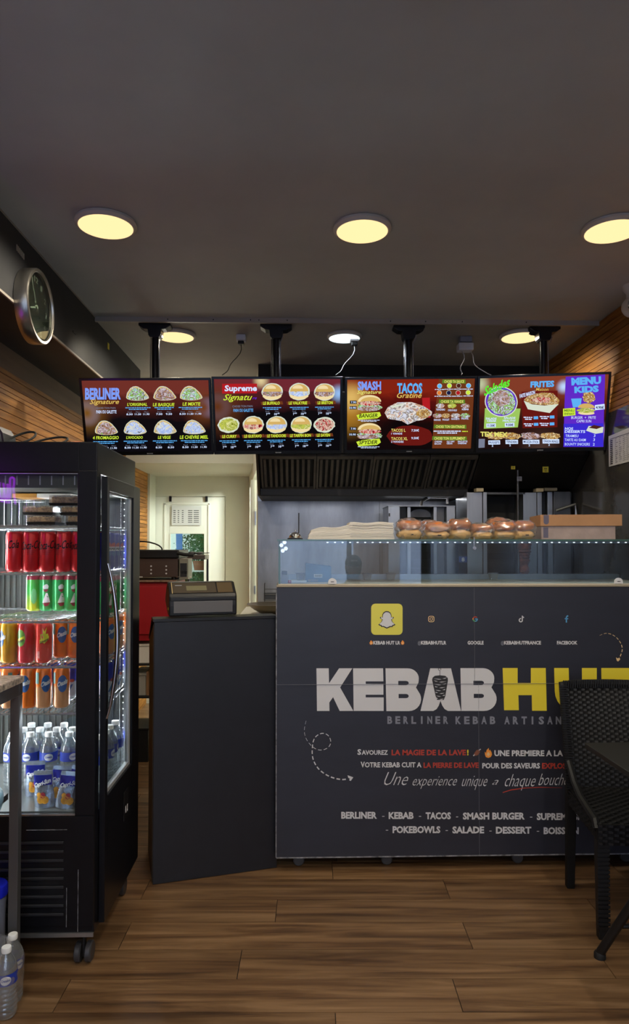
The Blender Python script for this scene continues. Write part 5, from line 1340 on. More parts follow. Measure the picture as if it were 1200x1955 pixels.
# tall roasting station 1
g2 = thing('roasting_station', 'tall vertical roasting station with steel side shields and a thin spit', 'grill', (X(889), YGk - .02, wz))
o = X(889); hh = Zp(940) - wz
for (a, b, mt) in ((889, 919, m_steel), (919, 927, m_steel), (996, 1022, m_steel), (1022, 1031, m_steel)):
    MB().box(X(a) - o + .001, X(b) - o - .001, 0 if b - a > 12 else -.01, .28, .0, hh).build('side_shield', mt, g2, bevel=.0015)
MB().box(X(927) - o, X(996) - o, .16, .28, .0, hh).build('fire_wall', m_blackm, g2)
MB().box(X(924) - o, X(1000) - o, .0, .28, hh - .012, hh).build('top_frame', m_steeldark, g2)
for px in (911, 1024): MB().box(X(px) - o - .022, X(px) - o + .022, -.04, .02, hh + .001, hh + .022).build('burner_cap', M('cap_cream', (176, 160, 128), .5), g2, bevel=.003)
MB().box(X(927) - o, X(996) - o, -.15, .14, .0, .05).build('drip_tray', m_steel, g2, bevel=.004)
for k in range(4):
    z0 = .12 + k * .12; MB().box(X(932) - o, X(991) - o, .15, .16, z0, z0 + .08).build('burner', m_ink, g2)
sx_ = X(979)
t = thing('kebab_spit', 'narrow browned kebab on its vertical spit behind the glass', 'kebab', (X(990), YGk - .09, wz + .051))
sh_ = Zp(900) - wz - .051
MB().cyl((X(979) - X(990), 0, 0), .008, sh_, seg=10).build('spit_rod', m_steeldark, t, smooth=True)
hm = Zp(1026) - wz - .051; base = Zp(1108) - wz - .051
def meat_mesh(r0, r1, z0, z1, seed):
    rnd = random.Random(seed); mb = MB(); n = 34; seg = 26; vs = []
    for i in range(n + 1):
        u = i / n; r_ = (r0 + (r1 - r0) * u ** 1.3) * (1 - .5 * max(0, u - .93) / .07 * .9)
        wob = rnd.uniform(-.2, .16)
        for k in range(seg):
            a = 2 * PI * k / seg
            rr_ = r_ * (1 + wob + .07 * math.sin(a * 3 + i * .9) + rnd.uniform(-.07, .07)); vs.append((rr_ * math.cos(a), rr_ * math.sin(a), z0 + (z1 - z0) * u))
    fs = [(i * seg + k, i * seg + (k + 1) % seg, (i + 1) * seg + (k + 1) % seg, (i + 1) * seg + k) for i in range(n) for k in range(seg)] + [tuple(range(seg))[::-1], tuple(range(n * seg, (n + 1) * seg))]
    return mb.add(vs, fs)
meat_mesh(.022, .040, max(.0, base - .03), hm, 3).build('meat', m_meat, t, smooth=True)
MB().lathe([(.06, .0), (.065, .006), (.001, .008)], seg=24).build('plate', m_steel, t, smooth=True)
# station 2 (darker)
g3 = thing('dark_roasting_station', 'dark roasting station behind the cardboard box, at the right', 'grill', (X(1034), YGk - .01, wz))
o = X(1034); hh3 = Zp(938) - wz
for (a, b, mt, d) in ((1034, 1046, m_black, .05), (1046, 1056, m_steel, .02), (1056, 1088, m_steeldark, 0), (1088, 1098, m_black, .06)):
    MB().box(X(a) - o + .001, X(b) - o - .001, d, .28, 0, hh3).build('side_shield', mt, g3, bevel=.0015)
MB().box(X(1046) - o, X(1098) - o, .281, .30, 0, hh3).build('fire_wall', m_blackm, g3)
MB().box(X(1040) - o - .02, X(1058) - o, -.04, .0, hh3 + .001, hh3 + .02).build('burner_cap', M('cap_cream_dark', (130, 118, 96), .5), g3, bevel=.003)
q = at(1060, 975, Y=YGk - .03); q2 = at(1096, 963, Y=YGk - .03); q3 = at(1098, 985, Y=YGk - .03)
MB().tube([(q.x - o, -.03, q.z - wz), (q2.x - o, -.03, q2.z - wz), (q3.x - o, -.03, q3.z - wz)], .009, 8).build('bracket', m_steel, g3, smooth=False)
# upright glass-case post and number plate
q = at(883, 1068, Y=YGk - .03)
t = thing('number_plate', 'small blue plate with a white 8 beside the roasting station', 'plate', (q.x, YGk - .035, q.z)); 
MB().box(-.024, .024, 0, .004, -.017, .017).build('plate', M('blue_enamel', (36, 62, 130), .3), t)
x = MB(); text(x, '8', -.009, .009, -.012, .012, lambda a, b: (a, -.0008, b), .03); x.build('numeral', m_wl, t)
MB().box(-.024, .024, .004, .012, -.26, .2).build('holder_strip', m_black, t)

# ================================================================== DRINKS FRIDGE
fr_c = at(178, 1785, Y=2.386)
FX1 = fr_c.x; FY0 = 2.386; FY1 = 2.95; FX0 = XL + .02; FZ0 = at(178, 1785, Y=FY0).z; FZ1 = at(178, 843, Y=FY0).z
fr = thing('drinks_fridge', 'tall black glass drinks fridge on castors at the left wall', 'fridge', ((FX0 + FX1) / 2, (FY0 + FY1) / 2, 0))
OX, OY = (FX0 + FX1) / 2, (FY0 + FY1) / 2
def FP(name, x0, x1, y0, y1, z0, z1, mt, par=None, **k):
    L0 = Vector((OX, OY, 0))
    return MB().box(x0 - L0.x, x1 - L0.x, y0 - L0.y, y1 - L0.y, z0, z1).build(name, mt, par or fr, **k)
gz0 = at(100, 1553, Y=FY0).z; gz1 = at(100, 903, Y=FY0).z; gx1 = at(145, 1200, Y=FY0).x; gx0 = FX0 + .06
FP('top_casing', FX0, FX1, FY0 + .004, FY1, gz1, FZ1, m_black, bevel=.004)
FP('front_header', FX0 + .01, at(151, 870, Y=FY0).x, FY0, FY0 + .004, gz1 + .004, FZ1 - .004, m_black, bevel=.001)
FP('base_casing', FX0, FX1, FY0 + .004, FY1, FZ0, gz0 - .006, m_black, bevel=.004)
for (a, b, c, d) in ((FX0, gx0, FY0 + .002, FY0 + .05), (gx1, FX1, FY0 + .002, FY0 + .05), (FX0, FX0 + .03, FY1 - .05, FY1), (FX1 - .02, FX1, FY1 - .045, FY1)):
    FP('corner_post', a, b, c, d, gz0 - .01, gz1 + .01, m_black, bevel=.003)
FP('lower_frame', gx0 - .01, FX1 - .002, FY0, FY0 + .006, FZ0 + .03, gz0 - .012, m_black, bevel=.001)
FP('front_pane', gx0 + .001, gx1 - .001, FY0 + .012, FY0 + .018, gz0, gz1, m_fglass)
FP('pane_strip', gx0, gx1, FY0 + .004, FY0 + .010, gz1 - .003, gz1 + .0, m_steel); FP('pane_strip', gx0, gx1, FY0 + .004, FY0 + .012, gz0 - .012, gz0 - .004, m_steel)
FP('bottom_trim', FX0, FX1, FY0 - .002, FY0 + .004, FZ0 - .006, FZ0 + .008, m_steel)
FP('rear_wall', FX0 + .03, FX1 - .02, FY1 - .012, FY1 - .006, gz0, gz1, M('fridge_rear', (72, 76, 74), .35, .3))
for k in range(24): FP('rear_rib', FX0 + .04 + k * .0245, FX0 + .044 + k * .0245, FY1 - .018, FY1 - .0125, gz0 + .02, gz1 - .06, bpy.data.materials['fridge_rear'])
FP('left_wall', FX0 + .002, FX0 + .01, FY0 + .05, FY1 - .05, gz0, gz1, M('fridge_side_inner', (120, 128, 128), .3, .3))
FP('inner_roof', FX0 + .03, FX1 - .05, FY0 + .02, FY1 - .02, gz1 - .05, gz1 + .01, M('fridge_inner_dark', (58, 62, 60), .4))
for k in range(14): FP('roof_rib', FX0 + .06 + k * .04, FX0 + .064 + k * .04, FY0 + .018, FY0 + .022, gz1 - .04, gz1 - .008, m_wl2)
FP('floor_tray', FX0 + .01, FX1 - .04, FY0 + .022, FY1 - .015, gz0 - .006, gz0 + .0, M('fridge_floor', (120, 124, 124), .3, .5))
# louvre panel
lx0, lx1 = at(-60, 1600, Y=FY0).x, at(128, 1600, Y=FY0).x
for i, py in enumerate((1609, 1626, 1643, 1660, 1677, 1694, 1712, 1729, 1746)):
    z = at(100, py, Y=FY0).z; xl = at(122, py, Y=FY0).x
    FP('louvre', lx0, xl, FY0 - .005, FY0 + .001, z - .004, z + .006, M('louvre_black', (30, 31, 35), .4) if i == 0 else bpy.data.materials['louvre_black'], bevel=.002)
sc_ = MB(); z1_, z0_ = at(128, 1584, Y=FY0).z, at(128, 1770, Y=FY0).z
sc_.box(lx1 - OX - .0012, lx1 - OX + .0012, FY0 - .001 - OY, FY0 - OY, z0_, at(128, 1695, Y=FY0).z); sc_.box(at(50, 1584, Y=FY0).x - OX, lx1 - OX, FY0 - .001 - OY, FY0 - OY, z1_ - .001, z1_ + .001); sc_.box(at(150, 1584, Y=FY0).x - OX - .001, at(150, 1584, Y=FY0).x - OX + .0008, FY0 - .001 - OY, FY0 - OY, FZ0 + .01, at(150, 1660, Y=FY0).z)
sc_.build('worn_lines', M('scratched_paint', (110, 112, 118), .5, noise=(40, .9), rgb2=(20, 20, 24)), fr)
# right side door
dy0 = 2.44; dgy0 = at(195.5, 1200, X=FX1).y; dgy1 = at(243, 1200, X=FX1).y
dz1 = at(195.5, 937, X=FX1).z; dz0 = at(195.5, 1516, X=FX1).z
T = .022
dr = MB(); 
def db(y0, y1, z0, z1): dr.box(FX1 - OX + .001, FX1 - OX + T, y0 - OY, y1 - OY, z0, z1)
DZ0, DZ1 = FZ0 + .012, at(187, 907, X=FX1).z
db(dy0, dgy0, DZ0, DZ1); db(dgy1, FY1 - .004, DZ0, DZ1); db(dgy0, dgy1, dz1, DZ1); db(dgy0, dgy1, DZ0, dz0)
door = dr.build('door', m_black, fr, bevel=.0015)
gk = MB(); gw = .022
gk.box(FX1 - OX - .002, FX1 - OX + T * .6, dgy1 - gw - OY, dgy1 - OY, dz0, dz1); gk.box(FX1 - OX - .002, FX1 - OX + T * .6, dgy0 - OY, dgy1 - gw - OY, dz0, dz0 + .014)
gk.box(FX1 - OX - .002, FX1 - OX + T * .6, dgy0 - OY, dgy1 - gw - OY, dz1 - .006, dz1)
gk.build('door_gasket', M('grey_gasket', (150, 154, 160), .45), door)
MB().box(FX1 - OX + .004, FX1 - OX + .009, dgy0 - OY, dgy1 - gw - OY, dz0 + .014, dz1 - .006).build('door_pane', m_fglass, door)
hy = at(191, 1200, X=FX1).y + .004
hpts = []
hz1, hz0 = at(191, 1076, X=FX1).z, at(190, 1372, X=FX1).z
for k in range(15):
    u = k / 14; hpts.append((FX1 - OX + T + .002 + .034 * math.sin(PI * u) ** .8, hy - OY + .01 * math.sin(PI * u), hz1 + (hz0 - hz1) * u))
MB().tube(hpts, [.004 + .005 * math.sin(PI * k / 14) for k in range(15)], 10).build('door_handle', m_chrome, door, smooth=True)
# thermostat plate on the door bottom
q = at(241, 1530, X=FX1 + T); q2 = at(238, 1560, X=FX1 + T)
MB().box(FX1 - OX + T, FX1 - OX + T + .004, q.y - .05 - OY, q.y + .02 - OY, q.z - .06, q.z + .05).build('thermostat', m_blackp, door, bevel=.002)
x = MB()
for dz_, dyy in ((-.02, -.03), (-.022, -.005)): x.box(FX1 - OX + T + .004, FX1 - OX + T + .0048, q.y + dyy - OY, q.y + dyy + .010 - OY, q.z + dz_ - .014, q.z + dz_ + .012)
x.build('symbol', m_wl, door)
# castors
for (cx, cy, nm) in ((FX1 - .045, FY0 + .05, 1), (FX1 - .045, FY1 - .06, 1), (FX0 + .05, FY0 + .05, 1), (FX0 + .05, FY1 - .06, 1)):
    c_ = MB(); c_.box(cx - .028 - OX, cx + .028 - OX, cy - .02 - OY, cy + .02 - OY, FZ0 - .012, FZ0 - .0005); c_.box(cx - .004 - OX, cx + .004 - OX, cy - .012 - OY, cy + .012 - OY, .02, FZ0 - .01)
    co = c_.build('castor', m_blackp, fr, bevel=.002)
    for s_ in (-1, 1):
        MB().lathe([(.030, -.011), (.034, -.007), (.034, .007), (.030, .011)], (cx + s_ * .018 - OX, cy - OY, .0345), 20, 'x').build('wheel', M('castor_tyre', (64, 64, 68), .35, .2) if 'castor_tyre' not in bpy.data.materials else bpy.data.materials['castor_tyre'], co, smooth=True)
# LED strips; the unseen front pair is added to light the can fronts

shz = dict(top=at(100, 1002, Y=2.43).z, cola=at(100, 1090, Y=2.42).z - .004, green=at(457, 1167, Y=2.70).z if False else at(120, 1167, Y=2.72).z - .002, mid=at(100, 1267, Y=2.45).z, low=at(100, 1353, Y=2.46).z)
ix0, ix1 = FX0 + .035, FX1 - .008
iy0, iy1 = FY0 + .024, FY1 - .02
m_wire = M('shelf_wire', (190, 192, 196), .25, .8)
for nm in ('top', 'cola', 'green', 'mid', 'low'):
    z = shz[nm]; L0 = Vector((OX, OY, 0)); mb = MB()
    for a, b in (((ix0, iy0), (ix1, iy0)), ((ix1, iy0), (ix1, iy1)), ((ix1, iy1), (ix0, iy1)), ((ix0, iy1), (ix0, iy0))):
        mb.tube([(a[0] - OX, a[1] - OY, z - .0065), (b[0] - OX, b[1] - OY, z - .0065)], .004, 6)
    mb.tube([(ix0 - OX, (iy0 + iy1) / 2 - OY, z - .0085), (ix1 - OX, (iy0 + iy1) / 2 - OY, z - .0085)], .003, 5)
    s_ = mb.build('wire_shelf', m_wire, fr, smooth=True)
    mw = MB(); n = 34
    for k in range(1, n):
        xx = ix0 + (ix1 - ix0) * k / n - OX; mw.tube([(xx, iy0 - OY, z - .0020), (xx, iy1 - OY, z - .0020)], .0016, 5)
    w2 = mw.build('shelf_wires', m_wire, s_, smooth=True); w2['kind'] = 'stuff'
def ledstrip(x, y, z0, z1, face, dotted=True):
    MB().box(x - .006 - OX, x + .006 - OX, y - .006 - OY, y + .006 - OY, z0, z1).build('led_rail', m_steel, fr)
    mb = MB(); z = z0 + .01; d = Vector(face)
    while z < z1 - .01:
        cx, cy = x + d.x * .007 - OX, y + d.y * .007 - OY
        mb.box(cx - .002, cx + .002, cy - .002, cy + .002, z, z + .004); z += .026
    mb.build('led_row', m_lit_white, fr, kind='stuff')
    al = bpy.data.lights.new('fridge_light', 'AREA'); al.shape = 'RECTANGLE'; al.size = .006; al.size_y = (z1 - z0) * .98; al.energy = FRIDGE_W; al.color = (.96, .98, 1)
    ao = bpy.data.objects.new('fridge_light', al); COL.objects.link(ao); ao.parent = fr
    ao.location = (x + d.x * .012 - OX, y + d.y * .012 - OY, (z0 + z1) / 2)
    ao.rotation_euler = Vector((d.x, d.y, 0)).to_track_quat('-Z', 'Y').to_euler()
ledstrip(FX1 - .022, FY1 - .068, gz0 + .02, gz1 - .03, (-.75, -.66))
ledstrip(FX1 - .052, FY0 + .028, gz0 + .02, gz1 - .05, (-.97, .20))
ledstrip(FX0 + .040, FY1 - .065, gz0 + .02, gz1 - .03, (.75, -.66))
ledstrip(FX0 + .075, FY0 + .028, gz0 + .02, gz1 - .05, (.97, .20))

# ---------------------------------------------------------------- cans
def can_mat(name, rgb, rgb2=None, split=None):
    m = M(name, rgb, .28, .35, coat=.3)
    if rgb2:
        t = m.node_tree; c = t.nodes.new('ShaderNodeTexCoord'); sp = t.nodes.new('ShaderNodeSeparateXYZ'); r = t.nodes.new('ShaderNodeValToRGB')
        t.links.new(c.outputs['Object'], sp.inputs[0]); mu = t.nodes.new('ShaderNodeMath'); mu.operation = 'MULTIPLY'; mu.inputs[1].default_value = 1 / .145
        t.links.new(sp.outputs['Z'], mu.inputs[0]); t.links.new(mu.outputs[0], r.inputs[0])
        r.color_ramp.elements[0].position = split[0]; r.color_ramp.elements[0].color = lin(rgb2); r.color_ramp.elements[1].position = split[1]; r.color_ramp.elements[1].color = lin(rgb)
        t.links.new(r.outputs[0], t.nodes['Principled BSDF'].inputs['Base Color'])
    return m
CR_, CH_ = .029, .145
def wrap(r, a0, z0, sc=1.0):
    """flat print coordinates in metres -> round the can, a0 = facing angle"""
    return lambda x, y: (r * math.cos(a0 + x / r), r * math.sin(a0 + x / r), z0 + y)
def make_can(label, mat, prints, group, h=CH_, r=CR_, rim=None):
    t = thing('drink_can', label, 'can', (0, 0, -5), group=group)
    MB().lathe([(r * .72, .0), (r * .80, .001), (r, .010), (r, h - .014), (r * .86, h - .004)], seg=28, cap=False).build('body', mat, t, smooth=True)
    MB().lathe([(r * .86, h - .004), (r * .88, h - .001), (r * .86, h), (r * .80, h - .004), (.001, h - .004)], seg=28, cap=False).build('lid', m_alu, t, smooth=True)
    MB().lathe([(r * .72, .0), (r * .60, .004), (.001, .006)], seg=20, cap=False).build('base', m_alu, t, smooth=True)
    for li, (nm, mt, fn) in enumerate(prints):
        flat = MB(); fn(flat, lambda x, y: (x, y, 0))
        tris = []
        for fc_ in flat.f:
            for q_ in range(1, len(fc_) - 1): tris.append([Vector(flat.v[fc_[0]]), Vector(flat.v[fc_[q_]]), Vector(flat.v[fc_[q_ + 1]])])
        out = []
        while tris:
            a_, b_, c_ = tris.pop()
            el = max(((a_ - b_).length, 0), ((b_ - c_).length, 1), ((c_ - a_).length, 2))
            if el[0] < .010 or abs([a_ - b_, b_ - c_, c_ - a_][el[1]].x) < .006: out.append((a_, b_, c_)); continue
            if el[1] == 0: m_ = (a_ + b_) / 2; tris += [[a_, m_, c_], [m_, b_, c_]]
            elif el[1] == 1: m_ = (b_ + c_) / 2; tris += [[a_, b_, m_], [a_, m_, c_]]
            else: m_ = (a_ + c_) / 2; tris += [[a_, b_, m_], [m_, b_, c_]]
        mb = MB(); wf = wrap(r + .0004 + .0004 * li, -PI / 2, 0)
        for tr_ in out: mb.add([wf(v_.x, v_.y) for v_ in tr_], [(0, 1, 2)])
        po_ = mb.build(nm, mt, t)
        if 'letter' in nm or 'script' in nm or 'print' in nm: po_['kind'] = 'stuff'
    if rim: MB().lathe([(r + .0003, h - .020), (r + .0003, h - .014), (r * .87, h - .0042)], seg=28, cap=False).build('coloured_shoulder', rim, t, smooth=True)
    kids(t); return t
def tess_strip(mb, pts, fn): mb.poly([pts], fn)
def band(mb, fn, x0, x1, z0, z1, n=14):
    vs = []; 
    for i in range(n + 1):
        x = x0 + (x1 - x0) * i / n; vs += [fn(x, z0), fn(x, z1)]
    mb.add(vs, [(2 * i, 2 * i + 2, 2 * i + 3, 2 * i + 1) for i in range(n)])
def grid_shape(mb, fn, cx, cz, rx, rz, n=10):
    """rounded patch following the can"""
    vs = []; m = n
    for i in range(-m, m + 1):
        u = i / m; hh = math.sqrt(max(0, 1 - u * u)) * rz
        vs += [fn(cx + u * rx, cz - hh), fn(cx + u * rx, cz + hh)]
    mb.add(vs, [(2 * i, 2 * i + 2, 2 * i + 3, 2 * i + 1) for i in range(2 * m)])
def cola(mb, f):
    text(mb, 'Coca-Cola', -.042, .046, .080, .110, lambda x, y: f(x, y + x * .10), .02, .4)
def lines_(mb, f):
    for k in range(3): band(mb, f, -.018, .018 - k * .006, .074 - k * .006, .0755 - k * .006, 8)
red = can_mat('red_can', (206, 26, 36)); c_cola = make_can('x', red, [('script', m_black, cola), ('small_print', M('deep_red', (120, 14, 20), .4), lines_)], 'red cola cans in the fridge')
def mojito_w(mb, f):
    mb.poly([[(-.006, .098), (.002, .106), (.010, .108), (.016, .100), (.014, .090), (-.004, .088)]], f)
    mb.poly([[(.006, .072), (.012, .072), (.018, .052), (.022, .036), (-.008, .034), (-.002, .05)]], f)
def mojito_r(mb, f):
    mb.poly([[(-.006, .086), (.016, .088), (.010, .078), (.004, .076)]], f); mb.poly([[(-.008, .033), (.022, .035), (.014, .022), (.002, .020)]], f)
green = can_mat('green_can', (28, 150, 76)); m_burg = M('burgundy', (128, 22, 50), .35)
c_green = make_can('x', green, [('white_mark', m_wl, mojito_w), ('red_mark', m_burg, mojito_r)], 'green cans in the fridge', rim=m_burg)
c_lime = make_can('x', can_mat('green_yellow_can', (60, 170, 70), (170, 196, 50), (.1, .5)), [('leaf_mark', m_grn, lambda mb, f: grid_shape(mb, f, .0, .06, .012, .03))], 'green cans in the fridge', rim=m_burg)
def badge(c1, c2, c3, word):
    def a(mb, f): grid_shape(mb, f, 0, .088, .017, .026)
    def b(mb, f): text(mb, word, -.018, .018, .078, .094, lambda x, y: f(x, y + x * .5 + .002), .05, .1)
    return [('badge', c1, a), ('lettering', c3, b)]
def pine(mb, f):
    mb.poly([[(-.012, .080), (.0, .070), (.012, .082), (.013, .105), (.004, .104), (.008, .128), (.0, .112), (-.006, .126), (-.005, .104), (-.014, .104)]], f)
def schb(mb, f): mb.poly([[(-.016, .070), (.016, .084), (.016, .098), (-.016, .084)]], f)
def scht(mb, f): text(mb, 'Schweppes', -.015, .015, .076, .086, lambda x, y: f(x, y + x * .43 + .0), .03, .1)
coral = can_mat('coral_can', (214, 52, 44)); m_can_y = M('can_yellow', (214, 206, 50), .35); m_can_g = M('can_green', (96, 150, 60), .35)
c_pine = make_can('x', coral, [('fruit_mark', m_can_y, pine), ('sash', m_can_y, schb), ('lettering', m_ink, scht), ('small_print', m_wl, lambda mb, f: [band(mb, f, -.024, -.016, .02 + k * .005, .022 + k * .005, 4) for k in range(5)])], 'red agrumes cans on the third can shelf')
c_agr = make_can('x', can_mat('crimson_can', (200, 30, 46)), [('lime_mark', m_can_g, lambda mb, f: grid_shape(mb, f, 0, .09, .019, .030)), ('sash', m_can_y, schb), ('lettering', m_ink, scht)], 'red agrumes cans on the third can shelf')
m_oas_b = M('can_blue', (30, 84, 150), .35)
orange = can_mat('orange_can', (232, 112, 20), (214, 150, 104), (.50, .56))
orange_f = can_mat('full_orange_can', (236, 116, 20))
yellowc = can_mat('yellow_can', (214, 160, 22), (206, 140, 30), (.2, .7))
def oas(w=1.0): return [('badge', m_oas_b, lambda mb, f: grid_shape(mb, f, 0, .088, .017 * w, .030)), ('lettering', m_wl, lambda mb, f: text(mb, 'Oasis', -.019, .019, .082, .100, lambda x, y: f(x, y + x * .35), .05, .15)), ('red_accent', m_rd, lambda mb, f: None)]
c_or = make_can('x', orange, oas()[:2] + [('bar_panel', M('teal_print', (90, 140, 130), .4), lambda mb, f: band(mb, f, -.040, -.026, .088, .128, 6))], 'orange fruit drink cans in the fridge')
c_orf = make_can('x', orange_f, oas()[:2] + [('bar_panel', bpy.data.materials['teal_print'], lambda mb, f: band(mb, f, -.040, -.026, .088, .128, 6))], 'orange fruit drink cans in the fridge')
c_yel = make_can('x', yellowc, oas(.7)[:2], 'golden fruit drink cans in the fridge')
blue = can_mat('blue_can', (28, 44, 150))
c_blue = make_can('x', blue, [('globe_red', m_rd, lambda mb, f: [grid_shape(mb, f, 0, .092, .018, .012)]), ('globe_white', m_wl, lambda mb, f: band(mb, f, -.018, .018, .072, .088, 10)), ('lettering', m_ink, lambda mb, f: text(mb, 'PEPSI', -.016, .016, .075, .085, lambda x, y: f(x, y), .05)), ('globe_blue', m_oas_b, lambda mb, f: grid_shape(mb, f, 0, .062, .016, .010))], 'blue cola cans in the fridge')
silver = can_mat('blue_silver_can', (22, 40, 160), (196, 202, 214), (.40, .44))
c_sil = make_can('x', silver, [('red_mark', m_rd, lambda mb, f: grid_shape(mb, f, 0, .064, .010, .006)), ('slash', m_oas_b, lambda mb, f: mb.poly([[(-.02, .02), (-.004, .05), (.004, .05), (-.010, .02)]], f))], 'blue and silver energy drink cans', h=.134, r=.0265)
c_ye2 = make_can('x', can_mat('bright_yellow_can', (230, 206, 30)), [('green_mark', m_can_g, lambda mb, f: grid_shape(mb, f, 0, .07, .008, .022))], 'yellow and orange cans seen through the fridge door')
protos = [c_cola, c_green, c_lime, c_pine, c_agr, c_or, c_orf, c_yel, c_blue, c_sil, c_ye2]
ORD = ['first', 'second', 'third', 'fourth', 'fifth', 'sixth', 'seventh', 'eighth']
used = set()
def put(proto, x, y, z, turn, label):
    o = proto
    if proto.name in used: o = copy_tree(proto)
    used.add(proto.name)
    o.location = (x, y, z); o.rotation_euler = (0, 0, turn); o['label'] = label
    return o
def XF(px, Y): return at(px, 1100, Y=Y).x
# cola shelf
zc_ = shz['cola'] + .0005
for i, px in enumerate((27, 59, 90.5, 122, 152)): put(c_cola, XF(px, 2.455), 2.455, zc_, R((-38, 22, 18, -14, 8)[i]), 'red cola can in the front row of the top can shelf, %s from the left' % ORD[i])
for i, px in enumerate((40, 69, 98, 126)): put(c_cola, XF(px, 2.53), 2.53, zc_, R(20 * i), 'red cola can in the second row of the top can shelf, %s from the left' % ORD[i])
for i in range(4): put(c_blue, FX1 - .038, 2.60 + .0625 * i, zc_, R(70 + 5 * i), 'blue cola can at the fridge door, %s from the front' % ORD[i])
for i in range(3): put(c_blue, FX1 - .105, 2.66 + .066 * i, zc_, R(60), 'blue cola can in the inner row behind the door, %s from the front' % ORD[i])
# green shelf
zg_ = shz['green'] + .0005
for i, (px, pr, tn) in enumerate(((65, c_lime, 20), (90, c_green, 0), (114, c_green, 20), (137, c_green, 24), (156, c_green, 10))):
    put(pr, XF(px, 2.76), 2.76, zg_, R(tn), 'green can on the second can shelf, %s from the left' % ORD[i])
for i in range(3): put(c_green, FX1 - .038, 2.62 + .068 * i, zg_, R(66 + 9 * i), 'green and burgundy can at the fridge door, %s from the front' % ORD[i])
# third shelf
zm_ = shz['mid'] + .0005
for i, (px, pr, tn, lb) in enumerate(((-14, c_yel, -20, 'golden fruit drink can cut by the left edge of the photo, third can shelf'), (18, c_yel, -34, 'golden fruit drink can in front on the third can shelf'), (51, c_agr, -20, 'crimson can with a green badge on the third can shelf'), (84, c_pine, 26, 'coral red can with a yellow pineapple on the third can shelf'))):
    put(pr, XF(px, 2.475), 2.475, zm_, R(tn), lb)
for i, (px, pr, tn) in enumerate(((118, c_orf, 24), (145, c_orf, 16), (170, c_orf, 0))): put(pr, XF(px, 2.585), 2.585, zm_, R(tn), 'orange can behind the pineapple can on the third shelf, %s from the left' % ORD[i])
for i, (px, pr) in enumerate(((14, c_orf), (46, c_orf), (80, c_orf))): put(pr, XF(px, 2.56), 2.56, zm_, R(40 * i), 'orange can in the hidden second row of the third shelf, %s from the left' % ORD[i])
for i, pr in enumerate((c_or, c_ye2, c_or)): put(pr, FX1 - .038, 2.66 + .065 * i, zm_, R(60), ('orange can at the door on the third shelf, nearest the front', 'bright yellow can at the fridge door on the third shelf', 'orange can at the door on the third shelf, nearest the back')[i])
# fourth shelf
zl_ = shz['low'] + .0005
for i, (px, pr, tn) in enumerate(((20, c_or, 90), (56, c_orf, -4), (84.5, c_or, 40), (119, c_or, 26))): put(pr, XF(px, 2.485), 2.485, zl_, R(tn), 'orange and peach can, front row of the lowest shelf, %s from the left' % ORD[i])
for i, px in enumerate((10, 36, 68)): put(c_or, XF(px, 2.56), 2.56, zl_, R(50 * i), 'orange can in the second row of the lowest shelf, %s from the left' % ORD[i])
for i, px in enumerate((104, 136)): put(c_sil, XF(px, 2.66), 2.66, zl_, R(30 * i), 'blue and silver can behind the orange ones on the lowest shelf, %s from the left' % ORD[i])
for i in range(3): put(c_sil, FX1 - .038, 2.66 + .066 * i, zl_, R(70), 'blue and silver can at the fridge door on the lowest shelf, %s from the front' % ORD[i])

# ---------------------------------------------------------------- bottles
m_blab = M('bottle_label_blue', (34, 56, 150), .4)
def make_bottle(label, group):
    t = thing('water_bottle', label, 'bottle', (0, 0, -5), group=group)
    r = .0325
    pf = [(.02, .0), (.029, .002), (r, .012)]
    for k in range(6): pf += [(r, .018 + k * .014), (r * .93, .023 + k * .014), (r, .029 + k * .014)]
    pf += [(r, .104), (r, .140), (r * .99, .146), (r * .85, .162), (r * .55, .180), (.0135, .190), (.0130, .198)]
    MB().lathe(pf, seg=24, cap=False).build('shell', m_pet, t, smooth=True)
    MB().lathe([(r + .0006, .104), (r + .0006, .138)], seg=28, cap=False).build('label_band', m_blab, t, smooth=True)
    mb = MB(); f = wrap(r + .0012, -PI / 2, 0); grid_shape(mb, f, 0, .121, .016, .013); mb.build('label_oval', m_wl, t)
    mb = MB(); text(mb, 'Cristaline', -.013, .013, .118, .126, wrap(r + .0017, -PI / 2, 0), .03); mb.build('lettering', m_blab, t, kind='stuff')
    MB().lathe([(.0142, .192), (.0148, .194), (.0148, .206), (.0138, .208), (.001, .208)], seg=20).build('cap', m_cap, t, smooth=True)
    kids(t); return t
c_bot = make_bottle('x', 'half litre water bottles in the fridge')
zf_ = gz0 + .0005
rows = ((2.645, (28, 61, 96, 135), 'front'), (2.712, (48, 79, 111, 141), 'second'), (2.78, (33, 63, 94, 125, 155), 'third'))
for yy, pxs, rn in rows:
    for i, px in enumerate(pxs):
        x = XF(px, yy)
        if x < FX1 - .112: put(c_bot, x, yy, zf_, R(-30 + 25 * i), 'clear water bottle in the %s row at the fridge bottom, %s from the left' % (rn, ORD[i]))
for i, (dx, yy) in enumerate(((.045, 2.60), (.042, 2.672), (.046, 2.742), (.042, 2.812))): put(c_bot, FX1 - dx, yy, zf_, R(60 + 20 * i), 'water bottle along the fridge door, %s from the front' % ORD[i])

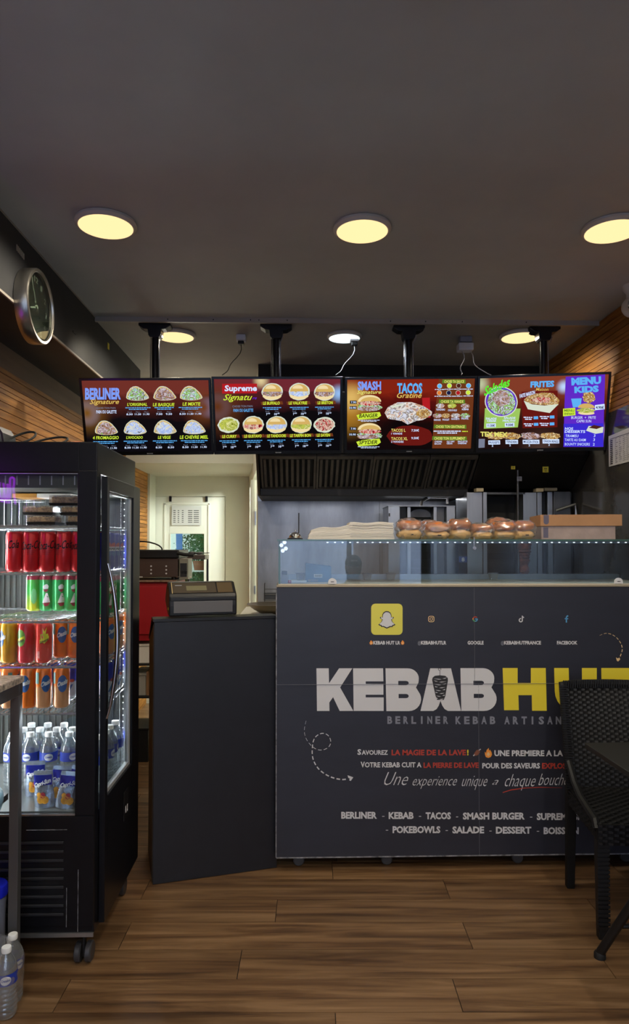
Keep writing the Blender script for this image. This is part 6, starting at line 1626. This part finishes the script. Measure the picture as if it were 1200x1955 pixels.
# juice pouches
m_foil = M('foil_pouch', (168, 180, 200), .22, .8, bump=(30, .5)); m_foilb = M('foil_blue', (30, 40, 150), .25, .5, bump=(30, .4)); m_fruit = M('fruit_print', (214, 150, 50), .4, noise=(40, .5)); m_frr = M('fruit_red', (150, 40, 60), .4)
def make_pouch():
    t = thing('juice_pouch', 'x', 'pouch', (0, 0, -5), group='foil juice pouches on the fridge floor')
    w_, h = .036, .125
    def side(u, v):   # u -1..1, v 0..1 -> bulge
        return .016 * (1 - v) ** .6 * (1 - abs(u) ** 3) + .002
    vs = []; nx, nz = 8, 10; fs = []; mi = []
    for s_ in (-1, 1):
        for j in range(nz + 1):
            for i in range(nx + 1):
                u = -1 + 2 * i / nx; v = j / nz
                vs.append((u * w_ * (1 - .08 * v + .03 * math.sin(v * 9)), s_ * (side(u, v) + .0012 * math.sin(u * 9 + v * 13)), v * h))
    N = (nx + 1) * (nz + 1)
    mb = MB()
    for s_ in (0, 1):
        for j in range(nz):
            for i in range(nx):
                a = s_ * N + j * (nx + 1) + i; q = (a, a + 1, a + nx + 2, a + nx + 1); fs.append(q if s_ == 0 else q[::-1])
    for i in range(nx): fs += [(i, N + i, N + i + 1, i + 1), (nz * (nx + 1) + i, nz * (nx + 1) + i + 1, N + nz * (nx + 1) + i + 1, N + nz * (nx + 1) + i)]
    for j in range(nz):
        a = j * (nx + 1); fs += [(a, a + nx + 1, N + a + nx + 1, N + a)]; a += nx; fs += [(a, N + a, N + a + nx + 1, a + nx + 1)]
    mb.add(vs, fs); mb.build('foil', m_foil, t, smooth=True)
    f = lambda x, y: (x, -side(x / w_, y / h) - .0022, y)
    def patch(nm, mt, x0, x1, z0, z1, l=0):
        m2 = MB(); v2 = []
        for j in range(7):
            for i in range(9):
                x = x0 + (x1 - x0) * i / 8; z = z0 + (z1 - z0) * j / 6; p = f(x, z); v2.append((p[0], p[1] - l, p[2]))
        m2.add(v2, [(j * 9 + i, j * 9 + i + 1, j * 9 + i + 10, j * 9 + i + 9) for j in range(6) for i in range(8)]); m2.build(nm, mt, t, smooth=True)
    patch('blue_field', m_foilb, -.033, .033, .078, .112)
    m2 = MB(); text(m2, 'Capri-Sun', -.030, .030, .078, .094, lambda x, y: (x, f(x, y)[1] - .0012, y + x * .3), .04, .1); m2.build('lettering', m_wl, t, kind='stuff')
    for cx, cz, r_, mt in ((-.006, .030, .014, m_fruit), (.010, .028, .013, m_fruit), (.002, .044, .010, m_frr), (-.012, .046, .008, m_fruit)):
        m2 = MB(); ff = lambda x, y: (x, f(x, y)[1] - .0006, y); grid_shape(m2, ff, cx, cz, r_, r_, 5); m2.build('fruit_print', mt, t)
    kids(t); return t
pch = make_pouch()
for i, (px, yy, tn, lean) in enumerate(((90, 2.45, -6, -.06), (130, 2.44, 10, .14), (112, 2.50, 22, .18), (146, 2.50, 14, .2), (72, 2.56, 5, .0))):
    o = put(pch, XF(px, yy), yy, zf_, R(tn), ['silver and blue juice pouch standing left on the fridge floor', 'juice pouch leaning beside the fridge post', 'juice pouch leaning behind and between the two front ones', 'juice pouch behind the one at the fridge post', 'juice pouch standing farthest left among the bottles'][i])
    o.rotation_euler = (0, lean, R(tn))

# dessert boxes on the top shelf
m_cake = M('nutty_cake', (190, 146, 92), .7, noise=(60, .6), rgb2=(96, 60, 34), bump=(50, .8)); m_traybk = M('tray_black', (22, 20, 20), .35)
def dessert(px, yy, z, w_, lb, hh=.030):
    t = thing('dessert_box', lb, 'dessert', (XF(px, yy), yy + .05, z), group='boxed nut desserts on the upper shelf')
    MB().hexa([(-w_ * .92, -.045, 0), (w_ * .92, -.045, 0), (w_ * .92, .045, 0), (-w_ * .92, .045, 0)], [(-w_, -.05, .010), (w_, -.05, .010), (w_, .05, .010), (-w_, .05, .010)]).build('tray', m_traybk, t, bevel=.001)
    rnd = random.Random(int(px * 3))
    MB().box(-w_ * .86, w_ * .86, -.040, .040, .0105, hh * .95).build('cake', m_cake, t, bevel=.003)
    nt_ = MB()
    for k in range(26): nt_.ball((rnd.uniform(-.8, .8) * w_, rnd.uniform(-.038, .03), hh * .96), (.004, .004, .0035), 6, 4)
    n2 = nt_.build('nuts', M('chopped_nuts', (222, 190, 140), .6) if 'chopped_nuts' not in bpy.data.materials else bpy.data.materials['chopped_nuts'], t); n2['kind'] = 'stuff'
    MB().box(-w_ * .97, w_ * .97, -.048, .048, .0110, hh + .0042).build('clear_lid', m_film, t, bevel=.003)
zt_ = shz['top'] + .0005
dessert(76, 2.44, zt_, .052, 'boxed nut cake at the bottom left of the dessert pile')
dessert(143, 2.44, zt_, .036, 'boxed nut cake at the bottom right of the dessert pile, beside the post')
dessert(70, 2.46, zt_ + .0355, .055, 'boxed nut cake in the middle layer, left')
dessert(136, 2.46, zt_ + .0355, .046, 'boxed nut cake in the middle layer, right')
dessert(122, 2.50, zt_ + .0715, .060, 'boxed nut cake on top of the dessert pile', .034)
t = thing('wire_basket', 'small wire basket behind the dessert boxes at the left', 'basket', (XF(38, 2.62), 2.66, zt_))
for a, b in (((-.09, -.04, .10), (.05, -.04, .10)), ((.05, -.04, .10), (.05, .08, .10)), ((-.09, -.04, .10), (-.09, .08, .10)), ((-.09, -.04, .0), (.05, -.04, .0)), ((-.09, .08, .1), (.05, .08, .1))): MB().tube([a, b], .002, 6).build('wire', m_wire, t)
for k in range(6): MB().tube([(-.09 + k * .028, -.04, 0), (-.09 + k * .028, -.04, .10)], .0015, 5).build('wire', m_wire, t)
t = thing('dessert_cup', 'clear domed dessert cup on the upper shelf at the fridge door', 'dessert', (FX1 - .09, 2.68, zt_))
MB().lathe([(.022, 0), (.034, .055)], seg=20, cap=False).build('cup', m_film, t, smooth=True); MB().lathe([(.021, .003), (.030, .045), (.02, .052), (.001, .056)], seg=20).build('filling', m_traybk, t, smooth=True); MB().lathe([(.035, .056), (.030, .075), (.012, .088), (.001, .09)], seg=20).build('dome_lid', m_film, t, smooth=True)
t = thing('yellow_carton', 'flat yellow and brown carton lying above the dessert boxes', 'carton', (XF(60, 2.60), 2.66, zt_ + .1085 + .0))
MB().box(-.08, .012, -.05, .05, 0, .016).build('body', M('brown_yellow_card', (178, 120, 34), .6), t, bevel=.002)
MB().box(.013, .14, -.05, .05, 0, .016).build('pale_end', m_napkin, t, bevel=.002)
# ================================================================== ON TOP OF THE FRIDGE
zt2 = FZ1 + .0005
def loop(cx, cy, rx, ry, tilt, lb, a0=0, a1=360):
    t = thing('coiled_cable', lb, 'cable', (cx, cy, zt2), group='black cables on top of the fridge')
    pts = [(rx * math.cos(R(a)), ry * math.sin(R(a)), .005 + tilt * (.5 + .5 * math.cos(R(a) * 1 - 1.2)) ** 1.2) for a in range(a0, a1 + 1, 12)]
    MB().tube(pts, .0042, 8).build('cable', m_blackm, t, smooth=True)
q = at(85, 838, Y=2.60)
loop(at(90, 838, Y=2.62).x, 2.62, .075, .06, .055, 'larger black cable loop on top of the fridge')
loop(at(38, 838, Y=2.55).x, 2.55, .055, .05, .062, 'smaller black cable loop beside the teal box on the fridge')
t = thing('teal_box', 'small teal box on top of the fridge behind the cables', 'box', (at(32, 838, Y=2.62).x, 2.60, zt2)); MB().box(-.028, .028, -.03, .03, 0, .022).build('body', M('teal_card', (104, 164, 132), .5), t, bevel=.002); MB().box(-.029, .029, -.031, .031, .0225, .026).build('lid', M('pale_teal', (150, 190, 160), .5), t)
t = thing('speaker_unit', 'dark grey device with rounded top at the left on the fridge', 'device', (at(-12, 838, Y=2.55).x, 2.56, zt2))
MB().prism([(-.08, 0), (.052, 0), (.042, .055), (.026, .078), (.0, .086), (-.08, .086)], lambda x, y: (x, -.05, y), lambda x, y: (x, .06, y)).build('body', M('device_grey', (74, 78, 80), .45), t, bevel=.004)
MB().prism([(.050, .0), (.058, .0), (.050, .05), (.034, .075), (.028, .075), (.042, .05)], lambda x, y: (x, -.052, y), lambda x, y: (x, .062, y)).build('black_edge', m_blackp, t, bevel=.001)
t = thing('folded_cloth', 'small orange cloth lying at the right front of the fridge top', 'cloth', (at(150, 841, Y=2.5).x, 2.50, zt2)); MB().ball((0, 0, .008), (.034, .035, .008), 16, 7).build('cloth', M('orange_cloth', (196, 110, 70), .8), t, smooth=True)

# ================================================================== GRANITE TABLE AT THE LEFT
Yt = 2.31
c0 = at(47, 1300, Y=Yt)
tt = thing('granite_table', 'high steel-framed table with a speckled granite top at the left edge', 'table', (c0.x, Yt, 0), rz=R(-2))
zt_g = at(47, 1289, Y=Yt).z
MB().box(-.30, 0, -.55, 0, zt_g - .022, zt_g).build('top', m_granite, tt, bevel=.003)
MB().box(-.30, -.004, -.03, -.004, zt_g - .062, zt_g - .0225).build('apron', m_steeldark, tt, bevel=.001); MB().box(-.03, -.004, -.55, -.031, zt_g - .062, zt_g - .0225).build('apron', m_steeldark, tt, bevel=.001)
MB().box(-.034, -.004, -.030, -.004, .01, zt_g - .063).build('leg', M('steel_leg', (96, 97, 100), .35, .6), tt, bevel=.001)
MB().box(-.034, -.004, -.55, -.52, .01, zt_g - .063).build('leg', bpy.data.materials['steel_leg'], tt, bevel=.001)
for yy in (-.017, -.535): MB().cyl((-.019, yy, 0), .014, .010, seg=12).build('foot', m_blackp, tt)
for xx in (-.30,):
    for yy in (-.03, -.55): MB().box(xx, xx + .03, yy, yy + .03, 0, zt_g - .063).build('leg', bpy.data.materials['steel_leg'], tt)
MB().box(-.30, -.035, -.54, -.035, .62, .64).build('lower_shelf', m_steeldark, tt)
# bag on the lower shelf
p = at(-6, 1560, Y=1.95)
t = thing('plastic_bag', 'crumpled pale blue plastic bag hanging at the left edge', 'bag', (p.x - .062, 2.02, .641)) 
MB().ball((0, 0, -.0), (.06, .05, .02), 10, 6) 
def fbag(p): return Vector((p.x * (1 + .08 * math.sin(p.z * 60)), p.y * (1 + .1 * math.sin(p.x * 70)), p.z * (1 + .06 * math.sin(p.x * 90 + p.y * 60))))
MB().ball((0, 0, .062), (.046, .05, .061), 20, 14, fbag).build('bag', M('blue_film', (120, 160, 190), .35, noise=(30, .3), bump=(20, .6)), t, smooth=True)
MB().ball((-.005, .0, .055), (.036, .038, .048), 16, 10, fbag).build('contents', M('pink_contents', (150, 110, 110), .7), t, smooth=True)

# ================================================================== WATER PACK AND TUB AT THE FLOOR
fl = make_bottle('x', 'bottles of the shrink-wrapped pack on the floor')
def bl(px, py, lb, tn, first=False):
    p = at(px, py, Y=2.2); o = fl if first else copy_tree(fl); return o
spots = [(at(12, 1850, Y=2.165).x, 2.165), (at(22, 1850, Y=2.228).x, 2.235), (-.990, 2.15), (-.984, 2.222), (-1.055, 2.18)]
for i, (x, y) in enumerate(spots):
    o = fl if i == 0 else copy_tree(fl)
    o.location = (x, y, .0008); o.rotation_euler = (0, 0, R(20 + 40 * i))
    o['label'] = ['front water bottle of the wrapped pack on the floor', 'rear right water bottle of the wrapped pack on the floor', 'water bottle of the floor pack half cut by the left edge', 'rear left water bottle of the wrapped floor pack', 'outermost left water bottle of the wrapped floor pack'][i]
def wrapf(p):
    n = .02 * math.sin(p.x * 50 + p.z * 40) + .018 * math.sin(p.z * 70 - p.y * 50)
    q = Vector((math.copysign(abs(p.x / .118) ** .55, p.x) * .118, math.copysign(abs(p.y / .084) ** .55, p.y) * .084, p.z))
    if p.z > .0: q.x *= 1 - .25 * (p.z / .108) ** 2
    return q * (1 + n)
t = MB().ball((0, 0, .108), (.118, .084, .106), 36, 22, wrapf).build('shrink_wrap', m_film, smooth=True); t.location = (-.982, 2.195, .003); lbl(t, 'loose clear plastic wrap around the water bottles on the floor', 'wrap')
p = at(4, 1680, Y=2.44 - .10)
t = thing('lidded_tub', 'tall clear tub with a bright blue lid on the floor at the left edge', 'tub', (at(-16, 1700, Y=2.335).x + .0, 2.285 + .0, 0))
MB().lathe([(.045, 0), (.052, .03), (.052, .22), (.056, .29)], seg=28, cap=True).build('body', M('milky_plastic', (120, 124, 140), .35), t, smooth=True)
MB().lathe([(.053, .0), (.055, .04)], seg=28, cap=False).build('blue_base', m_blab, t, smooth=True)
MB().lathe([(.057, .29), (.060, .293), (.060, .318), (.056, .324), (.001, .326)], seg=28).build('lid', M('bright_blue', (24, 34, 190), .35), t, smooth=True)
t.location.x = -1.02; t.location.y = 2.315
# ================================================================== RATTAN CHAIR
m_glink = m_rattan
ra = at(1084, 1697, Z=0); rb = at(1142, 1796, Z=0)
# back-left leg stands at ra, front-left leg at rb; the seat faces the camera
dv = (ra - rb); dv.z = 0; L = dv.length; ang = math.atan2(dv.x, dv.y)
ch = thing('rattan_chair', 'black woven rattan chair in front of the counter at the right edge', 'chair', (rb.x, rb.y, 0), rz=-ang)
CW = .46
sz = .435
for nm, x, y in (('leg', .02, .02), ('leg', CW - .02, .02)):
    m2 = MB(); m2.hexa([(x - .017, y - .017, 0), (x + .017, y - .017, 0), (x + .017, y + .017, 0), (x - .017, y + .017, 0)], [(x - .022, y - .02, sz - .05), (x + .022, y - .02, sz - .05), (x + .022, y + .02, sz - .05), (x - .022, y + .02, sz - .05)])
    lg = m2.build('leg', m_rattan, ch, bevel=.003)
    for k in range(22):
        MB().box(x - .0225 - k * -.0001, x + .0225, y - .0222, y - .0200, .04 + k * .0158, .050 + k * .0158).build('strand', m_rattan, lg)
for x in (.012, CW - .012):
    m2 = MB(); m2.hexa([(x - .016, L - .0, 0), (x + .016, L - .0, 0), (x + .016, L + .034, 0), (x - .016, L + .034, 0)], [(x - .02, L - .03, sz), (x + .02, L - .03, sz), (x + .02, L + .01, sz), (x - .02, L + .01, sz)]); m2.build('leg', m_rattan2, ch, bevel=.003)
# weave helper: alternating raised strands on a parametric sheet
def weave(mb, P, nu, nv, th=.004, su=.86, sv=.40):
    """P(u,v,d) surface point with offset d"""
    for j in range(nv):
        for i in range(nu):
            if (i + j) % 2: continue
            u0, u1 = (i + .5 - su) / nu, (i + .5 + su) / nu; u0 = max(0, u0); u1 = min(1, u1); v0, v1 = (j + .5 - sv) / nv, (j + .5 + sv) / nv
            um = (u0 + u1) / 2
            mb.add([P(u0, v0, -.001), P(um, v0, th), P(u1, v0, -.001), P(u0, v1, -.001), P(um, v1, th), P(u1, v1, -.001)], [(0, 1, 4, 3), (1, 2, 5, 4), (0, 3, 4, 1)[:0] or (3, 4, 5)])
def sheet(mb, P, nu=10, nv=8, d0=-.010, d1=0):
    vs = []; fs = []
    for d in (d0, d1):
        for j in range(nv + 1):
            for i in range(nu + 1): vs.append(P(i / nu, j / nv, d))
    N = (nu + 1) * (nv + 1)
    for j in range(nv):
        for i in range(nu):
            a = j * (nu + 1) + i; fs += [(a, a + nu + 1, a + nu + 2, a + 1), (N + a, N + a + 1, N + a + nu + 2, N + a + nu + 1)]
    for i in range(nu): fs += [(i, i + 1, N + i + 1, N + i), (nv * (nu + 1) + i, N + nv * (nu + 1) + i, N + nv * (nu + 1) + i + 1, nv * (nu + 1) + i + 1)]
    for j in range(nv):
        a = j * (nu + 1); fs.append((a, N + a, N + a + nu + 1, a + nu + 1)); a += nu; fs.append((a, a + nu + 1, N + a + nu + 1, N + a))
    mb.add(vs, fs)
zb0, zb1 = sz + .0, at(1092, 1305, Y=rb.y + L + .06).z
def PB(u, v, d): # back: from seat up, leaning away, gently curved
    return (CW * u, L - .03 + .095 * v ** 1.2 + .03 * math.sin(PI * u) * v - d, zb0 + (zb1 - zb0) * v)
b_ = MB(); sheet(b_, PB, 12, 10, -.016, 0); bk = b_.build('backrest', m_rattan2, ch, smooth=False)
b_ = MB(); weave(b_, PB, 26, 40, .0045); wv = b_.build('woven_strands', m_rattan, bk); wv['kind'] = 'stuff'
b_ = MB(); fr_ = [PB(0, 0, .002), PB(0, .25, .002), PB(0, .5, .002), PB(0, .75, .002), PB(0, 1, .002)] + [PB(u / 10, 1, .002) for u in range(1, 10)] + [PB(1, 1 - k / 4, .002) for k in range(5)]
b_.tube(fr_, .016, 8); b_.build('back_frame', m_rattan, ch, smooth=True)
st_ = MB()
for k in range(44): p_ = Vector(PB(0, k / 44, .002)); st_.box(p_.x - .017, p_.x + .017, p_.y - .0185, p_.y - .012, p_.z, p_.z + .0055)
for k in range(46): p_ = Vector(PB(k / 46, 1, .002)); st_.box(p_.x, p_.x + .0055, p_.y - .0185, p_.y - .012, p_.z - .016, p_.z + .016)
w_ = st_.build('frame_binding', m_rattan, ch); w_['kind'] = 'stuff'
def PS(u, v, d): return (CW * u, -.005 + (L - .01) * v, sz + .012 * (1 - v) ** 3 * -1 + .10 * max(0, v - .82) ** 1.5 + d)
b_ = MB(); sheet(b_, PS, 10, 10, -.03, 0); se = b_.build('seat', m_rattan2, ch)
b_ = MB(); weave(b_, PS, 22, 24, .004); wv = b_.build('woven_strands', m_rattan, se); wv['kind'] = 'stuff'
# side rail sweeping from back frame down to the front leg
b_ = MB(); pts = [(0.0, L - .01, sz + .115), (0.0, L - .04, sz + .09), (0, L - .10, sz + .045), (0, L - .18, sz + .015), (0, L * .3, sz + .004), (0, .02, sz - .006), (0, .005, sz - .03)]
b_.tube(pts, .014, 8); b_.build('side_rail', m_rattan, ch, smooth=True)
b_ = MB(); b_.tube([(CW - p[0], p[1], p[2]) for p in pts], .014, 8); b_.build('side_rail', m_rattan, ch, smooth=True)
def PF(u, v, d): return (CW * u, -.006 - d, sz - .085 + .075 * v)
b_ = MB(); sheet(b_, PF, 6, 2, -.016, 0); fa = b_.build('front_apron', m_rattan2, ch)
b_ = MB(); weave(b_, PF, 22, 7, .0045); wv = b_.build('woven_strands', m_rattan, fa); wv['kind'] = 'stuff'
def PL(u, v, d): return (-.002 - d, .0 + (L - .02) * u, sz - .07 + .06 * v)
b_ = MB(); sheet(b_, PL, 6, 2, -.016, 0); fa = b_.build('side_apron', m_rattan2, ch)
b_ = MB(); weave(b_, PL, 18, 6, .0045); wv = b_.build('woven_strands', m_rattan, fa); wv['kind'] = 'stuff'

# ================================================================== DARK TABLE AT THE RIGHT
tz = .75
c1 = at(1115, 1418, Z=tz)
ft = at(1147, 1832, Z=0)
dt = thing('dark_table', 'dark cafe table top with slanted black legs at the right edge', 'table', (c1.x, c1.y, 0), rz=R(1))
MB().box(0, .63, -.66, 0, tz - .018, tz).build('top', m_tabletop, dt, bevel=.002)
lf = (ft.x - c1.x, ft.y - c1.y + .01)
ce = (.30, -.30, tz - .02)
def legp(x, y):
    m2 = MB(); m2.tube([(x, y, .016), (x + (ce[0] - x) * .97, y + (ce[1] - y) * .97, ce[2])], .0155, 12); m2.build('leg', m_blackp, dt, smooth=True)
    MB().lathe([(.020, .0), (.020, .016), (.016, .022)], (x, y, 0), 14).build('foot_cap', m_blackm, dt, smooth=True)
legp(*lf); legp(.56 - lf[0], lf[1]); legp(lf[0], -.6 - lf[1]); legp(.56 - lf[0], -.6 - lf[1])
MB().lathe([(.05, tz - .04), (.05, tz - .0185)], (ce[0], ce[1], 0), 20).build('hub', m_blackp, dt)
m2 = MB(); m2.tube([(lf[0] + .05, lf[1] - .05, .135), (.51 - lf[0], lf[1] - .05, .135)], .008, 8); m2.build('stretcher', m_blackp, dt, smooth=True)

# ================================================================== PURPLE NEON SIGN (seen mirrored in the fridge)
m_neon = E('purple_neon', (176, 40, 240), 9.0)
t = thing('neon_sign', 'purple neon script sign on the left wall before the fridge, mirrored in its glass', 'neon sign', (XL + .03, 1.755, 1.70))
MB().box(-.028, -.022, -.30, .34, -.10, .11).build('backing', m_blackp, t, bevel=.003)
m2 = MB(); rnd = random.Random(2)
for (y0, s) in ((-.26, 'l'), (-.19, 'u'), (-.10, 'u'), (-.01, 'l'), (.06, 'u'), (.14, 'l'), (.21, 'u')):
    hgt = .075 if s == 'l' else .04
    pts = [(0, y0 + .08 * u + .012 * math.sin(u * 12), -.05 + (hgt + .05) * abs(math.sin(u * PI * (1 if s == 'l' else 2))) ** .8) for u in [k / 14 for k in range(15)]]
    m2.tube(pts, .0045, 8)
m2.build('tube', m_neon, t, smooth=True)

# ================================================================== SEATED CUSTOMER (mirrored in the glass case)
px_, py_ = .57, -.66
def skin_mesh(verts, edges, rad, root=0, lv=1):
    me = bpy.data.meshes.new('figure'); me.from_pydata(verts, edges, []); ob = bpy.data.objects.new('figure', me); COL.objects.link(ob)
    sk = ob.modifiers.new('skin', 'SKIN'); sk.use_smooth_shade = True
    sv = me.skin_vertices[0].data if me.skin_vertices else None
    if sv is None:
        me.skin_vertices.new(name='') if hasattr(me.skin_vertices, 'new') else None; sv = me.skin_vertices[0].data
    for i, r_ in enumerate(rad): sv[i].radius = (r_, r_) if not isinstance(r_, tuple) else r_
    sv[root].use_root = True
    ss = ob.modifiers.new('sub', 'SUBSURF'); ss.levels = lv; ss.render_levels = lv
    bpy.context.view_layer.update(); dg = bpy.context.evaluated_depsgraph_get()
    m2_ = bpy.data.meshes.new_from_object(ob.evaluated_get(dg)); vs = [tuple(v.co) for v in m2_.vertices]; fs = [tuple(q.vertices) for q in m2_.polygons]
    bpy.data.objects.remove(ob); bpy.data.meshes.remove(me); bpy.data.meshes.remove(m2_)
    return vs, fs
m_jk = M('dark_jacket', (30, 32, 38), .8); m_tr = M('dark_trousers', (34, 36, 46), .85); m_sk = M('skin', (186, 140, 112), .55); m_hair = M('dark_hair', (28, 22, 18), .8); m_capc = M('black_cap_cloth', (18, 18, 20), .75)
pt_ = thing('person', 'person in a black cap with a small badge, seated, mirrored in the glass case', 'person', (px_, py_, 0))
V_ = [(0, 0, .55), (0, -.03, .72), (0, -.02, .90), (0, 0, 1.03), (0, .012, 1.10), (0, .02, 1.15)]; R_r = [(.15, .11), (.135, .10), (.155, .105), (.10, .075), (.055, .055), (.055, .055)]
E_ = [(0, 1), (1, 2), (2, 3), (3, 4), (4, 5)]
for s_ in (-1, 1):
    b0 = len(V_); V_ += [(s_ * .17, 0, 1.0), (s_ * .225, .05, .77), (s_ * .17, .28, .70), (s_ * .155, .33, .70), (s_ * .10, .06, .52), (s_ * .13, .42, .52), (s_ * .13, .43, .28), (s_ * .13, .43, .09), (s_ * .13, .56, .045)]
    R_r += [.062, .047, .033, .034, .095, .066, .055, .042, .038]; E_ += [(3, b0), (b0, b0 + 1), (b0 + 1, b0 + 2), (b0 + 2, b0 + 3), (0, b0 + 4), (b0 + 4, b0 + 5), (b0 + 5, b0 + 6), (b0 + 6, b0 + 7), (b0 + 7, b0 + 8)]
    for k in range(4):
        f0 = len(V_); fx_ = s_ * (.155 + (k - 1.5) * .019); ln = (.034, .040, .038, .030)[k]
        V_ += [(fx_, .36, .700), (fx_, .36 + ln, .692), (fx_, .362 + ln * 1.6, .674)]; R_r += [.0095, .0085, .0075]; E_ += [(b0 + 3, f0), (f0, f0 + 1), (f0 + 1, f0 + 2)]
    f0 = len(V_); V_ += [(s_ * .120, .325, .695), (s_ * .105, .352, .688)]; R_r += [.010, .009]; E_ += [(b0 + 3, f0), (f0, f0 + 1)]
vs, fs = skin_mesh(V_, E_, R_r)
bm_ = MB()
bm_.v = vs; bm_.f = fs
for f_ in fs:
    c_ = sum((Vector(vs[i]) for i in f_), Vector()) / len(f_)
    if (c_.y > .29 and c_.z > .62) or (c_.z > 1.085 and abs(c_.x) < .09): bm_.mi.append(2)
    elif c_.z < .10: bm_.mi.append(3)
    elif c_.z < .60: bm_.mi.append(1)
    else: bm_.mi.append(0)
# head joined into the same body mesh
n0 = len(bm_.f)
def hd_(p):
    q = Vector(p); 
    if q.z < -.02: q.x *= 1 - .9 * (-q.z - .02) * 3.2; q.y *= 1 - (-q.z - .02) * 1.6
    return q
bm_.m = 2; bm_.ball((0, .03, 1.235), (.074, .094, .115), 24, 18, hd_)
bm_.ball((0, .128, 1.222), (.013, .016, .020), 10, 8)
for s_ in (-1, 1): bm_.ball((s_ * .076, .02, 1.23), (.010, .018, .030), 10, 8)
body_ = bm_.build('body', [m_jk, m_tr, m_sk, m_blackm], pt_, smooth=True)
for s_ in (-1, 1):
    MB().ball((s_ * .030, .113, 1.240), (.012, .008, .007), 10, 6).build('eye', m_wl, pt_, smooth=True)
MB().ball((0, .112, 1.180), (.024, .008, .006), 12, 6).build('mouth', m_rd, pt_, smooth=True)
def cf_(p): return Vector((p.x, p.y, p.z if p.z > 0 else p.z * .25))
MB().ball((0, .012, 1.222), (.080, .096, .110), 20, 14, lambda p: Vector((p.x, p.y - .006 if p.y < .03 else .03 + (p.y - .03) * .2, p.z))).build('hair', m_hair, pt_, smooth=True)
MB().ball((0, .026, 1.268), (.086, .106, .092), 26, 14, cf_).build('cap', m_capc, pt_, smooth=True)
MB().prism([(-.07, .09), (.07, .09)] + arc(0, .10, .07, .085, 0, 180, 12), lambda x, y: (x, y, 1.262 - (y - .1) * .2), lambda x, y: (x, y, 1.268 - (y - .1) * .2)).build('cap_visor', m_capc, pt_)
MB().box(-.034, .034, .118, .137, 1.295, 1.310).build('cap_badge', m_wl, pt_)
kids(ch)
ch2 = copy_tree(ch, None, (px_ - CW / 2, py_ + .29, 0), R(0), 'black woven rattan chair under the seated person, seen only mirrored')
ch2.rotation_euler = (0, 0, PI); ch2.location = (px_ + CW / 2, py_ + .20, 0)
